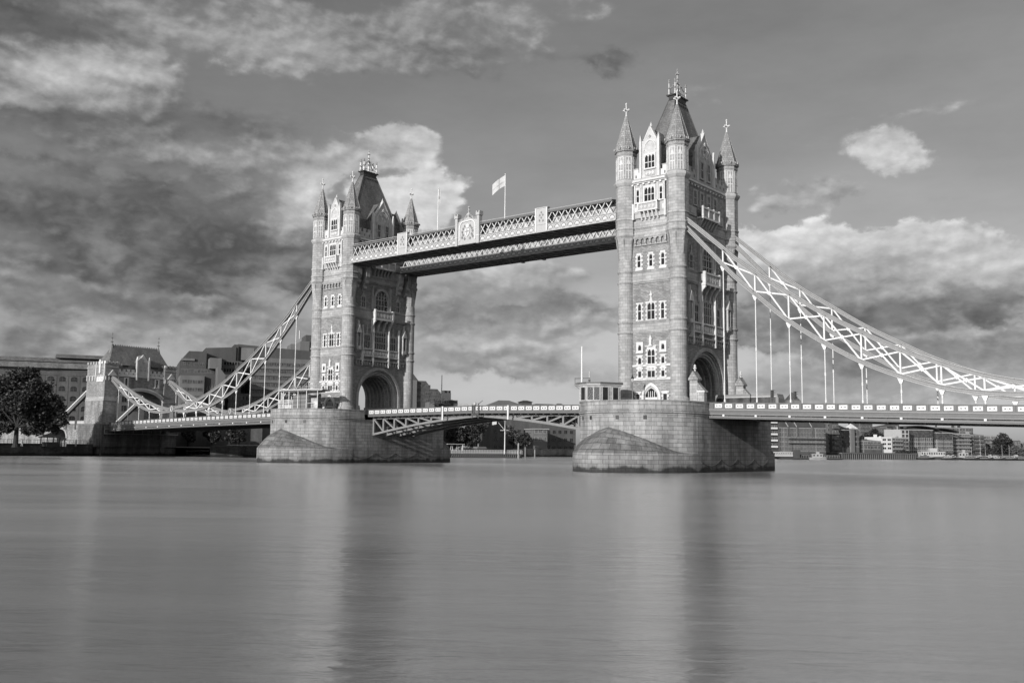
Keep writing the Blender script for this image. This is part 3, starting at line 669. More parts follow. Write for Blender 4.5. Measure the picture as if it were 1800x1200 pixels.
def gable(root, sd_, hw, z0, zsh, zap, wins, base):
    """stone dormer gable rising from the cornice, with its own little roof running back"""
    fn = face_fn(sd_); g = MB()
    poly = [(-hw - .18, z0), (-hw - .18, zsh - 1.6), (-hw, zsh - 1.5), (-hw, zsh - .4), (-hw + .5, zsh - .4), (0, zap), (hw - .5, zsh - .4), (hw, zsh - .4), (hw, zsh - 1.5), (hw + .18, zsh - 1.6), (hw + .18, z0)]
    g.prism(poly, fn, base - .75, base, M_CARV if hw > 2 else M_GABL)
    # coping, pinnacles
    for s in (-1, 1):
        a, b = Vector(fn(s * (hw - .45), zsh - .35, base - .35)), Vector(fn(0, zap + .05, base - .35)); nrm = Vector(fn(0, 0, 1)) - Vector(fn(0, 0, 0))
        g.beam(a, b, .8, .16, M_TRIM, nrm)
        fbox(g, fn, *sorted((s * (hw - .12), s * (hw + .28))), z0, zsh - .5, base - .2, base + .3, M_TRIM)
        g.prism([(s * (hw - .12), zsh - .5), (s * (hw + .28), zsh - .5), (s * (hw + .08), zsh + .7)], fn, base - .2, base + .3, M_TRIM)
    g.lathe(fn(0, 0, base - .35)[0], fn(0, 0, base - .35)[1], [(.16, zap), (.22, zap + .2), (.05, zap + .7), (.01, zap + .9)], 6, M_TRIM)
    # tracery of the gable field
    w2 = hw * .62; zt = zsh - 2.2 if wins == 1 else zsh - 1.6
    ring(g, fn, 0, w2, w2 + .16, zt, zt + .3, 'point', base - .02, base + .12, M_TRIM, w2 * 1.3, w2 * 1.3 + .2, n=10)
    g.prism([(-.28, zsh + .2), (0, zsh - .1), (.28, zsh + .2), (0, zsh + .5)], fn, base - .02, base + .1, M_ASH)
    if wins == 2:
        for u in (-1.6, -.55, .55, 1.6): fbox(g, fn, u - .06, u + .06, 55.0, 57.0 - abs(u) * .3, base - .02, base + .1, M_TRIM)
        for u, z in ((-.9, 56.4), (.9, 56.2), (0, 57.6), (-.3, 55.6), (.5, 55.2)): g.prism([(u - .3, z), (u, z - .35), (u + .3, z), (u, z + .35)], fn, base - .02, base + .14, M_TRIM)
    else:
        fbox(g, fn, -1.0, 1.0, 50.7, 51.7, base, base + .08, M_CARV)
        for u in (-.6, 0, .6): g.prism([(u - .3, 51.2), (u, 50.85), (u + .3, 51.2), (u, 51.55)], fn, base + .06, base + .14, M_TRIM)
    o = g.build('gable', root)
    r = MB()                                # roof behind, running into the main roof
    dep = (-FB + 3.2) if sd_ in ('west', 'east') else (-FA + 2.2)
    r.prism([(-hw - .1, zsh - 1.2), (0, zap - .25), (hw + .1, zsh - 1.2)], fn, base - .74, base - 3.4 if hw > 2 else base - 4.6, M_ROOF)
    r.prism([(-hw + .05, z0), (-hw + .05, zsh - 1.2), (hw - .05, zsh - 1.2), (hw - .05, z0)], fn, base - .74, base - 2.6 if hw > 2 else base - 3.2, M_RUB)
    r.build('gable_roof', o)
    if wins == 1: window(root, sd_, 0, 51.95, 54.7, 1.9, 52.1, 54.4, 2.3, 3, transoms=(53.1,), head='point', base=base, quoin=False)
    else:
        for u in (-1.25, 1.25): window(root, sd_, u, 51.0, 54.3, .92, 51.2, 54.1, 1.4, 2, transoms=(52.7,), head='point', base=base, quoin=False, trim=M_CARV)

def parapet(root, fn, h, gap):
    e = 0.15
    for s in (-1, 1):
        p = MB()
        a, b = sorted((s * (gap + .2), s * (h - .2)))
        fbox(p, fn, a, b, 50.3, 51.6, -.35, e, M_TRIM if gap < 2.5 else M_CARV)
        n = max(1, int((b - a) / 1.3)); w = (b - a) / n
        for i in range(n):
            c = a + (i + .5) * w; fbox(p, fn, c - w * .3, c + w * .3, 51.6, 52.25, -.35, e, M_CARV if gap > 2.5 else M_TRIM); fbox(p, fn, c - w * .34, c + w * .34, 52.25, 52.4, -.4, e + .06, M_CARV)
            fbox(p, fn, c - .1, c + .1, 50.7, 51.2, e, e + .04, M_DARK)
        p.build('battlement', root)

twR = make_tower(0.0); twR.location = (XR, 0, 10.0)
tag(twR, 'gothic stone bridge tower nearer the camera, full height to its gilded crown, right of centre', 'tower', 'pair of stone bridge towers')
twL = copy_tree(twR); twL.location = (XL, 0, 10.0)
tag(twL, 'farther gothic stone bridge tower, smaller, on the left end of the high walkways', 'tower', 'pair of stone bridge towers')

# ------------------------------------------------------------------ PIERS
def pier(X0, label, cant=8.9):
    root = thing('bridge_pier', label, 'bridge pier', (X0, 0, 0), 'stone piers standing in the river')
    W = 10.65; yc = 12.0; REC = 0.06
    def outline(w, step):
        P = []
        n = 28
        for i in range(n + 1):
            a = PI * i / n; P.append((X0 - w * math.cos(a), -yc - w * math.sin(a)))      # near round end, from -x side to +x
        
        for i in range(n + 1):
            a = PI * i / n; P.append((X0 + w * math.cos(a), yc + w * math.sin(a)))
        
        return P
    def wallrun(mb, P, z0, z1, m, P2=None):
        P2 = P2 or P; n = len(P); L = 0
        for i in range(n):
            j = (i + 1) % n; a, b, c, d = P[i], P[j], P2[j], P2[i]; l = math.hypot(b[0] - a[0], b[1] - a[1])
            mb.face([(a[0], a[1], z0), (b[0], b[1], z0), (c[0], c[1], z1), (d[0], d[1], z1)], m, [(L, z0), (L + l, z0), (L + l, z1), (L, z1)]); L += l
    b = MB(); P = outline(W, REC)
    wallrun(b, P, -3, 9.3, M_PIER); b.face([(p[0], p[1], 9.3) for p in P], M_PIER)
    b.build('pier_body', root)
    # moulded courses and parapet: follow the round ends, open where the road crosses
    t = MB()
    def ends(w):
        A = [(X0 + w, -cant)] + [(X0 + w * math.cos(PI * i / 28), -yc - w * math.sin(PI * i / 28)) for i in range(29)] + [(X0 - w, -cant)]
        return A
    def endband(w, wi, z0, z1, m):
        for s in (1, -1):
            A = [(x, y * s) for x, y in ends(w)]; B = [(x, y * s) for x, y in ends(wi)]; L = 0
            for i in range(len(A) - 1):
                l = math.hypot(A[i + 1][0] - A[i][0], A[i + 1][1] - A[i][1]); uv = [(L, z0), (L + l, z0), (L + l, z1), (L, z1)]; L += l
                for Q in (A, B): t.face([(Q[i][0], Q[i][1], z0), (Q[i + 1][0], Q[i + 1][1], z0), (Q[i + 1][0], Q[i + 1][1], z1), (Q[i][0], Q[i][1], z1)], m, uv)
                for z in (z0, z1): t.face([(A[i][0], A[i][1], z), (A[i + 1][0], A[i + 1][1], z), (B[i + 1][0], B[i + 1][1], z), (B[i][0], B[i][1], z)], m)
            for i in (0, len(A) - 1): t.face([(A[i][0], A[i][1], z0), (B[i][0], B[i][1], z0), (B[i][0], B[i][1], z1), (A[i][0], A[i][1], z1)], m)
    endband(W + .10, W - .5, 9.0, 9.2, M_PIER); endband(W + .22, W - .5, 9.32, 9.55, M_PIER); endband(W + .12, W - .52, 9.66, 9.9, M_PIER); endband(W + .04, W - .5, 9.9, 11.1, M_PIER); endband(W + .16, W - .58, 11.1, 11.32, M_PIER)
    endband(W - .10, W - .5, 9.2, 9.32, M_PIER); endband(W - .06, W - .5, 9.55, 9.66, M_PIER)
    t.build('parapet', root)
    fl = MB(); fl.face([(p[0], p[1], 10.35) for p in outline(W - .5, 0)], M_PAVE); fl.build('terrace_paving', root)
    h = MB()                                # weep holes
    for a in (-68, -38, -22, 8, 32):
        aa = R(a); x, y = X0 + (W + .0) * math.sin(aa), -yc - (W) * math.cos(aa)
        for s in (1, -1):
            c = Vector((x, y * s, 8.55)); n_ = Vector((math.sin(aa), -math.cos(aa) * s, 0)); tt = Vector((n_.y, -n_.x, 0))
            h.obox(c - tt * .28 - n_ * .3 - Vector((0, 0, .3)), tt * .56, n_ * .33, (0, 0, .62), M_DARK)
    h.build('weep_hole', root)
    # cutwaters: ogival walls with a coned cap leaning on the round body
    for s in (1, -1):
        c = MB(); L = 27.9; w = W + .12; k = L - yc; w = W + .03; rho = (k * k + w * w) / (2 * w)
        n = 26; S = []
        for i in range(n + 1):
            y = k * (i / n); x = math.sqrt(max(0, rho * rho - y * y)) - (rho - w); S.append((max(0, x), y))
        S[-1] = (0.0, k)
        E_ = [(X0 + x, -(yc + y) * s) for x, y in S] + [(X0 - x, -(yc + y) * s) for x, y in S[::-1][1:]]
        nn = len(E_); L_ = 0; zt = 2.95
        TH = [90 - 180 * i / (nn - 1) for i in range(nn)]
        def hz(th):
            t_ = abs(th); T = [(0, 7.05), (12, 6.5), (23, 5.75), (31, 5.25), (43, 4.35), (58, 3.3), (75, 2.97), (90, 2.96)]
            for (a0, z0), (a1, z1) in zip(T, T[1:]):
                if t_ <= a1: return z0 + (z1 - z0) * (t_ - a0) / (a1 - a0)
            return 2.96
        I_ = [(X0 + (W - .02) * math.sin(R(t_)), -(yc + (W - .02) * math.cos(R(t_))) * s, hz(t_)) for t_ in TH]
        lay = 5
        for i in range(nn - 1):
            a, b_ = E_[i], E_[i + 1]; l = math.hypot(b_[0] - a[0], b_[1] - a[1])
            c.face([(a[0], a[1], -3), (b_[0], b_[1], -3), (b_[0], b_[1], zt), (a[0], a[1], zt)], M_PIER, [(L_, -3), (L_ + l, -3), (L_ + l, zt), (L_, zt)])
            def pt(q, e, t_):
                p = Vector((e[0], e[1], zt)).lerp(Vector(q), t_); p.z += .45 * math.sin(PI * t_) * min(1, (q[2] - zt) / 2); return p
            for j in range(lay):
                t0, t1 = j / lay, (j + 1) / lay
                q = [pt(I_[i], a, t0), pt(I_[i + 1], b_, t0), pt(I_[i + 1], b_, t1), pt(I_[i], a, t1)]
                c.face(q, M_PIERW, [(L_, zt + 3.3 * t0), (L_ + l, zt + 3.3 * t0), (L_ + l, zt + 3.3 * t1), (L_, zt + 3.3 * t1)])
            L_ += l
        c.build('cutwater', root)
    ch = MB()                               # mooring chains hung along the waterline
    def chainrun(pts, n=9, sag=.9):
        for (p, q) in zip(pts, pts[1:]):
            for i in range(n):
                def P_(t): v_ = Vector(p).lerp(Vector(q), t); v_.z -= sag * 4 * t * (1 - t); return v_
                ch.tube(P_(i / n), P_((i + 1) / n), .05, M_STEEL, 4)
    x = X0 + W + .04
    chainrun([(x, -12.5, 1.9), (x, -5.5, 2.1), (x, 0.5, 2.1), (x, 7, 2.1), (x, 12.5, 1.9)], 9, 1.0)
    ch.build('mooring_chain', root)
    return root
pierR = pier(XR, 'stone pier with pointed cutwater under the nearer tower, the larger of the two in view')
pierL = pier(XL, 'stone pier with pointed cutwater under the farther tower, left of the opening span')
# ------------------------------------------------------------------ HIGH WALKWAYS
def walkway(ys, yo, yi, label):
    """ys: side sign; yo outer face, yi inner face"""
    x0, x1 = -75.8, -6.5; yc = (yo + yi) / 2
    root = thing('high_walkway', label, 'walkway', ((x0 + x1) / 2, yc, 43.6), 'high level walkways between the towers')
    ya, yb = min(yo, yi), max(yo, yi)
    f = MB(); f.box(x0, x1, ya + .1, yb - .1, 43.75, 43.95, M_CREAM)
    for i in range(24):
        xa = x0 + (x1 - x0) * i / 24; xb = x0 + (x1 - x0) * (i + 1) / 24
        f.beam((xa, ya + .2, 43.66), (xb, yb - .2, 43.66), .18, .12, M_SOFF, (0, 0, 1)); f.beam((xa, yb - .2, 43.62), (xb, ya + .2, 43.62), .18, .12, M_SOFF, (0, 0, 1)); f.box(xa - .12, xa + .12, ya + .1, yb - .1, 43.55, 43.75, M_SOFF)
    f.build('floor', root)
    r = MB(); r.prism([(ya + .0, 47.25), (yb - .0, 47.25), (yb - .15, 47.5), (yc, 47.95), (ya + .15, 47.5)], lambda a, b, d: (d, a, b), x0 + .8, x1 - .8, M_STEELD)
    for yy in (ya, yb): r.box(x0 + .8, x1 - .8, yy - .1, yy + .1, 47.1, 47.4, M_STEEL)
    for yy in (ya - .02, yb + .02): r.tube((x0 + .8, yy, 47.66), (x1 - .8, yy, 47.66), .06, M_CREAM, 5)
    r.build('roof', root)
    for yy, out in ((yo, 1), (yi, -1)):
        sgn = (1 if yo > yi else -1) * out
        b = MB()
        y0, y1 = sorted((yy, yy - sgn * .35)); b.box(x0, x1, y0, y1, 43.75, 44.9, M_CREAM)
        y0, y1 = sorted((yy + sgn * .14, yy - sgn * .3)); b.box(x0, x1, y0, y1, 43.55, 43.75, M_CREAM); b.box(x0, x1, y0, y1, 44.88, 45.0, M_CREAM)
        nb = 46; w = (x1 - x0) / nb
        for i in range(nb):
            xc = x0 + (i + .5) * w
            y0, y1 = sorted((yy, yy + sgn * .07)); b.box(xc - w / 2 - .06, xc - w / 2 + .06, y0, y1, 43.75, 44.88, M_CREAM)
            fn = lambda u, z, d: (u, yy + sgn * d, z)
            b.prism([(xc - .42, 44.1)] + [(xc - .42 * math.cos(PI * k / 6), 44.1 + .42 * math.sin(PI * k / 6)) for k in range(1, 6)] + [(xc + .42, 44.1)], fn, -.02, .06, M_WHITE)
            ring(b, fn, xc, .5, .58, 44.05, 44.1, 'round', -.02, .05, M_STEEL, n=6)
            if i % 1 == 0: b.prism([(xc - .3, 43.78), (xc + .3, 43.78), (xc + .3, 43.86), (xc - .3, 43.86)], fn, -.02, .15, M_STEEL)
        b.build('fascia', root)
        l = MB(); n = 46; w = (x1 - x0 - 1.6) / n; yl = yy - sgn * .12
        for i in range(n):
            xa = x0 + .8 + i * w
            l.beam((xa, yl, 44.95), (xa + w, yl, 47.2), .16, .13, M_WHITE, (0, 1, 0)); l.beam((xa, yl - sgn * .17, 47.2), (xa + w, yl - sgn * .17, 44.95), .16, .13, M_WHITE, (0, 1, 0))
        l.build('lattice', root)
    gl = MB(); gl.box(x0 + 1, x1 - 1, yc - 1.0, yc - .95, 45.0, 47.2, M_GLAZE); gl.box(x0 + 1, x1 - 1, yc + .95, yc + 1.0, 45.0, 47.2, M_GLAZE)
    gl.build('glazing', root)
    fn = lambda u, z, d: (u, yo + (1 if yo > 0 else -1) * d, z)
    xm = -41.15
    for xc in (xm - 18.3, xm + 18.3):
        p = MB(); fbox(p, fn, xc - 1.42, xc + 1.42, 43.7, 48.1, -.5, .16, M_CREAM); fbox(p, fn, xc - 1.5, xc + 1.5, 48.1, 48.25, -.55, .24, M_CREAM)
        for s in (-1, 1): fbox(p, fn, *sorted((xc + s * 1.15, xc + s * 1.42)), 43.7, 48.1, .16, .26, M_WHITE)
        fbox(p, fn, xc - 1.0, xc + 1.0, 44.95, 45.1, .16, .24, M_CREAM)
        for du, z in ((0, 47.3), (-.35, 46.8), (.35, 46.8), (0, 46.3), (-.4, 45.8), (.4, 45.7)): p.prism([(xc + du - .22, z), (xc + du, z - .26), (xc + du + .22, z), (xc + du, z + .26)], fn, .15, .22, M_STEELM)
        p.build('pier_panel', root)
    p = MB()                               # the central panel with shield in relief and turreted posts
    fbox(p, fn, xm - 2.75, xm + 2.75, 43.6, 47.9, -.5, .2, M_CREAM)
    p.prism([(xm - 2.5, 47.9), (xm + 2.5, 47.9), (xm + 2.5, 48.25), (xm + 1.1, 48.5), (xm + .4, 48.9), (xm, 49.3), (xm - .4, 48.9), (xm - 1.1, 48.5), (xm - 2.5, 48.25)], fn, -.3, .16, M_CREAM)
    for s in (-1, 1):
        c = xm + s * 2.85; fbox(p, fn, c - .32, c + .32, 43.4, 49.0, -.5, .42, M_CREAM); fbox(p, fn, c - .48, c + .48, 49.0, 49.55, -.6, .55, M_CREAM); fbox(p, fn, c - .4, c + .4, 44.9, 45.05, -.5, .5, M_WHITE)
        for q in (-.34, .34): fbox(p, fn, c + q - .13, c + q + .13, 49.55, 49.85, -.6, .5, M_CREAM)
    ring(p, fn, xm, 1.95, 2.2, 44.3, 46.9, 'point', .18, .34, M_WHITE, 1.3, 1.5, n=10)
    p.prism([(xm - .62, 46.6), (xm + .62, 46.6), (xm + .62, 45.9), (xm + .35, 45.3), (xm, 45.05), (xm - .35, 45.3), (xm - .62, 45.9)], fn, .18, .38, M_WHITE)
    fbox(p, fn, xm - .09, xm + .09, 45.3, 46.55, .37, .42, M_STEELM); fbox(p, fn, xm - .55, xm + .55, 46.0, 46.18, .37, .415, M_STEELM)
    for s in (-1, 1):
        for z, du in ((46.7, 1.1), (46.1, 1.35), (45.5, 1.15), (45.0, 1.4), (44.7, .7), (47.2, .7)): p.prism([(xm + s * du - .25, z), (xm + s * du, z - .3), (xm + s * du + .25, z), (xm + s * du, z + .3)], fn, .18, .32, M_STEELM)
    p.prism([(xm - .35, 46.8), (xm + .35, 46.8), (xm + .45, 47.4), (xm, 47.6), (xm - .45, 47.4)], fn, .18, .34, M_WHITE)
    c = fn(xm, 0, -.1)
    p.lathe(c[0], c[1], [(.3, 49.0), (.55, 49.4), (.35, 49.8), (.12, 49.9), (.12, 50.1), (.3, 50.3), (.1, 50.5), (.1, 50.8), (.26, 50.95), (.02, 51.3)], 8, M_CREAM)
    for s in (-1, 1):
        for i in range(5): u = xm + s * (.7 + i * .38); fbox(p, fn, u - .08, u + .08, 48.3 + .25 * max(0, 2 - i), 48.9 + .25 * max(0, 2 - i), -.1, .0, M_CREAM)
    p.build('crest_panel', root)
    for x, s in ((-76.9, -1), (-5.4, 1)):   # stone brackets taking the walkway at each tower
        for yy in (yi + (.4 if yi < 0 else -.4) * -1 , (yo + yi) / 2 - (0)):
            b = MB(); xx = -82.3 + FA if s < 0 else -FA; dx = 1 if s < 0 else -1
            b.prism([(0, 38.2), (.7, 38.7), (.6, 39.3), (1.25, 39.9), (1.1, 40.6), (1.5, 41.3), (1.5, 43.4), (0, 43.4)], lambda a, b_, d: (xx + dx * a, d, b_), yy - .55, yy + .55, M_CARV); b.build('bracket', root)
    return root
walkway(-1, -10.6, -5.0, 'nearer high-level lattice walkway with the crested centre panel, sunlit fascia')
walkway(1, 10.6, 4.8, 'farther high-level lattice walkway, its shaded fascia seen below the nearer walkway')

def flagpole(x, y, z0, z1, label, flag=None, flag_dir=(-1, 0, 0)):
    root = thing('flagpole', label, 'flagpole', (x, y, z0), 'flagpoles on the high walkways')
    p = MB(); p.tube((x, y, z0), (x, y, z1), .11, M_WHITE, 8, .06); p.ball((x, y, z1 + .08), .13, M_GOLD, 8, 5); p.build('pole', root)
    if flag:
        hgt, ln, droop = flag; d = Vector(flag_dir).normalized(); side = Vector((d.y, -d.x, 0))
        nu, nv = 12, 6; G = []
        for i in range(nu + 1):
            u = i / nu
            for j in range(nv + 1):
                v = j / nv; q = Vector((x, y, z1 - .15 - hgt * v)) + d * (ln * u * (1 - .15 * droop)) + side * (.18 * math.sin(u * 7 + v) * (u * .8 + .1)); q.z -= droop * ln * (u ** 1.25) * .62 ; G.append(q)
        cl, cc = MB(), MB()
        for i in range(nu):
            for j in range(nv):
                q = [G[i * (nv + 1) + j], G[(i + 1) * (nv + 1) + j], G[(i + 1) * (nv + 1) + j + 1], G[i * (nv + 1) + j + 1]]
                cross = (j in (2, 3) and 0) or False
                cl.face(q, M_CLOTHL if not ((i == 5) or (j == 3)) else M_FLANGE)
        cl.build('flag', root, smooth=True)
    return root
flagpole(-33.1, -9.0, 46.5, 56.7, 'white flagpole flying a pale flag with a dark cross', (2.1, 3.0, 1.0), (-.8, -.5, 0))
flagpole(-51.0, -9.0, 46.5, 56.7, 'white flagpole with a limp furled grey flag, near the farther tower', (2.9, .45, .3), (.7, .5, 0))

# ------------------------------------------------------------------ BASCULES (opening span)
def bascule(s, label):
    """s=+1: leaf hinged at the near (right) pier; s=-1 at the far (left) pier"""
    xm = -41.15; xh = -10.65 if s > 0 else -71.65
    root = thing('bascule_leaf', label, 'bridge leaf', (xh, 0, 9), 'leaves of the opening span')
    X = lambda t: xm + s * (.06 + t * 30.38)        # t = 0 at the meeting point, 1 at the pier
    zr = lambda t: 11.80 - .38 * t                   # rail top
    pts = [(-.0, 9.62), (.18, 9.2), (.35, 8.75), (.55, 8.05), (.75, 7.15), (1.0, 5.9)]
    def za(t):
        for (a, p), (b, q) in zip(pts, pts[1:]):
            if t <= b + 1e-6: return p + (q - p) * (t - a) / (b - a)
        return pts[-1][1]
    d = MB()
    for i in range(10):
        t0, t1 = i / 10, (i + 1) / 10
        V = [(X(t0), -7.7, zr(t0) - 1.35), (X(t1), -7.7, zr(t1) - 1.35), (X(t1), 7.7, zr(t1) - 1.35), (X(t0), 7.7, zr(t0) - 1.35)]
        d.solid([(x, y, z) for x, y, z in V] + [(x, y, z + .25) for x, y, z in V], [(0, 3, 2, 1), (4, 5, 6, 7), (0, 1, 5, 4), (1, 2, 6, 5), (2, 3, 7, 6), (3, 0, 4, 7)], M_ASPH)
    for i in range(17):
        t = (i + .3) / 17; d.box(X(t) - .12, X(t) + .12, -7.5, 7.5, zr(t) - 1.75, zr(t) - 1.36, M_STEELD)
    d.build('road_deck', root)
    for yy in (-7.7, 7.7):
        o = -1 if yy < 0 else 1; p = MB(); m = 20
        for (z0, z1, w) in ((-.16, 0, .22), (-1.15, -1.0, .26), (-1.55, -1.16, .34)):
            p.obox((X(0), yy - w / 2, zr(0) + z0), (X(1) - X(0), 0, zr(1) - zr(0)), (0, w, 0), (0, 0, z1 - z0), M_STEEL)
        p.obox((X(0), yy - .05, zr(0) - 1.0), (X(1) - X(0), 0, zr(1) - zr(0)), (0, .1, 0), (0, 0, .85), M_STEEL)
        for i in range(18): t = i / 17; tt = min(max(t, .004), .996); p.box(X(tt) - .1, X(tt) + .1, yy - .13, yy + .13, zr(t) - 1.0, zr(t) + .02, M_STEEL)
        pa = p.build('parapet', root)
        fp = None
        for i in range(17):
            t = (i + .5) / 17; q = lattice_panel(X(t), yy + o * .055, zr(t) - .92, zr(t) - .24, 1.42, o, root, pair=True)
    for gy in (-6.17, -2.06, 2.06, 6.17):
        g = MB(); n = 9
        for i in range(14):
            t0, t1 = i / 14, (i + 1) / 14
            g.beam((X(t0), gy, za(t0) + .22), (X(t1), gy, za(t1) + .22), .42, .44, M_STEELM, (0, 1, 0)); g.beam((X(t0), gy, za(t0) + .02), (X(t1), gy, za(t1) + .02), .8, .07, M_STEELM, (0, 1, 0))
        g.obox((X(0), gy - .25, zr(0) - 2.05), (X(1) - X(0), 0, zr(1) - zr(0)), (0, .5, 0), (0, 0, .32), M_STEELM)
        g.prism([(X(0), zr(0) - 1.8), (X(.3), zr(.3) - 1.8), (X(.3), za(.3) + .2), (X(.2), za(.2) + .2), (X(.1), za(.1) + .2), (X(0), za(0) + .2)], lambda a, b, d_: (a, d_, b), gy - .06, gy + .06, M_STEELM)
        xs = [.3, .43, .55, .67, .785, .895, .995]
        for k, t in enumerate(xs):
            g.box(X(t) - .2, X(t) + .2, gy - .22, gy + .22, za(t) + .3, zr(t) - 1.8, M_STEELM)
            if k: g.beam((X(xs[k]), gy, zr(xs[k]) - 1.95), (X(xs[k - 1]), gy, za(xs[k - 1]) + .35), .36, .32, M_STEELM, (0, 1, 0))
        g.build('truss_girder', root)
    c = MB()
    for t in (.43, .67, .895):
        for a, b in ((-6.1, -2.1), (-2.0, 2.0), (2.1, 6.1)): c.beam((X(t), a, za(t) + .4), (X(t), b, zr(t) - 2.0), .14, .14, M_WHITE, (1, 0, 0)); c.beam((X(t), b, za(t) + .4), (X(t), a, zr(t) - 2.0), .14, .14, M_WHITE, (1, 0, 0))
    c.build('cross_bracing', root)
    return root
_LP = {}
def lattice_panel(x, y, z0, z1, w, o, root, pair=False):
    """white cast panel pierced by dark rosettes, one mesh shared by every copy"""
    key = (round(z1 - z0, 2), w, o, pair)
    if key not in _LP:
        b = MB(); h = z1 - z0; a0, a1 = sorted((0, o * .05)); b.box(-w / 2, w / 2, a0, a1, 0, h, M_WHITE)
        fn = lambda u, z, d: (u, o * (.05 + d), z)
        cs = (-w * .22, w * .22)
        for c in cs:
            ring(b, fn, c, h * .20, h * .26, h * .5 - .001, h * .5, 'round', -.01, .03, M_WHITE, n=8)
            b.prism([(c + h * .2 * math.cos(PI * k / 4 + PI / 8), h * .5 + h * .2 * math.sin(PI * k / 4 + PI / 8)) for k in range(8)], fn, -.01, .012, M_DARK if pair else M_STEELM)
            for k in range(4):
                q = PI / 2 * k + PI / 4; b.prism([(c + h * .36 * math.cos(q) + h * .055 * math.cos(PI / 2 * j), h * .5 + h * .36 * math.sin(q) + h * .055 * math.sin(PI / 2 * j)) for j in range(4)], fn, -.01, .012, M_STEELM)
        b.prism([(-h * .07, h * .5), (0, h * .3), (h * .07, h * .5), (0, h * .7)], fn, -.01, .012, M_STEELM)
        me_o = b.build('parapet_panel', root); _LP[key] = me_o.data; me_o.location = Vector((x, y, z0)); me_o.data = me_o.data
        # mesh was built relative to this root: shift it to be root independent
        org = Vector(root['_o'])
        for v in me_o.data.vertices: v.co += org
        me_o.location = Vector((x, y, z0)) - org; return me_o
    o2 = bpy.data.objects.new('parapet_panel', _LP[key]); COL.objects.link(o2); o2.parent = root; o2.location = Vector((x, y, z0)) - Vector(root['_o']); return o2
bascule(1, 'right leaf of the opening span, joined to the near pier')
bascule(-1, 'left leaf of the opening span, joined to the farther pier, ribs catching sun')

# ------------------------------------------------------------------ SIDE SPANS: suspended decks
_SB = {}
def shared_box(name, size, at, m, root):
    k = (name, size)
    if k not in _SB:
        b = MB(); b.box(-size[0] / 2, size[0] / 2, -size[1] / 2, size[1] / 2, 0, size[2], m); o = b.build(name, None); _SB[k] = o.data
    else: o = bpy.data.objects.new(name, _SB[k]); COL.objects.link(o)
    o.parent = root; o.location = Vector(at) - Vector(root['_o']); return o
def side_deck(s, X0, ztop, label, dmax):
    """s=+1 right of the near tower, s=-1 left of the far tower; ztop(d) is the rail height at distance d"""
    root = thing('suspended_deck', label, 'bridge deck', (X0 + s * 10.7, 0, 8), 'side span decks')
    X = lambda d: X0 + s * d
    d0 = 10.75; HW = 9.66
    N_ = 12; seg = [d0 + (dmax - d0) * i / N_ for i in range(N_ + 1)]
    def strip(mb, y0, y1, za, zb, m):
        for a, b in zip(seg, seg[1:]):
            V = [(X(a), y0, ztop(a) + za), (X(b), y0, ztop(b) + za), (X(b), y1, ztop(b) + za), (X(a), y1, ztop(a) + za), (X(a), y0, ztop(a) + zb), (X(b), y0, ztop(b) + zb), (X(b), y1, ztop(b) + zb), (X(a), y1, ztop(a) + zb)]
            F = [(0, 3, 2, 1), (4, 5, 6, 7), (0, 1, 5, 4), (2, 3, 7, 6)]
            if a == seg[0]: F.append((3, 0, 4, 7))
            if b == seg[-1]: F.append((1, 2, 6, 5))
            mb.solid(V, F, m)
    d = MB(); strip(d, -9.2, 9.2, -1.35, -1.12, M_ASPH)
    n = int((dmax - d0) / 2.77)
    for i in range(n + 1):
        q = d0 + .3 + i * 2.77
        if q < dmax: d.box(X(q) - .2, X(q) + .2, -9.3, 9.3, ztop(q) - 2.3, ztop(q) - 1.36, M_STEELD)
    for y in (-6, -3, 0, 3, 6): strip(d, y - .1, y + .1, -1.9, -1.36, M_STEELD)
    for i in range(n):
        q = d0 + .3 + i * 2.77
        if i % 2 == 0 and q + 5.5 < dmax: d.beam((X(q), -9, ztop(q) - 2.35), (X(q + 5.5), 9, ztop(q) - 2.4), .2, .12, M_STEELD, (0, 0, 1)); d.beam((X(q), 9, ztop(q) - 2.5), (X(q + 5.5), -9, ztop(q) - 2.55), .2, .12, M_STEELD, (0, 0, 1))
    d.build('road_deck', root)
    for o in (-1, 1):
        g = MB(); yy = o * HW
        def ys(a, b): return sorted((yy - o * a, yy - o * b))
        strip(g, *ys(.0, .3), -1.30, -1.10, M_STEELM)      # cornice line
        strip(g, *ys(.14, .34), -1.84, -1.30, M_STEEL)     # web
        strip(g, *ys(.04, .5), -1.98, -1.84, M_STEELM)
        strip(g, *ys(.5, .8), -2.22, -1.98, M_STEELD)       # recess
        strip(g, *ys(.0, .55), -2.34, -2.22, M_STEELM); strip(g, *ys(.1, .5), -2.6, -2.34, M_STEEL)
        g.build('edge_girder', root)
        p = MB(); strip(p, *ys(.06, .22), -.14, 0, M_STEEL); strip(p, *ys(.12, .2), -1.1, -.14, M_STEEL); strip(p, *ys(.0, .26), -1.1, -1.0, M_STEEL)
        po = p.build('parapet', root)
        nb = 0
        q = 13.3 - 5.54
        k = 0
        while q < dmax:
            for j in range(3):
                c = q + 5.54 * (j + .5) / 3 + .04 * (j - 1)
                if d0 + .7 < c < dmax - .6: lattice_panel(X(c), yy - o * .115, ztop(c) - .88, ztop(c) - .24, 1.24, o, root); nb += 1
                e = q + 5.54 * j / 3
                if d0 + .1 < e < dmax - .1: shared_box('parapet_post', (.44 if j == 0 else .14, .22, 1.06 if j == 0 else .9), (X(e), yy - o * .13, ztop(e) - 1.0), M_STEEL, root)
            if d0 < q < dmax:
                shared_box('girder_lug', (.34, .52, .31), (X(q), yy - o * .24, ztop(q) - 2.24), M_WHITE, root)
            q += 5.54
    return root
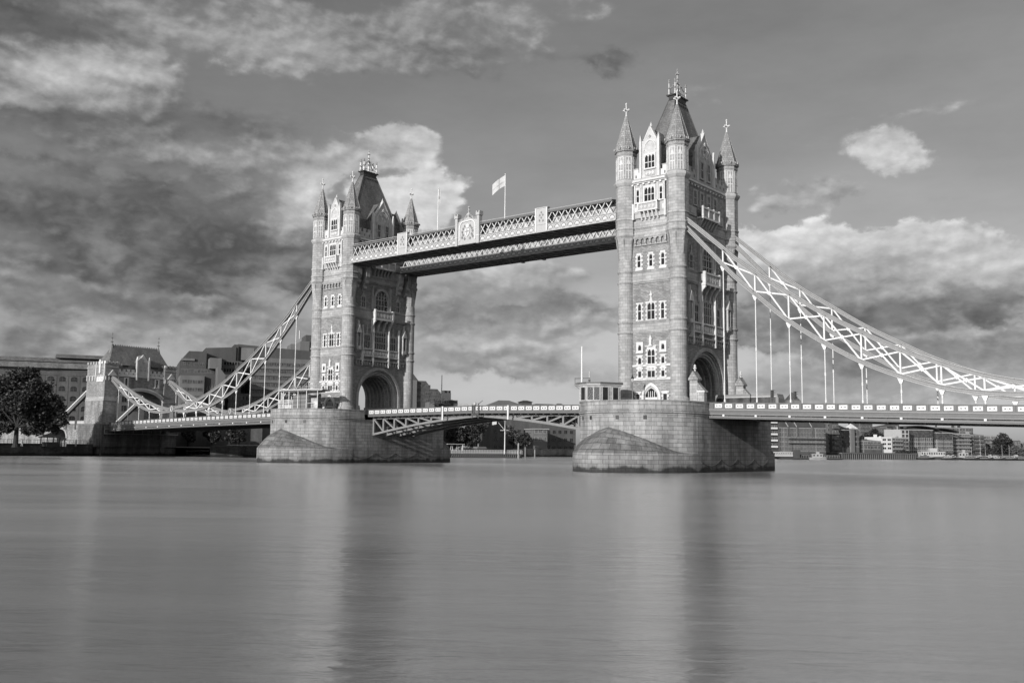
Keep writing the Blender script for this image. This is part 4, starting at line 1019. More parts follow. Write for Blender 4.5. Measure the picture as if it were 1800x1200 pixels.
ztR = lambda d: 11.28 - .0277 * (d - 10.7)
ztL = lambda d: 11.28 - .0062 * (d - 10.7) - .000085 * (d - 10.7) ** 2 - .008 * max(0, d - 11) 
side_deck(1, XR, ztR, 'suspended road deck running off to the right from the near tower', 84)
side_deck(-1, XL, ztL, 'suspended road deck on the left between the farther tower and the abutment', 93.6)

# ------------------------------------------------------------------ SUSPENSION CHAINS
HD = [13.25 + 5.54 * k for k in range(9)]
UP = [36.5, 31.9, 28.15, 24.5, 21.4, 18.5, 16.3, 14.45, 13.3]
LO = [33.75, 28.5, 23.75, 20.1, 16.95, 14.65, 12.95, 12.05, 11.8]
def chain(s, X0, y, off, ztop, label):
    root = thing('suspension_chain', label, 'bridge chain', (X0 + s * 35, y, 20), 'trussed suspension chains')
    X = lambda d: X0 + s * d
    off2 = lambda d: off * max(0, d - 10) / 50
    D = [5.9] + HD + [62.2]; U = [42.9] + UP + [12.75]; L = [41.6] + LO + [12.05]
    import bisect
    def smooth(D, Z):
        P = [Vector((X(D[0]), y, Z[0] + off2(D[0])))]
        n = len(D)
        for i in range(n - 1):
            p0 = Z[max(0, i - 1)]; p1, p2 = Z[i], Z[i + 1]; p3 = Z[min(n - 1, i + 2)]
            for k in range(1, 4):
                t = k / 3; z = .5 * (2 * p1 + (p2 - p0) * t + (2 * p0 - 5 * p1 + 4 * p2 - p3) * t * t + (3 * p1 - p0 - 3 * p2 + p3) * t ** 3)
                if i == 0: z = p1 + (p2 - p1) * t
                d = D[i] + (D[i + 1] - D[i]) * t; P.append(Vector((X(d), y, z + off2(d))))
        return P
    for nm, Z in (('upper_chord', U), ('lower_chord', L)):
        c = MB(); P = smooth(D, Z)
        for a, b in zip(P, P[1:]):
            e = (b - a).normalized() * .03
            e = e * 0; c.beam(a - e, b + e, .34, .46, M_CHAIN, (0, 1, 0))
            n = (b - a).cross(Vector((0, 1, 0))).normalized()
            for q in (-1, 1): c.beam(a + n * (q * .27) - e, b + n * (q * .27) + e, .66, .10, M_FLANGE, (0, 1, 0))
            c.beam(a - e, b + e, .40, .07, M_FLANGE, (0, 1, 0))
        c.build(nm, root)
    w = MB(); nd = len(HD)
    zu = [z - .2 + off2(d) for d, z in zip(HD, UP)]; zl = [z + .2 + off2(d) for d, z in zip(HD, LO)]
    for i in range(nd):
        w.beam((X(HD[i]), y, zl[i]), (X(HD[i]), y, zu[i]), .25, .24, M_WHITE, (0, 1, 0))
        if i < nd - 1:
            a0, a1 = X(HD[i] + .12), X(HD[i + 1] - .12)
            xm_, zm_ = (a0 + a1) / 2, (zu[i] + zl[i] + zu[i + 1] + zl[i + 1]) / 4
            for q, (p0, p1) in enumerate((((a0, zu[i] - .12), (a1, zl[i + 1] + .12)), ((a0, zl[i] + .12), (a1, zu[i + 1] - .12)))):
                yo = .06 * (1 if q else -1)
                w.beam((p0[0], y + yo, p0[1]), (p1[0], y + yo, p1[1]), .22, .23, M_WHITE, (0, 1, 0))
            # gusset at the crossing and at the chords
            t = ((zu[i] - zl[i])) / max(.1, ((zu[i] - zl[i]) + (zu[i + 1] - zl[i + 1]))); gx = a0 + (a1 - a0) * t; gz = zu[i] - .12 + (zl[i + 1] - zu[i] + .24) * t
            k = .42; w.prism([(gx - k, gz), (gx, gz - k * .8), (gx + k, gz), (gx, gz + k * .8)], lambda a, b, d: (a, y + d, b), -.2, .2, M_WHITE)
    w.build('bracing', root)
    for i, d in enumerate(HD):
        h = MB(); zb = ztop(d) - .1; zt = zl[i] - .55
        if zt - zb > .3:
            h.tube((X(d), y, zb), (X(d), y, zt), .085, M_WHITE, 8)
            h.tube((X(d), y, zb + (zt - zb) * .5 - .25), (X(d), y, zb + (zt - zb) * .5 + .25), .13, M_WHITE, 8); h.tube((X(d), y, zb), (X(d), y, zb + .6), .14, M_WHITE, 8)
        h.prism([(X(d) - .5, zt + .12), (X(d) + .5, zt + .12), (X(d) + .14, zt - .75), (X(d) - .14, zt - .75)], lambda a, b, dd: (a, y + dd, b), -.14, .14, M_WHITE)
        h.build('hanger', root)
    j = MB(); dj = 63.0; zj = 12.42 + off2(dj)      # the eye joint at the low point
    fn = lambda u, z, d: (X(dj) + u, y + d, z)
    j.prism([(1.3 * math.cos(PI * k / 8), zj + 1.0 * math.sin(PI * k / 8)) for k in range(16)], fn, -.28, .28, M_STEEL)
    for sg in (-1, 1):
        n = 18
        for k in range(n):
            a, b = 2 * PI * k / n, 2 * PI * (k + 1) / n
            j.tube(fn(.42 * math.cos(a), zj + .68 * math.sin(a), sg * .3), fn(.42 * math.cos(b), zj + .68 * math.sin(b), sg * .3), .1, M_WHITE, 5)
    j.prism([(-.8, zj - .8), (.8, zj - .8), (.95, ztop(dj) - .05), (-.95, ztop(dj) - .05)], fn, -.25, .25, M_STEEL)
    j.build('eye_joint', root)
    return root
def short_chain(s, X0, y, off, ztop, label):
    """from the low joint up to the abutment"""
    root = thing('suspension_chain', label, 'bridge chain', (X0 + s * 79, y, 15), 'trussed suspension chains')
    X = lambda d: X0 + s * d
    D = [63.9, 68.8, 74.0, 79.3, 84.9, 90.3, 94.2]; U = [12.6, 13.3, 14.5, 16.2, 18.35, 20.6, 22.2]; L = [12.1, 11.95, 12.5, 13.95, 16.1, 19.0, 21.4]
    for nm, Z, h in (('upper_chord', U, .55), ('lower_chord', L, .5)):
        c = MB()
        P = []
        n = len(D)
        for i in range(n - 1):
            p0 = Z[max(0, i - 1)]; p1, p2 = Z[i], Z[i + 1]; p3 = Z[min(n - 1, i + 2)]
            for k in range(0 if i == 0 else 1, 4):
                t = k / 3; z = .5 * (2 * p1 + (p2 - p0) * t + (2 * p0 - 5 * p1 + 4 * p2 - p3) * t * t + (3 * p1 - p0 - 3 * p2 + p3) * t ** 3); P.append(Vector((X(D[i] + (D[i + 1] - D[i]) * t), y, z)))
        for a, b in zip(P, P[1:]):
            c.beam(a, b, .34, h, M_CHAIN, (0, 1, 0)); n_ = (b - a).cross(Vector((0, 1, 0))).normalized()
            for q in (-1, 1): c.beam(a + n_ * (q * h * .55), b + n_ * (q * h * .55), .6, .08, M_FLANGE, (0, 1, 0))
        c.build(nm, root)
    w = MB()
    for i in range(1, 5):
        a, b = D[i], D[i + 1]
        w.beam((X(a), y, L[i] + .2), (X(a), y, U[i] - .2), .2, .2, M_WHITE, (0, 1, 0))
        w.beam((X(a + .1), y - .05, L[i] + .3), (X(b - .1), y - .05, U[i + 1] - .3), .18, .22, M_WHITE, (0, 1, 0)); w.beam((X(a + .1), y + .05, U[i] - .3), (X(b - .1), y + .05, L[i + 1] + .3), .18, .22, M_WHITE, (0, 1, 0))
    w.build('bracing', root)
    for d in D[1:6]:
        i = D.index(d); h = MB(); h.tube((X(d), y, ztop(d) - .1), (X(d), y, L[i] - .5), .08, M_WHITE, 6); h.prism([(X(d) - .3, L[i] - .25), (X(d) + .3, L[i] - .25), (X(d) + .12, L[i] - .8), (X(d) - .12, L[i] - .8)], lambda a, b, dd: (a, y + dd, b), -.12, .12, M_WHITE); h.build('hanger', root)
    return root
chain(1, XR, -9.0, -.35, ztR, 'nearer suspension chain with white bracing sweeping down to the right of the near tower')
chain(1, XR, 9.0, -.35, ztR, 'farther suspension chain on the right, seen behind the nearer one')
chain(-1, XL, -9.0, .3, ztL, 'nearer suspension chain left of the farther tower, sweeping down to the left')
chain(-1, XL, 9.0, .3, ztL, 'farther suspension chain on the left, crossing behind the farther tower foot')
short_chain(-1, XL, -9.0, 0, ztL, 'short chain rising left to the near corner of the abutment gateway')
short_chain(-1, XL, 9.0, 0, ztL, 'short chain rising left to the far corner of the abutment gateway')
# ------------------------------------------------------------------ RIVER AND BANKS
wm = bpy.data.materials.new('river_water'); wm.use_nodes = True; nt = wm.node_tree; nt.nodes.clear()
p = geo(nt); rot = N(nt, 'ShaderNodeVectorRotate', rotation_type='Z_AXIS'); nt.links.new(p, rot.inputs['Vector']); rot.inputs['Angle'].default_value = -YAW + .05
rv = rot.outputs[0]
n1 = noise(nt, scaled(nt, rv, (0.06, 0.42, 1)), 1.0, 5, 0.6, 0.5); n2 = noise(nt, scaled(nt, rv, (0.011, 0.045, 1)), 1.0, 5, 0.6, 0.8); n3 = noise(nt, scaled(nt, rv, (0.32, 1.15, 1)), 1.0, 5, 0.62, 0.4)
patch = ramp(nt, noise(nt, scaled(nt, rv, (0.02, 0.03, 1)), 1.0, 3, 0.5), [(0.40, 0.45), (0.62, 1.0)])
h = mathn(nt, 'ADD', mathn(nt, 'MULTIPLY', n1, 0.62), mathn(nt, 'ADD', mathn(nt, 'MULTIPLY', n2, 1.6), mathn(nt, 'MULTIPLY', mathn(nt, 'MULTIPLY', n3, 0.62), patch)))
bp = N(nt, 'ShaderNodeBump'); bp.inputs['Strength'].default_value = 0.6; bp.inputs['Distance'].default_value = 0.26; nt.links.new(h, bp.inputs['Height'])
gl = N(nt, 'ShaderNodeBsdfAnisotropic'); gl.distribution = 'GGX'; gl.inputs['Anisotropy'].default_value = 0.32; gl.inputs['Color'].default_value = g3(0.98)
cx_ = N(nt, 'ShaderNodeCombineXYZ'); cx_.inputs[0].default_value = math.cos(YAW); cx_.inputs[1].default_value = math.sin(YAW); nt.links.new(cx_.outputs[0], gl.inputs['Tangent'])
rr_ = mathn(nt, 'ADD', mathn(nt, 'MULTIPLY', n1, 0.08), mathn(nt, 'MULTIPLY', n2, 0.22)); nt.links.new(mathn(nt, 'ADD', rr_, 0.065), gl.inputs['Roughness'])
df = N(nt, 'ShaderNodeBsdfDiffuse'); nt.links.new(ramp(nt, n2, [(0.35, 0.05), (0.65, 0.08)]), df.inputs[0])
lw = N(nt, 'ShaderNodeLayerWeight'); lw.inputs['Blend'].default_value = 0.62
mxs = N(nt, 'ShaderNodeMixShader'); nt.links.new(ramp(nt, lw.outputs['Fresnel'], [(0.0, 0.55), (0.55, 0.82), (1.0, 0.94)]), mxs.inputs[0])
nt.links.new(df.outputs[0], mxs.inputs[1]); nt.links.new(gl.outputs[0], mxs.inputs[2])
for q in (gl, df): nt.links.new(bp.outputs[0], q.inputs['Normal'])
mo_ = N(nt, 'ShaderNodeOutputMaterial'); nt.links.new(mxs.outputs[0], mo_.inputs[0])
w = MB(); w.face([(-3000, -1500, 0), (3000, -1500, 0), (3000, 6000, 0), (-3000, 6000, 0)], wm); tag(w.build('river', None), kind='structure')

SH = [(-178.5, -420), (-178.5, -12.6), (-176.0, -12.4), (-176.0, 12.6), (-160, 13), (-150, 17), (-152, 50), (-175, 120), (-175, 170), (-160, 215), (-132, 260), (-108, 300), (-95, 350), (-66, 400), (-40, 460), (20, 620), (160, 900), (700, 1500), (2500, 2200)]
g = MB(); g.face([(x, y, 2.6) for x, y in SH] + [(2500, 5500, 2.6), (-2900, 5500, 2.6), (-2900, -420, 2.6)], M_PAVE)
tag(g.build('ground', None), kind='structure')
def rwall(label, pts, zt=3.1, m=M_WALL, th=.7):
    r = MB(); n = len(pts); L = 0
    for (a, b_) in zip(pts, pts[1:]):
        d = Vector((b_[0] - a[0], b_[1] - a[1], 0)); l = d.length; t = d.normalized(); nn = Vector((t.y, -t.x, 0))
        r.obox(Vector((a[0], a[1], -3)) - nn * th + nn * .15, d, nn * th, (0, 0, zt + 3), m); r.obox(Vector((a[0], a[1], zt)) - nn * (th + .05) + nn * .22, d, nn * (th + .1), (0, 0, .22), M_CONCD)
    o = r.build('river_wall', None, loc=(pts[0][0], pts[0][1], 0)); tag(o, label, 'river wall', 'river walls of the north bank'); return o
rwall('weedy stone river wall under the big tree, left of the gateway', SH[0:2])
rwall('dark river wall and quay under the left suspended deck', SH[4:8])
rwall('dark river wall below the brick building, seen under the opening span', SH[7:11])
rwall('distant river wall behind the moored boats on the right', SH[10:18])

# ------------------------------------------------------------------ ABUTMENT GATEWAY
def abutment():
    root = thing('abutment_gateway', 'squat stone gateway tower with steep slate roof and wide arch ending the left span', 'gateway', (-182, 0, 0))
    x0, x1 = -186.5, -177.0; Y0, Y1 = -10.6, 11.0
    def PX(a, b_, d): return (d, a, b_)
    w = MB(); yc = .4
    op = [(9.0, 9.0)] + [(9.0 * math.cos(PI * i / 24), 13.2 + 6.3 * math.sin(PI * i / 24)) for i in range(25)] + [(-9.0, 9.0)]
    w.prism([(Y0 - .2 - yc, 9.0), (Y0 - .2 - yc, 22.9), (Y1 + .2 - yc, 22.9), (Y1 + .2 - yc, 9.0)] + op, lambda a, b_, d: (d, a + yc, b_), x0, x1, M_RUBD)
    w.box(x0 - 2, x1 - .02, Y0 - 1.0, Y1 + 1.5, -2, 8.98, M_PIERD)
    w.build('wall', root)
    m = MB()
    for (a, b_, d0, d1) in ((8.6, 9.1, -.5, .2), (8.2, 8.7, -1.0, -.1)):
        A = [(a * math.cos(PI * i / 26), 13.2 + (a - 2.7) * math.sin(PI * i / 26)) for i in range(27)]; B = [(b_ * math.cos(PI * i / 26), 13.2 + (b_ - 2.7) * math.sin(PI * i / 26)) for i in range(27)]
        for i in range(26):
            V = [(x1 + d0, q[0] + yc, q[1]) for q in (A[i], A[i + 1], B[i + 1], B[i])] + [(x1 + d1, q[0] + yc, q[1]) for q in (A[i], A[i + 1], B[i + 1], B[i])]
            m.solid(V, [(0, 1, 2, 3), (4, 5, 6, 7), (0, 1, 5, 4), (1, 2, 6, 5), (2, 3, 7, 6), (3, 0, 4, 7)], M_TRIM)
    m.build('arch_moulding', root)
    for ya, yb in ((Y0 - .4, Y0 + 3.5), (Y1 - 3.4, Y1 + .4)):       # corner turrets, square
        t = MB()
        t.box(x0 - .3, x1 + .3, ya - .25, yb, 8.9, 15.5, M_RUBD); t.box(x0 - .2, x1 + .35, ya - .1, yb - .1, 15.5, 26.0, M_RUB)
        t.prism([(ya - .25, 15.5), (yb, 15.5), (yb - .1, 16.6), (ya - .1, 16.6)], PX, x0 - .3, x1 + .36, M_ASH)
        t.box(x0 - .35, x1 + .55, ya - .3, yb + .1, 22.5, 22.8, M_ASH); t.box(x0 - .3, x1 + .5, ya - .25, yb + .05, 24.9, 25.15, M_ASH)
        for i in range(5):
            y = ya + .1 + i * (yb - ya - .2) / 4; t.box(x1 + .2, x1 + .52, y - .14, y + .14, 21.4, 22.5, M_TRIM)
        for i in range(4):
            y = ya + .35 + i * (yb - ya - .6) / 3; t.box(x1 - .1, x1 + .5, y - .34, y + .34, 26.0, 26.7, M_ASH)
        for i in range(7):
            x = x0 + .3 + i * 1.55; t.box(x - .45, x + .45, ya - .28, ya + .4, 26.0, 26.7, M_TRIM if i > 3 else M_ASH)
            t.box(x - .16, x + .16, ya - .42, ya, 21.3, 22.5, M_TRIM)
        for x in (x1 + .1, x1 - 4.5): t.box(x - .18, x + .18, ya - .36, ya + .1, 22.8, 26.2, M_TRIM)
        t.box(x1 - 3.9, x1 - .3, ya - .34, ya, 20.9, 22.4, M_TRIM); t.box(x1 - 2.6, x1 - 1.8, ya - .5, ya, 23.3, 27.2, M_TRIM)
        t.prism([(ya + .6, 22.6), (yb - .6, 22.6), ((ya + yb) / 2, 24.3)], PX, x1 + .2, x1 + .9, M_CARV)
        t.build('corner_turret', root)
        b_ = MB(); b_.box(x1 - 3.6, x1 + .9, ya - .45, ya + .6, -2, 8.9, M_PIERD); b_.build('buttress', root)
    c = MB(); c.box(x1 - .3, x1 + .3, Y0 + 3.4, Y1 - 3.5, 22.6, 22.95, M_GABL); c.box(x1 - .3, x1 + .22, Y0 + 3.4, Y1 - 3.5, 22.95, 24.1, M_GABL)
    n = 11
    for i in range(n):
        y = Y0 + 3.9 + i * (Y1 - Y0 - 7.8) / (n - 1)
        if abs(y - yc) > 2.0: c.box(x1 - .3, x1 + .2, y - .38, y + .38, 24.1, 24.75, M_GABL); c.box(x1 + .22, x1 + .26, y - .12, y + .12, 23.4, 23.7, M_DARK)
    c.build('battlement', root)
    for y in (-4.5, 5.2):
        f = MB(); f.box(x1 - .1, x1 + .14, y - .75, y - .3, 20.0, 22.2, M_TRIM); f.box(x1 - .1, x1 + .14, y + .3, y + .75, 20.0, 22.2, M_TRIM); f.box(x1 - .1, x1 + .16, y - .8, y + .8, 19.8, 20.0, M_TRIM); f.box(x1 - .1, x1 + .16, y - .75, y + .75, 22.2, 22.4, M_TRIM)
        o = f.build('window', root); q = MB(); q.box(x1 - .1, x1 + .03, y - .3, y + .3, 20.0, 22.2, M_GLASS); q.build('pane', o)
    gb = MB(); gb.prism([(yc - 1.7, 22.9), (yc - 1.7, 27.2), (yc, 29.3), (yc + 1.7, 27.2), (yc + 1.7, 22.9)], PX, x1 - .5, x1 + .35, M_CARV)
    for s in (-1, 1): gb.box(x1 - .2, x1 + .6, yc + s * 1.85 - .2, yc + s * 1.85 + .2, 21.8, 27.6, M_CARV); gb.prism([(yc + s * 1.85 - .2, 27.6), (yc + s * 1.85 + .2, 27.6), (yc + s * 1.85, 28.6)], PX, x1 - .1, x1 + .5, M_TRIM)
    for y, z in ((-.6, 25.6), (.6, 25.6), (-.6, 24.7), (.6, 24.7), (0, 26.9)): gb.prism([(yc + y - .4, z), (yc + y, z - .4), (yc + y + .4, z), (yc + y, z + .4)], PX, x1 + .3, x1 + .45, M_ASH)
    gb.prism([(yc - 1.7, 26.9), (yc, 29.2), (yc + 1.7, 26.9)], PX, x1 - 3.6, x1 - .5, M_ROOF)
    gb.build('gable', root)
    r = MB(); zt = 31.4; za = 23.4; xm = (x0 + x1) / 2
    V = [(x0 + .6, Y0 + .6, za), (x1 - .6, Y0 + .6, za), (x1 - .6, Y1 - .6, za), (x0 + .6, Y1 - .6, za), (x0 + 1.2, Y0 + 1.3, 26.2), (x1 - 1.2, Y0 + 1.3, 26.2), (x1 - 1.2, Y1 - 1.3, 26.2), (x0 + 1.2, Y1 - 1.3, 26.2), (xm - .25, Y0 + 3.9, zt), (xm + .25, Y0 + 3.9, zt), (xm + .25, Y1 - 3.1, zt), (xm - .25, Y1 - 3.1, zt)]
    r.solid(V, [(0, 3, 2, 1), (8, 9, 10, 11)] + [(i, (i + 1) % 4, 4 + (i + 1) % 4, 4 + i) for i in range(4)] + [(4 + i, 4 + (i + 1) % 4, 8 + (i + 1) % 4, 8 + i) for i in range(4)], M_ROOF)
    ro = r.build('roof', root)
    q = MB(); q.box(xm - .12, xm + .12, Y0 + 3.9, Y1 - 3.1, zt, zt + .45, M_STEELM)
    for i in range(20): y = Y0 + 4.2 + i * .72; q.box(xm - .1, xm + .1, y - .12, y + .12, zt + .45, zt + .75, M_ROOF)
    q.build('ridge_cresting', ro)
    for y in (Y0 + 3.8, Y1 - 3.0):
        f = MB(); f.lathe(xm, y, [(.9, 29.6), (.35, 31.6), (.14, 32.3), (.12, 32.7), (.5, 32.85), (.1, 33.0), (.08, 33.8), (.35, 33.95), (.06, 34.1), (.05, 34.9), (.2, 35.0), (.02, 35.6)], 8, M_GOLDD); f.build('finial', ro)
    for y in (-4.4, 5.0):
        d = MB(); d.box(x1 - 3.2, x1 - 1.0, y - .9, y + .9, 24.2, 26.0, M_DARK); d.prism([(x1 - .5, 25.9), (x1 - .5, 26.0), (x1 - 2.6, 26.8), (x1 - 2.6, 26.0)], lambda a, b_, dd: (a, dd, b_), y - 1.2, y + 1.2, M_ROOF); d.build('dormer', ro)
    # scaffold gantry hung below the deck on the river face
    s = MB(); 
    for z in (6.3, 7.6): s.tube((x1 + 1.6, -11, z), (x1 + 1.6, 12, z), .07, M_CREAM, 5)
    for i in range(9): s.tube((x1 + 1.6, -11 + 2.87 * i, 6.2), (x1 + 1.6, -11 + 2.87 * i, 8.4), .05, M_CREAM, 5)
    s.box(x1 + .4, x1 + 1.7, -11, 12, 6.1, 6.2, M_STEELM); s.build('walkway_gantry', root)
    return root
abutment()
# approach viaduct behind the gateway
root = thing('approach_viaduct', 'stone approach road with pale parapet panels and an arched opening, left of the gateway', 'viaduct', (-230, 0, 2.6))
v = MB(); xa = -203.0
P = [(-188.5, 2.0), (-188.5, 8.9), (-330, 8.9), (-330, 2.0), (xa - 2.9, 2.0)] + [(xa - 2.9 * math.cos(PI * i / 12), 5.0 + 2.6 * math.sin(PI * i / 12)) for i in range(13)] + [(xa + 2.9, 2.0)]
v.prism(P, lambda a, b_, d: (a, d, b_), -9.4, 9.4, M_RUBD); v.build('wall', root)
a = MB()
for i in range(12):
    q = [(xa - r_ * math.cos(PI * k / 12), 5.0 + (r_ - .3) * math.sin(PI * k / 12)) for r_, k in ((2.9, i), (2.9, i + 1), (3.6, i + 1), (3.6, i))]
    a.prism(q, lambda aa, bb, d: (aa, d, bb), -9.65, -9.3, M_ASH)
a.build('arch_moulding', root)
k = MB(); k.box(-203 - 2.9, -203 + 2.9, -4.2, -4, 2, 8, M_DARK); k.build('passage_shade_panel', root)  # dark panel that paints the shade inside the arched opening
for yy in (-9.3, 9.3):
    p_ = MB(); p_.box(-330, -188.5, yy - .2, yy + .2, 8.9, 9.15, M_STEEL); p_.box(-330, -188.5, yy - .18, yy + .18, 10.0, 10.15, M_STEEL)
    for i in range(26):
        x = -189.5 - 5.5 * i; p_.box(x - .35, x + .35, yy - .3, yy + .3, 7.6, 10.25, M_STEELD)
        p_.box(x - 5.0, x - .5, yy - .06, yy + .06, 9.15, 10.0, M_CREAM)
    p_.build('parapet', root)
for yy, nm in ((-9.3, 'nearer land chain, a pale diagonal bar dropping left behind the gateway'), (9.3, 'farther land chain, a pale diagonal bar seen through the gateway arch')):
    c = MB(); A_, B_ = Vector((-187.2, yy, 19.3)), Vector((-206.5, yy, 9.3))
    c.beam(A_, B_, .5, .9, M_STEEL, (0, 1, 0)); c.beam(A_ + Vector((0, 0, .55)), B_ + Vector((0, 0, .55)), .75, .3, M_WHITE, (0, 1, 0)); c.beam(A_ - Vector((0, 0, .7)), B_ - Vector((0, 0, .7)), .6, .2, M_BLACK, (0, 1, 0))
    tag(c.build('land_chain', None, loc=B_), nm, 'bridge chain', 'land chains behind the gateway')

# ------------------------------------------------------------------ BUILDINGS
class Bld:
    def __init__(s, name, label, px, D, cat='building', group=None):
        g_ = ground(px, D, 2.6); s.o = g_; s.root = thing(name, label, cat, g_, group); s.wm = {}
    def frame(s, pL, DL, pR, DR):
        wd = (pR - pL) / FPX * DL; DR = DL + max(-.35 * wd, min(.35 * wd, DR - DL))
        A = ground(pL, DL, 2.6); B = ground(pR, DR, 2.6); A.z = B.z = 0; t = (B - A); L = t.length; t.normalize(); n = Vector((t.y, -t.x, 0))
        return A, t, n, L
    def block(s, name, pL, DL, pR, DR, yt, depth, mat, yb=None, ytR=None, chamL=0, chamR=0, back=0):
        """block whose front stands between two picture columns at given depths; yt its roof row"""
        A, t, n, L = s.frame(pL, DL, pR, DR); A = A - n * back
        z1 = atD(pL, yt, DL).z; z1b = atD(pR, ytR if ytR is not None else yt, DR).z if ytR is not None else z1
        z0 = 2.0 if yb is None else atD(pL, yb, DL).z
        m = MB(); fn = lambda u, z, d: A + t * u + n * d + Vector((0, 0, z))
        poly = [(0, z0), (0, z1 - chamL), (chamL * .8, z1), (L - chamR * .8, z1b), (L, z1b - chamR), (L, z0)]
        if chamL == 0: poly.pop(1)
        if chamR == 0: poly.pop(-2)
        m.prism(poly, fn, -depth, 0, mat); o = m.build(name, s.root)
        return dict(A=A, t=t, n=n, L=L, z0=z0, z1=z1, z1b=z1b, fn=fn, o=o)
    def strip(s, name, bk, u0, u1, z0, z1, d0, d1, mat):
        m = MB(); fbox(m, bk['fn'], u0, u1, z0, z1, d0, d1, mat); return m.build(name, s.root)
    def windows(s, bk, u0, u1, n, zs, w, h, glass=M_GLASSL, frame=M_CONC, arch=False, proud=.06, mull=1, name='window'):
        key = (w, h, glass.name, frame.name, arch, mull)
        ang = math.atan2(bk['t'].y, bk['t'].x)
        if key not in s.wm:
            m = MB(); fn = lambda u, z, d: (u, -d, z); fr = .1
            if arch:
                m.prism([(-w / 2, 0)] + [(-w / 2 * math.cos(PI * i / 8), h - w / 2 * .7 + w / 2 * .7 * math.sin(PI * i / 8)) for i in range(9)] + [(w / 2, 0)], fn, -.05, .04, glass)
                fbox(m, fn, -w / 2 - .15, w / 2 + .15, -.2, 0, -.05, .12, frame)
                fbox(m, fn, -.03, .03, 0, h - .1, -.05, .07, frame); fbox(m, fn, -w / 2, w / 2, h * .45, h * .45 + .05, -.05, .068, frame)
            else:
                fbox(m, fn, -w / 2, w / 2, 0, h, -.05, .055, glass)
                for a_, b_, c_, d_ in ((-w / 2 - fr, w / 2 + fr, -fr, 0), (-w / 2 - fr, w / 2 + fr, h, h + fr), (-w / 2 - fr, -w / 2, 0, h), (w / 2, w / 2 + fr, 0, h)): fbox(m, fn, a_, b_, c_, d_, -.05, .1, frame)
                for k in range(1, mull + 1): c = -w / 2 + w * k / (mull + 1); fbox(m, fn, c - .05, c + .05, 0, h, -.05, .07, frame)
            o = m.build(name, None); o.parent = s.root; s.wm[key] = o.data; first = o
        else: first = None
        for z in zs:
            for i in range(n):
                u = u0 + (u1 - u0) * (i + .5) / n; o = first or bpy.data.objects.new(name, s.wm[key])
                if first is None: COL.objects.link(o); o.parent = s.root
                first = None
                o.location = bk['fn'](u, z, 0) - Vector(s.root['_o']); o.rotation_euler = (0, 0, ang)
def zrow(px, D, ys): return [atD(px, y, D).z for y in ys]

# brick warehouse with arched windows, far left
B = Bld('brick_warehouse', 'long dark brick warehouse with arched windows and slate roof, behind the big tree', 90, 330)
bk = B.block('wall', -60, 322, 196, 338, 651, 18, M_BRICK, ytR=650)
L = bk['L']; zt = bk['z1']
m = MB(); fbox(m, bk['fn'], 0, L, zt, zt + 2.0, -18, -1.6, M_GLASSL); fbox(m, bk['fn'], 0, L, zt, zt + .12, -1.6, .25, M_CONCD); fbox(m, bk['fn'], 0, L, zt + .9, zt + 1.0, -.1, .0, M_CONC)
for i in range(int(L / 1.6)): fbox(m, bk['fn'], i * 1.6, i * 1.6 + .08, zt + .1, zt + .9, -.1, .0, M_CONC)
m.build('attic_glazing', B.root)
m = MB(); fn = bk['fn']
m.prism([(0.5, zt + 2.0), (-.8, zt + 2.1), (-1.8, zt + 4.0), (-17, zt + 4.0), (-17, zt + 2.0)], lambda a, b_, d: fn(d, b_, a), 0, L, M_ROOF)
m.prism([(-2.4, zt + 4.3), (-5.5, zt + 5.9), (-17, zt + 5.9), (-17, zt + 4.3)], lambda a, b_, d: fn(d, b_, a), 0, L, M_ROOF)
m.prism([(-3.0, zt + 5.9), (-6.5, zt + 7.4), (-17, zt + 7.4), (-17, zt + 5.9)], lambda a, b_, d: fn(d, b_, a), L * .56, L, M_ROOF)
fbox(m, fn, 0, L, zt + 4.0, zt + 4.3, -16, -3.0, M_BLACK)
m.build('roof', B.root)
for j, ys in enumerate((670, 687, 704.5, 722, 739.5, 757)):
    z = atD(116, ys, 333).z; B.windows(bk, L * .005, L * .995, 12, [z], 2.0, 1.75, M_GLASS, M_BRICKL, arch=True)
m = MB()
for i in range(13): u = L * (.005 + .99 * i / 12); fbox(m, fn, u - .09, u + .09, 3, zt - .5, -.02, .09, M_BRICKD)
fbox(m, fn, 0, L, zt - .35, zt, -.02, .2, M_BRICKL); m.build('pilaster_strip', B.root)
# concrete hotel
B = Bld('concrete_hotel', 'stepped brutalist concrete hotel with bands of windows, behind the left chains', 430, 360)
def hw(bk, ys, px, D, n, w, h, u0=.03, u1=.97, **k): B.windows(bk, bk['L'] * u0, bk['L'] * u1, n, zrow(px, D, ys), w, h, **k)
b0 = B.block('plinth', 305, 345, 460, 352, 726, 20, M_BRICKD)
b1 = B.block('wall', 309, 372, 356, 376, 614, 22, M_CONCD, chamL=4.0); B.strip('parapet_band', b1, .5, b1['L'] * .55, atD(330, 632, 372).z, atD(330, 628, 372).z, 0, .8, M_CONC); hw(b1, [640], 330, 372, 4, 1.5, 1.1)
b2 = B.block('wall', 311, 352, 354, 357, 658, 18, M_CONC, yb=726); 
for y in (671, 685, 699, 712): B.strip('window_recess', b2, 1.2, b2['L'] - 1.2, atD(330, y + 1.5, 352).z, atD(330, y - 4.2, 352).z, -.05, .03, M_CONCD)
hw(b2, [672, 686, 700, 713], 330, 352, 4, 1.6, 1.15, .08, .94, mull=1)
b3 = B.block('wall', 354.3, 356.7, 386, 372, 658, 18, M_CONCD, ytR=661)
m = MB(); fn3 = b3['fn']; ce = b3['L'] * .5; zc = atD(369, 686, 362).z      # the emblem: a fan of curved leaves
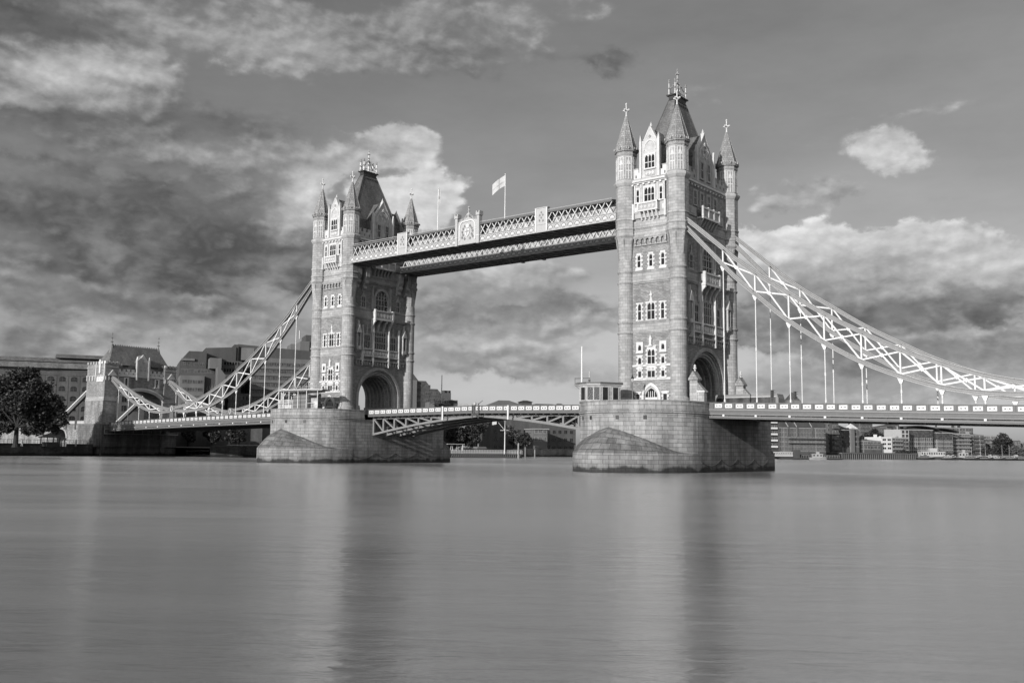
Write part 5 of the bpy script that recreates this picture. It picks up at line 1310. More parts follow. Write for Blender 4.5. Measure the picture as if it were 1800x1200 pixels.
for s in (-1, 1):
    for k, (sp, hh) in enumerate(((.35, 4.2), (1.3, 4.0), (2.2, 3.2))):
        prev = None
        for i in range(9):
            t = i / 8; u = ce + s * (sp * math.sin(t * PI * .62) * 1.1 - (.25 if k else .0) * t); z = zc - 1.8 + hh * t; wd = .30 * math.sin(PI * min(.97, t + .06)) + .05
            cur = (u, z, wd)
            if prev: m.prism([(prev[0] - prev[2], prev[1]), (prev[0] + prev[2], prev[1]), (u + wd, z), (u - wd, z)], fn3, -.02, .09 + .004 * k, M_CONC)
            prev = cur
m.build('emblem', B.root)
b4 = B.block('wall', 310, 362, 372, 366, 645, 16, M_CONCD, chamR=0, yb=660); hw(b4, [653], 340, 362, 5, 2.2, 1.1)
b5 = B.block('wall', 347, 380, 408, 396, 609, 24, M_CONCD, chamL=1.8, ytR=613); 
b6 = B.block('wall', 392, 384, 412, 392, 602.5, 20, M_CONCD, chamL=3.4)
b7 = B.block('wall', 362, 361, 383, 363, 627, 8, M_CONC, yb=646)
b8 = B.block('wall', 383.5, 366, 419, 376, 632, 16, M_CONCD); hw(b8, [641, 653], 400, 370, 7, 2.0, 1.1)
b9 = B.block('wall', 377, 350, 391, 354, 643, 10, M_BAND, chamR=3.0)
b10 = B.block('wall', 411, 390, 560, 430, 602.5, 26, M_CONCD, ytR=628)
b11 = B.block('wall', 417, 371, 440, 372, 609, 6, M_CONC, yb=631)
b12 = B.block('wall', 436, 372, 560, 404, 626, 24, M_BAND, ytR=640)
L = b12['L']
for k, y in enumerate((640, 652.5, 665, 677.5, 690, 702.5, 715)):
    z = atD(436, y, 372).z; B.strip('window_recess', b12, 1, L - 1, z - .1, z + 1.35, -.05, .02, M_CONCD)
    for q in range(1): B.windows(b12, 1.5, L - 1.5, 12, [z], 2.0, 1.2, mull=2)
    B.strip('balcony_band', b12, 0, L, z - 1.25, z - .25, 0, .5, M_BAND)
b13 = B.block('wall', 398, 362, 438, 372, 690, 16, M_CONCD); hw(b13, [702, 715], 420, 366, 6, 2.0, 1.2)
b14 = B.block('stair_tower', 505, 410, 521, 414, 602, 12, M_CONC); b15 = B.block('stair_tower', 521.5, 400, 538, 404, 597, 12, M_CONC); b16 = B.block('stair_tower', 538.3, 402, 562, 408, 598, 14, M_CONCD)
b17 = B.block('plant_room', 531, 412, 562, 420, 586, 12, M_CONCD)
m = MB(); q = atD(527, 583, 410); m.tube(q - Vector((0, 0, 3)), q + Vector((0, 0, .5)), .3, M_CREAM, 6); m.build('roof_vent', B.root)
# its lower wing, right of the farther tower
B = Bld('hotel_wing', 'stepped dark brick and concrete wing right of the farther tower', 750, 400)
c1 = B.block('wall', 712, 408, 741.5, 414, 642.5, 18, M_CONCD, chamR=8.5)
c2 = B.block('wall', 730, 392, 753, 396, 668, 16, M_CONCD, chamR=2.0); c0 = B.block('stair_tower', 724, 390, 730.5, 391, 667, 10, M_CONC)
c3 = B.block('wall', 753.3, 394, 772, 398, 682.5, 15, M_CONCD, chamR=1.5); c4 = B.block('wall', 752, 388, 762, 390, 706, 9, M_CONC)
hw(c2, [681, 693, 705], 740, 392, 2, 3.6, 1.25, .08, .92, mull=3); hw(c3, [693.5, 705], 762, 396, 2, 2.6, 1.2, .08, .9, mull=3)
B = Bld('white_plant_tower', 'small white box tower with roof vents right of the hotel wing', 785, 430)
d1 = B.block('wall', 776, 430, 791, 432, 689.5, 10, M_CREAM, ytR=690)
for i in range(4):
    m = MB(); fbox(m, d1['fn'], .4 + i * .95, 1.05 + i * .95, d1['z1'] - .02, d1['z1'] + 1.1, -3, -.5, M_CREAM if i % 2 == 0 else M_CONCD); m.build('roof_vent', B.root)
B = Bld('panelled_block', 'low grey panelled block behind the left end of the opening span', 788, 420); d2 = B.block('wall', 770, 420, 803, 424, 701, 12, M_CONCD)
m = MB()
for i in range(7): u = .3 + i * 1.2; fbox(m, d2['fn'], u, u + .1, 3, d2['z1'] - .1, -.02, .05, M_CONCD)
fbox(m, d2['fn'], 0, d2['L'], d2['z1'] - .3, d2['z1'], .05, .15, M_CREAM); m.build('panel_joint', B.root)
B = Bld('glazed_canopy', 'long pale glazed canopy roof showing above the middle of the opening span', 820, 405); d3 = B.block('roof', 796, 405, 835, 405, 708.3, 6, M_PALE, yb=714)
# brick blocks of the dock beyond the opening span
B = Bld('dock_building', 'hip-roofed brick dock building seen over and under the right half of the opening span', 930, 460)
e1 = B.block('wall', 862, 462, 1012, 474, 712, 22, M_BRICKD, ytR=713)
L = e1['L']; zt = e1['z1']; fn = e1['fn']
def hip(name, fn, u0, u1, z, h, d0, d1, m_, B):
    m = MB(); a = min((u1 - u0) * .35, abs(d1 - d0) / 2); md = (d0 + d1) / 2
    V = [fn(u0, z, d0), fn(u1, z, d0), fn(u1, z, d1), fn(u0, z, d1), fn(u0 + a, z + h, md), fn(u1 - a, z + h, md)]
    m.solid(V, [(0, 1, 2, 3), (0, 1, 5, 4), (1, 2, 5), (2, 3, 4, 5), (3, 0, 4)], m_); return m.build(name, B.root)
hip('roof', fn, -.6, L * .40, zt, 2.9, .6, -14, M_CONC, B); hip('roof', fn, L * .38, L + .5, zt - .1, 1.9, .6, -20, M_CONCD, B)
m = MB(); fbox(m, fn, L * .40, L * .52, zt + .6, zt + 2.4, -12, -6, M_CONCD); m.build('roof_lantern', B.root); hip('roof', fn, L * .385, L * .535, zt + 2.4, .9, -5.4, -12.6, M_CONCD, B)
hip('roof', fn, L * .78, L * .93, zt + .2, 1.9, -2, -12, M_CONC, B)
for y in (761, 775, 789): B.windows(e1, L * .02, L * .98, 14, [atD(930, y, 466).z], 1.5, 1.6, M_GLASS, M_BRICKL)
e2 = B.block('bay', 937, 452, 962, 454, 754, 12, M_CONC); B.windows(e2, .4, e2['L'] - .3, 3, zrow(950, 452, (761, 775)), 1.3, 2.0, M_GLASSL, M_CREAM)
m = MB(); fbox(m, e2['fn'], -.6, e2['L'] + .6, e2['z1'], e2['z1'] + .3, -12, .8, M_CREAM); m.build('bay_roof', B.root)

# dark block seen through the gateway arch
B = Bld('approach_building', 'dark brick building seen through the gateway arch behind the short chain', 262, 330)
f1 = B.block('wall', 198, 318, 308, 330, 672, 12, M_BRICKD); B.windows(f1, 1, f1['L'] - 1, 5, zrow(240, 318, (690, 706, 722)), 1.4, 1.8, M_GLASS, M_CONCD)
# right-hand bank, beyond the suspended deck
def simple(name, label, pL, DL, pR, DR, yt, mat, depth=14, rows=(), n=4, w=1.5, h=1.5, glass=M_GLASSL, frame=M_PALE, ytR=None, bal=None, cat='building', **k):
    B = Bld(name, label, (pL + pR) / 2, (DL + DR) / 2, cat); bk = B.block('wall', pL, DL, pR, DR, yt, depth, mat, ytR=ytR, **k)
    B.windows(bk, bk['L'] * .03, bk['L'] * .97, n, zrow(pL, DL, rows), w, h, glass, frame, mull=1)
    if bal:
        for y in rows:
            z = atD(pL, y, DL).z; B.strip('balcony', bk, bk['L'] * bal[0], bk['L'] * bal[1], z - .35, z + .55, .1, 1.2, bal[2])
    rq = random.Random(int(pL)); m = MB()
    for i_ in range(max(2, int(bk['L'] / 5))):
        u = rq.uniform(1, max(1.5, bk['L'] - 1.5)); dd = -rq.uniform(1.5, 7); hh = rq.uniform(.5, 2.0); ww = rq.uniform(.4, 1.6); zz = min(bk['z1'], bk['z1b']) - .1
        fbox(m, bk['fn'], u - ww / 2, u + ww / 2, zz, zz + hh, dd - 1, dd, rq.choice((mat, frame, M_CONCD)))
    m.build('roof_plant', B.root)
    if bk['L'] > 9:
        m = MB()
        for i_ in range(int(bk['L'] / 4.5)): u = (i_ + .5) * 4.5; fbox(m, bk['fn'], u - .14, u + .14, 2, min(bk['z1'], bk['z1b']) - .4, -.02, .12, rq.choice((frame, mat)))
        for y_ in rows: zz = atD(pL, y_, DL).z - .35; fbox(m, bk['fn'], 0, bk['L'], zz - .12, zz + .05, -.02, .1, frame)
        m.build('facade_banding', B.root)
    m = MB(); fbox(m, bk['fn'], -.2, bk['L'] + .2, min(bk['z1'], bk['z1b']) - .5, min(bk['z1'], bk['z1b']) - .15, -.1, .18, frame); m.build('cornice', B.root)
    return B, bk
simple('apartment_building', 'brick apartment block with a stack of white balconies beside the near pier', 1350, 470, 1370.5, 474, 735, M_BRICKD, rows=(742, 752.5, 763, 774, 785), n=2, w=1.6, h=1.5, bal=(.02, .75, M_WHITE))
B, bk = simple('gabled_warehouse', 'long dark brick wharf building with sloping roofs and iron balconies', 1371, 470, 1452, 492, 750, M_BRICKD, rows=(758, 766, 774.5, 783, 791), n=14, w=1.0, h=1.7, glass=M_CONCD)
fn = bk['fn']; L = bk['L']; z = bk['z1']
m = MB()
for i, (a, b_) in enumerate(((0, .17), (.17, .34), (.36, .68), (.69, 1.0))): m.prism([(a * L, z), (b_ * L, z), (b_ * L - 1.2, z + 3.6), (a * L, z + 4.4)], fn, -13, .3, M_CONCD)
m.build('roof', B.root)
m = MB()
for a in (.17, .355, .685): m.beam(fn(a * L, z + .2, .6), fn(a * L - 2.6, z + 4.2, .6), .3, .35, M_CREAM, bk['n'])
for a in (.17, .2, .36, .385, .69, .72): fbox(m, fn, a * L - .12, a * L + .12, z - 4.5, z, 0, .5, M_CONC)
m.build('gable_trim', B.root)
for y in (771, 779): B.strip('balcony', bk, L * .18, L * .98, atD(1371, y, 470).z, atD(1371, y - 1.6, 470).z, 0, 1.1, M_STEELD)
simple('pale_tower_block', 'pale rendered tower with a column of small dark windows', 1438, 500, 1463, 503, 736, M_CONC, rows=(749, 757, 765, 773, 781, 789), n=3, w=1.2, h=1.3, glass=M_GLASS)
simple('balcony_block', 'narrow brick block with stacked balconies beside the pale tower', 1463.5, 500, 1475, 502, 737, M_BRICK, rows=(752, 762, 772, 781, 790), n=2, w=1.4, h=1.6, bal=(.1, .95, M_STEELD))
B, bk = simple('pyramid_roofed_house', 'brick riverside block with a white pyramid roof and dark glazed centre', 1475.3, 505, 1511, 512, 754, M_BRICK, rows=(765, 774, 783), n=3, w=1.6, h=1.8, glass=M_GLASS)
m = MB(); fbox(m, bk['fn'], bk['L'] * .12, bk['L'] * .5, 6, 16, -.02, .12, M_GLASS); m.build('glazed_front', B.root)
B.strip('stair_tower', bk, bk['L'] * .56, bk['L'] * .71, 2, bk['z1'] + .8, -3, 1.2, M_CONC)
m = MB(); fn = bk['fn']; a, b_ = bk['L'] * .52, bk['L'] * .9; c = (a + b_) / 2; V = [fn(a, bk['z1'] + .3, 1.5), fn(b_, bk['z1'] + .3, 1.5), fn(b_, bk['z1'] + .3, -5.3), fn(a, bk['z1'] + .3, -5.3), fn(c, bk['z1'] + 3.2, -1.9)]
m.solid(V, [(0, 1, 2, 3), (0, 1, 4), (1, 2, 4), (2, 3, 4), (3, 0, 4)], M_WHITE); m.build('pyramid_roof', B.root)
hip('roof', fn, 0, bk['L'] * .5, bk['z1'], 2.4, .5, -12, M_ROOF, B)
simple('distant_tower_block', 'tall grey tower block far behind the pyramid-roofed house', 1509, 900, 1535, 905, 738, M_CONCD, rows=(750, 757, 764), n=5, w=2.2, h=1.5)
simple('distant_tower_block', 'stepped brick tower blocks far behind the white flats', 1549, 860, 1582, 866, 750, M_BRICK, rows=(756, 762, 768), n=6, w=1.8, h=1.5, ytR=744)
simple('low_shed', 'low dark sheds with sloping roofs between brick house and white flats', 1512, 512, 1549, 520, 771, M_BRICKD, rows=(779, 788), n=6, w=1.6, h=1.4, ytR=775)
simple('white_flats', 'bright white block of flats with long dark windows', 1550, 520, 1568.5, 522, 767.5, M_WHITE, rows=(774, 781.5, 789), n=2, w=2.2, h=1.0, glass=M_GLASS, frame=M_WHITE)
simple('balconied_flats', 'grey flats with continuous balconies right of the white block', 1569, 522, 1598, 528, 769, M_CONC, rows=(775, 782, 789, 796), n=6, w=1.8, h=1.5, bal=(.0, .55, M_STEELM), glass=M_GLASS)
simple('white_stair_block', 'small white stair block above the balconied flats', 1585, 530, 1599, 532, 754, M_CREAM, rows=(761, 768, 785, 792), n=2, w=1.5, h=1.5, glass=M_GLASS)
def curved(label, pL, DL, pR, DR, yt, ytR):
    B, bk = simple('glass_apartments', label, pL, DL, pR, DR, yt + 3, M_CONCD, rows=(767, 774.5, 782, 789.5, 796), n=12, w=1.0, h=1.7, glass=M_GLASS, frame=M_CREAM, ytR=ytR + 3)
    fn = bk['fn']; L = bk['L']; m = MB(); n = 8
    P = [(-3 + (L + 6) * i / n, bk['z1'] + (bk['z1b'] - bk['z1']) * (i / n) + 1.0 * math.sin(PI * i / n) + .6) for i in range(n + 1)]
    m.prism(P + [(u, z - .55) for u, z in P[::-1]], fn, -14, 1.6, M_BLACK); m.build('curved_roof', B.root)
    g_ = MB(); fbox(g_, fn, .5, L - .5, bk['z1'] - 5.5, bk['z1b'] - .6, -.02, .14, M_GLASSL); g_.build('penthouse_glazing', B.root)
curved('glass-fronted apartments under the higher of two curved dark roofs', 1598, 540, 1641, 548, 748, 752)
curved('glass-fronted apartments under the lower of two curved dark roofs', 1641.5, 548, 1676, 556, 751.5, 757)
simple('banded_apartments', 'apartments with white top storey and stacked curved balconies', 1672, 560, 1706, 566, 761, M_CONCD, rows=(767, 773.5, 780, 786.5, 793), n=8, w=1.4, h=1.5, bal=(0, 1, M_STEELM), frame=M_CREAM)
simple('rear_apartments', 'stepped dark apartments rising behind the banded block', 1640, 600, 1712, 612, 750, M_CONCD, rows=(756, 762), n=12, w=1.6, h=1.5)
simple('old_wharf', 'dark brick wharf with chimneys and balconies left of the round tree', 1706, 570, 1731, 575, 762, M_BRICKD, rows=(769, 776, 783, 790), n=5, w=1.2, h=1.5, bal=(.1, .9, M_STEELD), ytR=764)
simple('old_wharf', 'lower brick wharf with pale gable strips just left of the round tree', 1726, 590, 1753, 596, 765, M_BRICK, rows=(772, 779, 786, 793), n=6, w=1.2, h=1.5, bal=(.05, .95, M_STEELM), frame=M_CREAM)
simple('riverside_terrace', 'brick terrace right of the round tree at the edge of view', 1774, 600, 1795, 606, 772, M_BRICK, rows=(780, 788), n=5, w=1.2, h=1.5, frame=M_CREAM)
simple('riverside_terrace', 'lowest terrace at the right edge of view', 1793, 610, 1850, 625, 777, M_BRICKD, rows=(784, 791), n=12, w=1.3, h=1.5)
# far skyscraper with a pyramid top, just over the deck
B = Bld('pyramid_skyscraper', 'far-off skyscraper whose pyramid top peeps over the suspended deck', 1397, 4200, 'skyscraper')
bk = B.block('wall', 1384, 4200, 1410, 4200, 702.5, 58, M_CONC)
m = MB(); fn = bk['fn']; L = bk['L']; V = [fn(3, bk['z1'], 0), fn(L - 3, bk['z1'], 0), fn(L - 3, bk['z1'], -50), fn(3, bk['z1'], -50), fn(L / 2, bk['z1'] + 38, -25)]
m.solid(V, [(0, 1, 2, 3), (0, 1, 4), (1, 2, 4), (2, 3, 4), (3, 0, 4)], M_CONCD); m.build('pyramid_roof', B.root)

# ------------------------------------------------------------------ TREES
def leafy(name, label, base, blobs, nleaf, size, mat, trunk=None, group=None, seed=1, cat='tree'):
    rd = random.Random(seed); root = thing(name, label, cat, base, group)
    if trunk:
        t = MB(); b0 = Vector(base); tp = b0 + Vector(trunk[1]); t.tube(b0 - Vector((0, 0, .3)), b0 + Vector((0, 0, .6)), trunk[0] * 1.5, M_BARK, 9, trunk[0] * 1.05); t.tube(b0 + Vector((0, 0, .55)), tp, trunk[0] * 1.08, M_BARK, 9, trunk[0] * .75)
        for c, r_ in blobs:
            c = Vector(c)
            if (c - tp).length > .5:
                mid = tp.lerp(c, .5) + Vector((rd.uniform(-.6, .6), rd.uniform(-.6, .6), rd.uniform(.1, .8))); r0 = trunk[0] * rd.uniform(.32, .5)
                t.tube(tp - Vector((0, 0, .3)), mid, r0, M_BARK, 6, r0 * .6); t.tube(mid, c, r0 * .6, M_BARK, 5, r0 * .2)
                for _ in range(3):
                    d = Vector((rd.gauss(0, 1), rd.gauss(0, 1), rd.gauss(.2, .7))).normalized(); t.tube(mid, c + d * r_ * .6, r0 * .3, M_BARK, 4, r0 * .08)
        t.build('trunk', root)
    m = MB(); tot = sum(r_ ** 2 for _, r_ in blobs)
    V = []; F = []
    for c, r_ in blobs:
        c = Vector(c)
        k = int(nleaf * r_ ** 2 / tot)
        sub = [(c + Vector((rd.gauss(0, 1), rd.gauss(0, 1), rd.gauss(0, .9))).normalized() * r_ * rd.uniform(.55, 1.0), r_ * rd.uniform(.22, .42)) for _ in range(16)]
        for _ in range(k):
            if rd.random() < .75:
                sc_, sr = rd.choice(sub); p_ = sc_ + Vector((rd.gauss(0, 1), rd.gauss(0, 1), rd.gauss(0, .75))) * sr * .6
            else:
                d = Vector((rd.gauss(0, 1), rd.gauss(0, 1), rd.gauss(0, 1))).normalized(); p_ = c + d * r_ * (rd.random() ** .4)
            a = Vector((rd.gauss(0, 1), rd.gauss(0, 1), rd.gauss(0, .5))).normalized() * size * rd.uniform(.6, 1.3); b_ = a.cross(Vector((rd.gauss(0, 1), rd.gauss(0, 1), rd.gauss(0, 1)))).normalized() * size * rd.uniform(.4, .8)
            n = len(V); V += [tuple(p_ - a), tuple(p_ + b_), tuple(p_ + a), tuple(p_ - b_)]; F.append((n, n + 1, n + 2, n + 3))
    me = bpy.data.meshes.new('crown'); o0 = Vector(base); me.from_pydata([Vector(v_) - o0 for v_ in V], [], F); me.materials.append(mat); me.update()
    o = bpy.data.objects.new('crown', me); COL.objects.link(o); o.parent = root
    return root
def px_blobs(D, L):
    out = []
    for (px, py, rpx, dd) in L:
        out.append((tuple(atD(px, py, D + dd)), rpx / FPX * D))
    return out
base = ground(27, 250, 2.6)
leafy('plane_tree', 'big dark plane tree on the embankment at the left edge', tuple(base),
      px_blobs(250, [(40, 668, 24, 0), (14, 690, 26, 1), (62, 690, 24, -2), (82, 712, 24, 0), (35, 705, 24, -5), (8, 725, 24, 3), (60, 728, 22, -2), (94, 738, 15, 1), (78, 748, 13, -1), (-16, 700, 24, 0), (30, 735, 16, 4), (52, 655, 13, 1), (100, 722, 14, 0), (48, 755, 9, 0), (-25, 735, 22, 2), (108, 738, 11, 0), (95, 755, 9, 1), (14, 752, 11, -1), (66, 757, 9, 0), (-8, 755, 14, 0)]),
      32000, .38, M_LEAF, trunk=(.62, (atD(30, 748, 250) - base)), seed=3)
for i, (px, D, yt, w, lab, mt) in enumerate(((800, 405, 738, 24, 'dark tree left of the flag mast, beyond the pontoon', M_LEAFD), (838, 410, 738, 30, 'broad dark tree under the middle of the opening span', M_LEAFD), (903, 430, 748, 17, 'loose grey-leaved tree right of the flag mast', M_LEAFL), (922, 418, 766, 16, 'low dark tree in front of the brick dock building', M_LEAFD),
        (330, 345, 752, 14, 'dark quay tree nearest the gateway, under the left deck', M_LEAFD), (372, 340, 750, 17, 'middle dark quay tree under the left deck', M_LEAFD), (418, 338, 748, 20, 'largest dark quay tree, just left of the farther pier', M_LEAFD))):
    b0 = ground(px, D, 2.6); yb = 786 if px > 700 else 783
    cy = (yt + yb) / 2
    rd = random.Random(i); L_ = [(px + rd.uniform(-.5, .5) * w, yt + (yb - 6 - yt) * rd.uniform(.25, .85), w * rd.uniform(.35, .55), rd.uniform(-4, 4)) for _ in range(8)]
    leafy('broadleaf_tree', lab, tuple(b0), px_blobs(D, L_), 3600, .5, mt, trunk=(.35, (atD(px, 775, D) - b0)), group='trees along the north bank', seed=20 + i)
b0 = ground(1763, 585, 2.6)
leafy('broadleaf_tree', 'round-headed tree on the far bank near the right edge', tuple(b0), px_blobs(585, [(1763, 771, 11, 0), (1756, 779, 9, -2), (1771, 780, 10, 1), (1762, 786, 10, 0), (1778, 788, 7, 0), (1749, 789, 6, 0)]), 5000, .6, M_LEAF, trunk=(.5, (atD(1763, 792, 585) - b0)), group='trees along the north bank', seed=40)
b0 = ground(1535, 620, 2.6)
leafy('broadleaf_tree', 'rounded tree clump rising behind the low sheds', tuple(b0), px_blobs(620, [(1536, 762, 9, 0), (1526, 767, 8, 0), (1546, 768, 8, 0), (1516, 771, 6, 0)]), 3500, .6, M_LEAF, trunk=(.4, (atD(1535, 780, 620) - b0)), group='trees along the north bank', seed=41)

# ------------------------------------------------------------------ PONTOONS, MASTS, BOATS
root = thing('landing_pontoon', 'long floating pier with white railings and a striped fender, between the two bridge piers', 'pontoon', tuple(ground(853, 345, 0)))
A = ground(788, 338, 0); Bp = ground(918, 354, 0); t = (Bp - A).normalized(); n_ = Vector((t.y, -t.x, 0)); L = (Bp - A).length; fn = lambda u, z, d: A + t * u + n_ * d + Vector((0, 0, z))
m = MB(); fbox(m, fn, 0, L, -.3, 1.25, -7, 0, M_BLACK); fbox(m, fn, -.2, L + .2, 1.25, 1.45, -7.1, .12, M_CONC); m.build('hull', root)
m = MB()
for i in range(34): u = .2 + i * (L - .8) / 34; m.prism([(u, .1), (u + .28, .1), (u + .65, 1.15), (u + .37, 1.15)], fn, .0, .05, M_STEELM)
m.build('fender_stripes', root)
m = MB()
for i in range(47): u = i * L / 46; fbox(m, fn, u - .07, u + .07, 1.45, 2.75, -.3, -.2, M_WHITE)
fbox(m, fn, 0, L, 2.7, 2.8, -.32, -.18, M_WHITE); fbox(m, fn, 0, L, 1.6, 2.4, -.9, -.8, M_CREAM); m.build('railing', root)
m = MB()
for i in range(6): u = .6 + i * 1.1; m.beam(fn(u, 1.5, -2), fn(u + (1 if i % 2 else -.4) * .5, 4.6, -2), .14, .14, M_WHITE, n_)
fbox(m, fn, .1, 6.8, 4.6, 4.8, -4, -.6, M_CREAM); fbox(m, fn, 6.0, 6.2, 1.4, 4.6, -1.0, -.8, M_WHITE); m.build('shelter', root)
m = MB(); fbox(m, fn, 13.0, 16.8, 1.45, 3.2, -5, -2.6, M_CONCD); m.prism([(12.7, 3.2), (17.1, 3.2), (16.4, 3.9), (13.4, 3.9)], fn, -5.2, -2.4, M_CONC); m.build('kiosk', root)
root = thing('flag_mast', 'tall white ship-style mast with yard and gaff standing on the pontoon', 'mast', tuple(ground(887, 350, 1.45)))
q = ground(887, 350, 1.4); zt = atD(888, 737, 350).z; zy = atD(888, 756, 350).z
m = MB(); m.tube(q, (q.x, q.y, zy), .2, M_WHITE, 8, .16); m.tube((q.x, q.y, zy - .3), (q.x, q.y, zt), .13, M_WHITE, 8, .07); m.build('pole', root)
m = MB(); m.tube((q.x, q.y, zy), Vector((q.x, q.y, zy + 2.8)) - Vector(R_) * 2.4, .08, M_WHITE, 6); m.build('gaff', root)
m = MB(); m.tube(Vector((q.x, q.y, zy)) - R_ * 1.7, Vector((q.x, q.y, zy)) + R_ * 1.3, .09, M_WHITE, 6); m.box(q.x - .5, q.x + .5, q.y - .5, q.y + .5, zy - .1, zy + .1, M_CREAM); m.build('yard', root)
m = MB(); c = Vector((q.x, q.y, zy + 2.2)) - Vector(R_) * 3.0; m.obox(c, -R_ * 1.6 + Vector((0, 0, -.3)), (0, .04, 0), (0, 0, 1.1), M_CLOTHL); m.build('flag', root)
for px, D, y, nm in ((911, 349, 779, 'white mooring post at the right end of the pontoon'), (923, 352, 786, 'short dark mooring post right of the pontoon'), (940, 360, 790, 'slim mooring post nearest the brick dock building')):
    q = ground(px, D, 0); m = MB(); zt = atD(px, y, D).z; m.lathe(q.x, q.y, [(.28, -2), (.28, zt - .3), (.2, zt), (.02, zt + .25)], 10, M_PALE if px == 911 else M_STEELM); tag(m.build('mooring_post', None, loc=q), nm, 'mooring post')
def boat(name, label, px, D, L, hgt, ang, cabin, hull=M_BLACK, cab=M_PALE, mast=0, group=None):
    q = ground(px, D, 0); root = thing(name, label, 'boat', tuple(q), group); ca, sa = math.cos(ang), math.sin(ang)
    def P(u, v, z): return (q.x + ca * u - sa * v, q.y + sa * u + ca * v, z)
    m = MB(); n = 10; ring_ = []
    W = L * .13
    S = []
    for i in range(n + 1):
        t_ = i / n; w = W * (1 - max(0, (t_ - .6) / .4) ** 2) * (.75 + .25 * min(1, t_ * 4)); sh = hgt * (1 + .5 * max(0, t_ - .55) * 2)
        S.append([P(-L / 2 + L * t_, -w * .6, -.3), P(-L / 2 + L * t_, -w, sh), P(-L / 2 + L * t_, w, sh), P(-L / 2 + L * t_, w * .6, -.3)])
    V = [p_ for s in S for p_ in s]; F = [(3, 2, 1, 0), tuple(4 * n + k for k in range(4))]
    for i in range(n):
        for k in range(4): F.append((4 * i + k, 4 * i + (k + 1) % 4, 4 * i + 4 + (k + 1) % 4, 4 * i + 4 + k))
    m.solid(V, F, hull)
    for s in (-1, 1):
        for i in range(n): a, b_ = S[i][1 if s < 0 else 2], S[i + 1][1 if s < 0 else 2]; m.tube(a, b_, .09, M_CREAM, 4)
    m.build('hull', root)
    if cabin:
        c = MB(); u0, u1, h2 = cabin
        def bx_(a, b_, w, z0, z1, mm): V = [P(a, -w, z0), P(b_, -w, z0), P(b_, w, z0), P(a, w, z0), P(a, -w, z1), P(b_, -w, z1), P(b_, w, z1), P(a, w, z1)]; c.solid(V, [(0, 3, 2, 1), (4, 5, 6, 7), (0, 1, 5, 4), (1, 2, 6, 5), (2, 3, 7, 6), (3, 0, 4, 7)], mm)
        bx_(u0 * L, u1 * L, W * .72, hgt - .1, hgt + h2, cab); bx_(u0 * L - .3, u1 * L + .3, W * .8, hgt + h2, hgt + h2 + .12, M_CREAM); bx_((u0 * .6 + u1 * .4) * L, (u0 * .3 + u1 * .7) * L, W * .5, hgt + h2 + .1, hgt + h2 * 1.7, cab)
        k = max(3, int((u1 - u0) * L / 1.3))
        for i in range(k):
            a = u0 * L + (i + .25) * (u1 - u0) * L / k; bx_(a, a + (u1 - u0) * L / k * .5, W * .72 + .03, hgt + h2 * .45, hgt + h2 * .8, M_GLASS)
        c.build('cabin', root)
    if mast:
        c = MB(); c.tube(P(L * .05, 0, hgt), P(L * .05, 0, hgt + mast), .09, M_CREAM, 6, .05); c.tube(P(L * .05, 0, hgt + 1.2), P(-L * .35, 0, hgt + 1.4), .07, M_CREAM, 5)
        for s in (P(-L * .45, 0, hgt), P(L * .48, 0, hgt)): c.tube(P(L * .05, 0, hgt + mast), s, .02, M_STEELM, 3)
        c.build('mast', root)
    return root
GB = 'boats moored on the far bank'
a0 = math.atan2(R_.y, R_.x)
boat('moored_barge', 'dark empty barge moored left of the white-topped vessel', 1618, 520, 10, 1.2, a0, None, M_STEELD, group=GB)
boat('river_vessel', 'large vessel with long white deckhouse, the biggest of the moored boats', 1646, 515, 20, 1.6, a0 + .05, (-.45, .2, 2.6), M_STEELD, M_CREAM, mast=5, group=GB)
boat('river_tug', 'tug with a tall white wheelhouse right of the big vessel', 1697, 520, 12, 1.3, a0 - .1, (-.3, .1, 2.4), M_BLACK, group=GB)
boat('sailing_boat', 'sailing boat with the tallest mast and a pale hull', 1722, 520, 13, 1.1, a0 + .1, (-.2, .15, .9), M_PALE, mast=12, group=GB)
boat('motor_boat', 'low pale motor boat just right of the sailing boat', 1741, 525, 8, 1.0, a0, (-.3, .2, 1.2), M_PALE, group=GB)
boat('moored_barge', 'dark barge with covers, second from the right edge', 1760, 528, 13, 1.2, a0 + .04, (-.35, .3, .8), M_STEELD, M_CONCD, mast=7, group=GB)
boat('motor_boat', 'pale-decked launch at the right edge of view', 1786, 530, 11, 1.2, a0 - .05, (-.25, .2, 1.1), M_STEELD, group=GB)
boat('motor_boat', 'small low launch between the big vessel and the tug', 1677, 522, 7, 1.0, a0, (-.3, .1, 1.0), M_STEELD, group=GB)
# pontoon with gangway right of the near pier
root = thing('river_pontoon', 'low dark pontoon with a white lattice gangway, right of the near pier', 'pontoon', tuple(ground(1420, 430, 0)))
A = ground(1356, 428, 0); Bp = ground(1481, 436, 0); t = (Bp - A).normalized(); n_ = Vector((t.y, -t.x, 0)); L = (Bp - A).length; fn = lambda u, z, d: A + t * u + n_ * d + Vector((0, 0, z))
m = MB(); fbox(m, fn, L * .15, L, -.3, .6, -5, 0, M_BLACK); fbox(m, fn, L * .15, L, .6, .75, -5.1, .1, M_CONC); m.build('hull', root)
m = MB()
for i in range(10):
    u0, u1 = i * 1.1, (i + 1) * 1.1; m.beam(fn(u0, 2.0, -1), fn(u1, 3.1, -1), .12, .16, M_WHITE, n_); m.beam(fn(u0, 3.1, -1), fn(u1, 2.0, -1), .12, .16, M_WHITE, n_)
fbox(m, fn, 0, 11, 1.2, 2.1, -2.2, -.9, M_CREAM); fbox(m, fn, 0, 11, 3.0, 3.2, -1.1, -.9, M_WHITE); m.build('gangway', root)
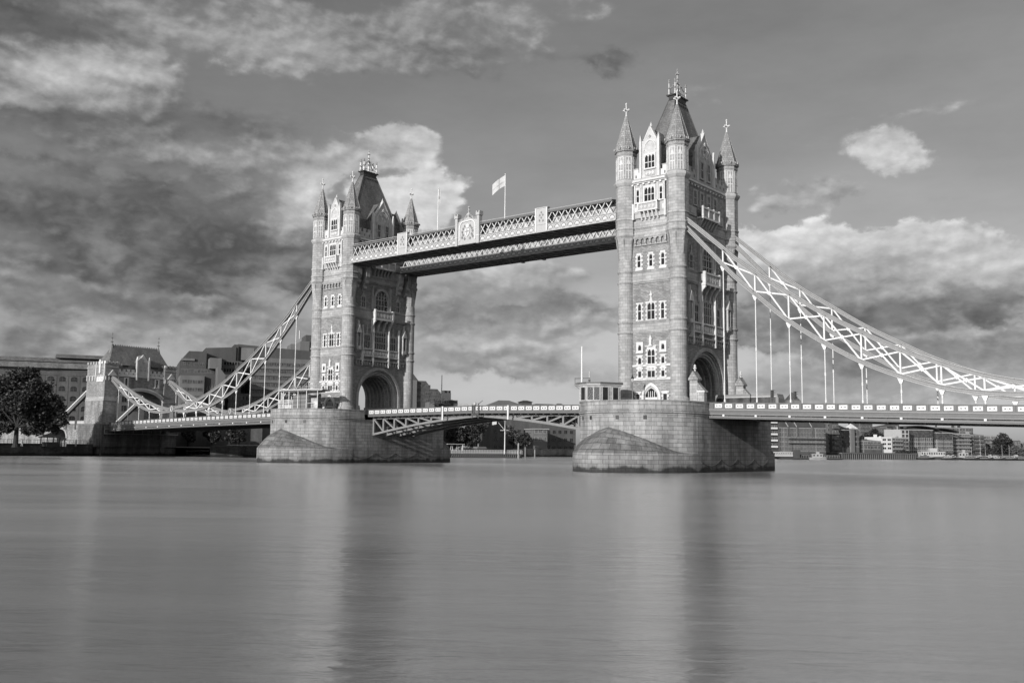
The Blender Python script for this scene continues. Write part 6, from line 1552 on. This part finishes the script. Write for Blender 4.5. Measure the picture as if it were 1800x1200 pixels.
m = MB(); fbox(m, fn, 11.4, 14.2, .6, 4.2, -3, -.5, M_CONCD); m.build('pontoon_house', root)
m = MB()
for i in range(24): u = 15 + i * .8; fbox(m, fn, u, u + .08, .7, 1.9, -.5, -.42, M_CREAM)
fbox(m, fn, 15, 34, 1.8, 1.9, -.52, -.4, M_CREAM); m.build('railing', root)
boat('motor_boat', 'small white cabin boat lying at the low dark pontoon', 1438, 427, 7.5, .9, a0, (-.35, .25, 1.5), M_PALE, group=GB)
# timber pile fronted quay
root = thing('piled_quay', 'timber-piled quay front in a long row, left of the moored boats', 'quay', tuple(ground(1545, 480, 0)))
A = ground(1480, 476, 0); Bp = ground(1612, 506, 0); t = (Bp - A).normalized(); n_ = Vector((t.y, -t.x, 0)); L = (Bp - A).length; fn = lambda u, z, d: A + t * u + n_ * d + Vector((0, 0, z))
m = MB(); fbox(m, fn, 0, L, 2.6, 3.1, -1.5, .1, M_CONC); fbox(m, fn, 0, L, -1, 2.6, -1.6, -1.0, M_BLACK); m.build('quay_deck', root)
for i in range(38):
    if i == 0:
        m = MB(); fbox(m, fn, .2, .62, -1, 2.6, -.4, 0, M_CONC); po = m.build('pile', root)
    else: o = po.copy(); COL.objects.link(o); o.location = t * (i * L / 38)
# quay clutter under the left deck
root = thing('quay_pontoon', 'low pale pontoon at the quay under the left deck', 'pontoon', tuple(ground(352, 300, 0)))
A = ground(326, 300, 0); Bp = ground(378, 300, 0); t = (Bp - A).normalized(); n_ = Vector((t.y, -t.x, 0)); L = (Bp - A).length; fn = lambda u, z, d: A + t * u + n_ * d + Vector((0, 0, z))
m = MB(); fbox(m, fn, 0, L, 1.3, 2.0, -3, 0, M_CONC); fbox(m, fn, 0, L, -1, .5, -3, 0, M_BLACK)
for i in range(7): fbox(m, fn, i * L / 7 + .3, i * L / 7 + .5, .4, 1.3, -.2, .0, M_CONC)
m.build('deck', root)
boat('tour_boat', 'dark tour boat with pale arched frames beside the farther pier', 428, 296, 11, 1.9, a0, (-.42, .4, 1.5), M_BLACK, M_CONCD)

for i, (px, D, L_, ms, lab) in enumerate(((1628, 505, 9, 5, 'dark narrow boat in front of the piled quay end'), (1668, 507, 8, 0, 'small dark launch against the big vessel'), (1707, 512, 9, 6, 'short-masted dark boat between tug and sailing boat'), (1731, 514, 9, 8, 'second masted boat right of the sailing boat'), (1751, 516, 10, 0, 'dark flat barge left of the covered barge'), (1773, 520, 10, 7, 'masted dark boat next to the launch at the right edge'), (1795, 522, 9, 0, 'dark hull cut by the right edge of view'))):
    boat('moored_boat', lab, px, D, L_, 1.1, a0 + .06 * (i % 3 - 1), (-.3, .15, .9), M_BLACK, (M_CONCD, M_PALE, M_CONC)[i % 3], mast=ms, group=GB)
for i, (px, D, yt, w, lab) in enumerate(((1583, 515, 789, 14, 'low bushes along the quay before the balconied flats'), (1652, 535, 790, 22, 'low bushes behind the big moored vessel'), (1738, 560, 786, 12, 'small bushy tree left of the round tree foot'), (1786, 575, 783, 10, 'small bushy tree right of the round tree'))):
    b0 = ground(px, D, 2.6); rd = random.Random(60 + i)
    leafy('bush', lab, tuple(b0), px_blobs(D, [(px + rd.uniform(-1, 1) * w, yt + 6 + rd.uniform(-2, 4), rd.uniform(3, 6), 0) for _ in range(7)]), 1500, .45, M_LEAFL if i % 2 else M_LEAF, group='bushes on the far quay', seed=70 + i, cat='bush')
# ------------------------------------------------------------------ ON THE PIERS AND THE BRIDGE
def lamp_post(x, y, z0, label, h=4.4):
    root = thing('street_lamp', label, 'lamp post', (x, y, z0), 'lamp posts'); m = MB()
    m.lathe(x, y, [(.22, z0), (.22, z0 + .5), (.12, z0 + .7), (.08, z0 + 1.2), (.07, z0 + h - .9), (.12, z0 + h - .85)], 8, M_STEEL); m.tube((x - .35, y, z0 + h - 1.6), (x + .35, y, z0 + h - 1.6), .04, M_STEEL, 5); m.build('post', root)
    g_ = MB(); g_.lathe(x, y, [(.12, z0 + h - .85), (.26, z0 + h - .3)], 6, M_CREAM); g_.build('lantern', root)
    c = MB(); c.lathe(x, y, [(.32, z0 + h - .3), (.3, z0 + h - .22), (.12, z0 + h + .1), (.05, z0 + h + .35), (.01, z0 + h + .55)], 6, M_BLACK); c.build('lantern_cap', root)
lamp_post(-1.0, -14.0, 10.35, 'dark lantern lamp post in front of the near tower door', 5.2)
lamp_post(-79.2, -15.0, 10.35, 'lamp post beside the white-roofed cabin on the farther pier', 4.2)
# control cabin on the near pier (brick, angled bay, flat roof)
root = thing('control_cabin', 'small flat-roofed control cabin with angled window bay on the near pier', 'cabin', (-5.5, -17, 10.35))
P0 = [(-8.6, -15.0), (-9.1, -17.2), (-8.3, -18.9), (-6.4, -19.4), (-4.4, -18.6), (-2.6, -15.2), (-3.6, -13.8)]
def fp(poly, z0, z1, m_, mb, grow=0):
    cx = sum(p_[0] for p_ in poly) / len(poly); cy = sum(p_[1] for p_ in poly) / len(poly)
    q = [(cx + (x - cx) * (1 + grow), cy + (y - cy) * (1 + grow)) for x, y in poly]; mb.prism(q, lambda a, b_, d: (a, b_, d), z0, z1, m_)
m = MB(); fp(P0, 10.35, 14.1, M_ASH, m); m.build('wall', root)
m = MB(); fp(P0, 14.1, 14.3, M_CREAM, m, .06); fp(P0, 14.3, 14.55, M_STEELD, m, .12); m.build('roof', root)
for i, (k0, k1) in enumerate(((0, 1), (1, 2), (2, 3), (3, 4), (4, 5))):
    a, b_ = Vector((*P0[k0], 0)), Vector((*P0[k1], 0)); t = (b_ - a); L = t.length; t.normalize(); nn = Vector((t.y, -t.x, 0)) * (1)
    cx = Vector((-5.9, -16.8, 0))
    if (a + b_) .dot(nn) / 2 < cx.dot(nn): nn = -nn
    f = MB(); fn = lambda u, z, d: a + t * u + nn * d + Vector((0, 0, z))
    n = 1 if i not in (3, 4) else 2
    for q in range(n):
        u0 = L * (q + .5) / n - .5; z0, z1 = 11.6, 13.7
        f = MB(); fbox(f, fn, u0 - .12, u0, z0, z1, -.02, .1, M_CREAM); fbox(f, fn, u0 + 1.0, u0 + 1.12, z0, z1, -.02, .1, M_CREAM); fbox(f, fn, u0 - .12, u0 + 1.12, z0 - .14, z0, -.02, .12, M_CREAM)
        o = f.build('window', root); g_ = MB(); fbox(g_, fn, u0, u0 + 1.0, z0, z1, -.02, .05, M_GLASS); g_.build('pane', o)
m = MB(); x, y = -8.9, -17.4
m.tube((x, y, 13.5), (x, y, 20.8), .16, M_WHITE, 8, .11); m.tube((x + 1.0, y + .8, 14.4), (x + 1.0, y + .8, 16.6), .09, M_CREAM, 6)
mo = m.build('mast', root)
m = MB(); m.box(x - 1.4, x + .6, y - .3, y + .9, 14.2, 14.32, M_STEELM); m.tube((x - 1.4, y, 14.3), (x - 1.4, y, 15.5), .05, M_STEELD, 4); m.tube((x - 1.4, y, 15.4), (x + 1.3, y + .6, 15.4), .05, M_STEELD, 4); m.tube((x, y, 13.2), (x - 1.3, y, 14.2), .06, M_STEELM, 4); m.ball((x - 1.1, y, 14.55), .3, M_STEELM, 8, 4, .5); m.box(x + .9, x + 1.2, y + .6, y + .8, 14.7, 15.2, M_STEELD); m.build('antenna_platform', root)
# pavilion with white floating roof on the farther pier
root = thing('control_pavilion', 'pavilion with a thin white canopy roof and glass walls on the farther pier', 'pavilion', (-82, -17, 10.35))
m = MB(); z = 15.35
O = [(-90.6, -16.2), (-88.6, -19.0), (-84.0, -20.4), (-78.5, -20.0), (-75.0, -17.8), (-76.0, -14.6), (-84, -13.4)]
fp(O, z, z + .1, M_WHITE, m); fp(O, z - .15, z, M_CREAM, m, -.04); fp(O, z - .4, z - .15, M_STEELM, m, -.2); m.build('roof', root)
m = MB()
for x, y in ((-88.4, -17.8), (-86.2, -19.2), (-83.6, -19.8), (-80.6, -19.8), (-78.4, -19.3), (-76.4, -18.0), (-88.0, -15.6), (-84.5, -14.6)): m.tube((x, y, 10.35), (x, y, z - .2), .09, M_WHITE, 6)
m.build('column', root)
m = MB(); m.box(-83.2, -78.2, -19.0, -15.5, 10.35, 14.3, M_CONC); 
for zz in (11.3, 12.2, 13.1, 13.9): m.box(-83.24, -78.16, -19.04, -15.46, zz, zz + .06, M_CREAM)
m.build('slatted_room', root)
m = MB(); m.box(-88.3, -83.3, -18.9, -18.86, 10.9, 13.4, M_GLAZE); m.build('glass_screen', root); m = MB(); m.box(-78.1, -75.9, -18.3, -18.26, 10.9, 13.6, M_GLAZE); m.build('glass_screen', root)
m = MB(); m.tube((-88.4, -19.1, 12.6), (-83.4, -19.7, 12.6), .05, M_WHITE, 4); m.tube((-78.2, -19.2, 12.5), (-76.2, -18.1, 12.5), .05, M_WHITE, 4)
for k in range(9): m.tube((-79 + k * .42, -19.9 + .18 * k, 15.4), (-79 + k * .42, -19.9 + .18 * k, 16.2 + .3 * (k % 3)), .03, M_CREAM, 4)
m.tube((-79, -19.9, 16.0), (-75.4, -18.3, 16.0), .04, M_CREAM, 4); m.build('rail', root)
m = MB()
rd = random.Random(4)
for k in range(26): x, y = rd.uniform(-84, -80), rd.uniform(-19.6, -17); h_ = rd.uniform(.3, 1.2); m.tube((x, y, 15.4), (x + rd.uniform(-.3, .3), y, 15.4 + h_), .025, M_CREAM, 4); m.box(x - .12, x + .12, y - .1, y + .1, 15.4 + h_ * .6, 15.4 + h_ * .6 + .16, M_STEELM)
m.build('roof_equipment', root)
# dark signal cabin with mast at the downstream end of the farther pier
root = thing('signal_platform', 'cluttered signal platform with a tall white mast, right of the farther tower', 'signal mast', (-81, 14, 10.35))
q = atX(776, 706, -79.5); x, y = q.x, q.y
m = MB(); m.tube((x, y, q.z - 3), (x, y, atX(776, 659, -79.5).z), .16, M_WHITE, 8, .1); m.build('mast', root)
m = MB(); m.box(x - 1.6, x + 1.4, y - 1.5, y + 1.8, q.z - .6, q.z - .45, M_STEELM); m.box(x - .5, x + .5, y - .5, y + .5, q.z - 2.4, q.z - .6, M_STEELD)
for k in range(16): a, b_ = rd.uniform(-1.5, 1.4), rd.uniform(-1.4, 1.7); h_ = rd.uniform(.5, 1.9); m.tube((x + a, y + b_, q.z - .5), (x + a, y + b_, q.z - .5 + h_), .045, M_CREAM, 4); m.box(x + a - .2, x + a + .2, y + b_ - .2, y + b_ + .2, q.z - .5 + h_ * .5, q.z - .3 + h_ * .5, M_STEELM if k % 3 else M_WHITE)
m.tube((x - 2.6, y - 1.5, q.z - .5), (x - 1.4, y, q.z + .4), .07, M_CREAM, 5); m.build('platform', root)
# white height markers on the opening span
for px, ya, yb_, lab in ((778, 714, 738, 'white upright marker board on the left leaf of the opening span'), (893, 712, 737, 'white upright marker board on the right leaf of the opening span')):
    p0 = atY(px, ya, -8.05); p1 = atY(px, yb_, -8.05); m = MB(); m.box(p0.x - .17, p0.x + .17, -8.1, -7.92, p1.z, p0.z, M_WHITE); m.box(p0.x - .05, p0.x + .05, -7.92, -7.8, p1.z + .2, p0.z - .1, M_STEELM); tag(m.build('marker_board', None, loc=(p0.x, -8.0, p1.z)), lab, 'marker', 'marker boards on the opening span')
p0 = atY(836, 722, -8.1); m = MB()
for dx, zz in ((-.9, 0), (.7, .3)): m.tube((p0.x + dx, -8.1, 9.3), (p0.x + dx, -8.1, 11.9 + zz), .12, M_STEELD, 6)
m.box(p0.x - 1, p0.x + .8, -8.3, -7.95, 9.9, 10.1, M_STEELD); m.ball((p0.x - .3, -8.0, 12.1), .35, M_CREAM, 8, 5); m.tube((p0.x + .7, -8.1, 12.0), (p0.x + 1.8, -8.1, 12.7), .06, M_STEELD, 5)
tag(m.build('navigation_light', None, loc=(p0.x, -8.1, 9.3)), 'navigation light gantry where the two leaves meet', 'signal')
# gabled stone shelters flanking the road arch of the near tower
def shelter(y, label):
    root = thing('stone_shelter', label, 'stone shelter', (8.2, y, 10.3), 'stone shelters by the road arch')
    fx = lambda a, b_, d: (a, d, b_)
    m = MB(); m.box(6.9, 8.3, y - .55, y + .55, 10.3, 15.0, M_ASH); m.box(8.3, 9.5, y - .45, y + .45, 10.3, 13.0, M_ASH); m.box(8.2, 9.65, y - .6, y + .6, 13.0, 13.25, M_TRIM); m.build('wall', root)
    m = MB(); m.prism([(6.7, 15.0), (8.5, 15.0), (8.5, 15.25), (7.6, 16.6), (6.7, 15.25)], fx, y - .75, y + .75, M_SPIRE); m.prism([(8.3, 13.25), (9.6, 13.25), (8.3, 14.6)], fx, y - .5, y + .5, M_SPIRE); m.build('roof', root)
    m = MB(); m.lathe(7.6, y, [(.12, 16.5), (.14, 16.8), (.34, 17.0), (.14, 17.2), (.24, 17.4), (.02, 17.7)], 8, M_TRIM); m.build('finial', root)
    m = MB(); m.box(8.28, 8.34, y - .25, y + .25, 13.6, 14.8, M_DARK); m.build('niche', root)
shelter(-8.4, 'gabled stone shelter at the near side of the near tower road arch')
shelter(8.6, 'gabled stone shelter at the far side of the near tower road arch')
# traffic lights
def tlight(px, py, Y, label):
    p_ = atY(px, py, Y); root = thing('traffic_light', label, 'traffic light', (p_.x, Y, 10.0), 'traffic lights on the suspended deck')
    m = MB(); m.tube((p_.x, Y, 9.6), (p_.x, Y, p_.z + .3), .07, M_STEEL, 6); m.build('post', root)
    m = MB(); m.box(p_.x + .05, p_.x + .4, Y - .2, Y + .2, p_.z - .55, p_.z + .6, M_BLACK); mo = m.build('signal_head', root)
    for k in range(3):
        m = MB(); zz = p_.z - .35 + .38 * k; m.tube((p_.x + .4, Y, zz), (p_.x + .44, Y, zz), .11, M_GLASS, 8); m.prism([(0, .13), (.3, .08), (.3, .14), (0, .19)], lambda a, b_, d: (p_.x + .4 + a, d, zz + b_), Y - .14, Y + .14, M_BLACK); m.build('lamp', mo)
tlight(1355, 692, -7.0, 'traffic light on a post nearest the near tower')
tlight(1395, 694.5, -5.0, 'traffic light farther along the deck, in front of the far skyscraper')
# bus coming through the near arch
root = thing('bus', 'pale single-deck bus leaving the arch of the near tower', 'bus', (13.5, 3.6, 10.1))
bx0, bx1, by0, by1 = 5.8, 17.4, 2.3, 4.8; zb = 10.15
m = MB(); m.prism([(bx0, zb + .35), (bx1, zb + .35), (bx1, zb + 2.2), (bx1 - .25, zb + 2.95), (bx0 + .15, zb + 3.0), (bx0, zb + 2.8)], lambda a, b_, d: (a, d, b_), by0, by1, M_STEELM); m.build('body', root)
m = MB(); m.box(bx0 + .3, bx1 - .5, by0 - .03, by1 + .03, zb + 1.45, zb + 2.4, M_GLASSL); m.build('side_window', root)
m = MB(); m.box(bx0 + .3, bx1 - .3, by0 - .04, by0 - .005, zb + 2.45, zb + 2.6, M_CREAM); m.build('trim', root)
for x in (bx0 + 2.2, bx1 - 2.6):
    for y in (by0 + .05, by1 - .05): m = MB(); m.tube((x, y - .15, zb + .45), (x, y + .15, zb + .45), .48, M_BLACK, 14); m.tube((x, y - .17, zb + .45), (x, y + .17, zb + .45), .22, M_STEELM, 10); m.build('wheel', root)
# people on the embankment and the terrace
def person(x, y, z, ang, label, top=M_CLOTH, pose=0):
    root = thing('person', label, 'person', (x, y, z), 'people on the left embankment'); me = bpy.data.meshes.new('body')
    s = .5 * (1 if pose else .3)
    J = [((0, 0, .95), .14), ((0, 0, 1.2), .13), ((0, 0, 1.42), .13), ((0, 0, 1.52), .055), ((0, .01, 1.66), .10),
         ((.09, 0, .9), .09), ((.11, .08 * s, .5), .065), ((.12, -.12 * s, .06), .045), ((.12, .1 - .12 * s, .03), .04),
         ((-.09, 0, .9), .09), ((-.11, .2 * s, .5), .065), ((-.12, .25 * s, .06), .045), ((-.12, .12 + .25 * s, .03), .04),
         ((.19, 0, 1.4), .055), ((.25, -.05, 1.12), .042), ((.24, .08, .88), .032), ((-.19, 0, 1.4), .055), ((-.25, .05, 1.12), .042), ((-.22, .18, .9), .032)]
    E_ = [(0, 1), (1, 2), (2, 3), (3, 4), (0, 5), (5, 6), (6, 7), (7, 8), (0, 9), (9, 10), (10, 11), (11, 12), (2, 13), (13, 14), (14, 15), (2, 16), (16, 17), (17, 18)]
    me.from_pydata([j[0] for j in J], E_, []); o = bpy.data.objects.new('body', me); COL.objects.link(o); o.parent = root; me.materials.append(top)
    md = o.modifiers.new('skin', 'SKIN'); sb = o.modifiers.new('sub', 'SUBSURF'); sb.levels = sb.render_levels = 1
    for i, (_, r_) in enumerate(J): me.skin_vertices[0].data[i].radius = (r_, r_)
    me.skin_vertices[0].data[0].use_root = True; root.rotation_euler = (0, 0, ang)
    h_ = MB(); h_.ball((0, -.01, 1.69), .115, M_BARK, 8, 6); q = h_.build('hair', None); q.parent = root
for px, D, top, ps, lab in ((38, 243, M_CLOTHL, 1, 'person in a pale top walking on the embankment under the big tree'), (107, 246, M_CLOTH, 0, 'person in dark clothes standing left of the arched opening'), (111, 246, M_CLOTHL, 1, 'person in pale clothes before the arched opening'), (115.5, 247, M_CLOTHL, 0, 'person in pale clothes at the right jamb of the arched opening'), (133, 244, M_CLOTH, 0, 'person in dark clothes at the right end of the embankment')):
    g_ = ground(px, D, 2.62); person(g_.x, g_.y, 2.62, rd.uniform(0, 6), lab, top, ps)
# embankment railing and dark kiosk with a pitched canopy
root = thing('embankment_railing', 'dark iron railing along the top of the left river wall', 'railing', (-178.6, -25, 3.3)); m = MB()
for i in range(60): y = -71 + i * .98; m.box(-178.85, -178.78, y - .03, y + .03, 3.3, 4.3, M_BLACK)
m.build('baluster', root); m = MB(); m.box(-178.87, -178.76, -71, -12.8, 4.25, 4.33, M_BLACK); m.box(-178.85, -178.78, -71, -12.8, 3.75, 3.8, M_BLACK); m.build('rail', root)
root = thing('embankment_kiosk', 'dark open kiosk with a pyramid canopy beside the arched opening', 'kiosk', tuple(ground(88, 258, 2.6)))
q = ground(88, 258, 2.6); m = MB()
for dx in (-1.7, 1.7):
    for dy in (-1.7, 1.7): m.box(q.x + dx - .1, q.x + dx + .1, q.y + dy - .1, q.y + dy + .1, 2.6, 5.0, M_BLACK)
m.box(q.x - 1.5, q.x + 1.5, q.y - 1.5, q.y + 1.5, 2.6, 3.7, M_BLACK); m.build('counter', root)
m = MB(); m.lathe(q.x, q.y, [(3.2, 4.9), (3.2, 5.05), (.1, 6.2)], 4, M_CONC, PI / 4); m.build('canopy', root)
for o in bpy.data.objects:
    if '_o' in o: del o['_o']
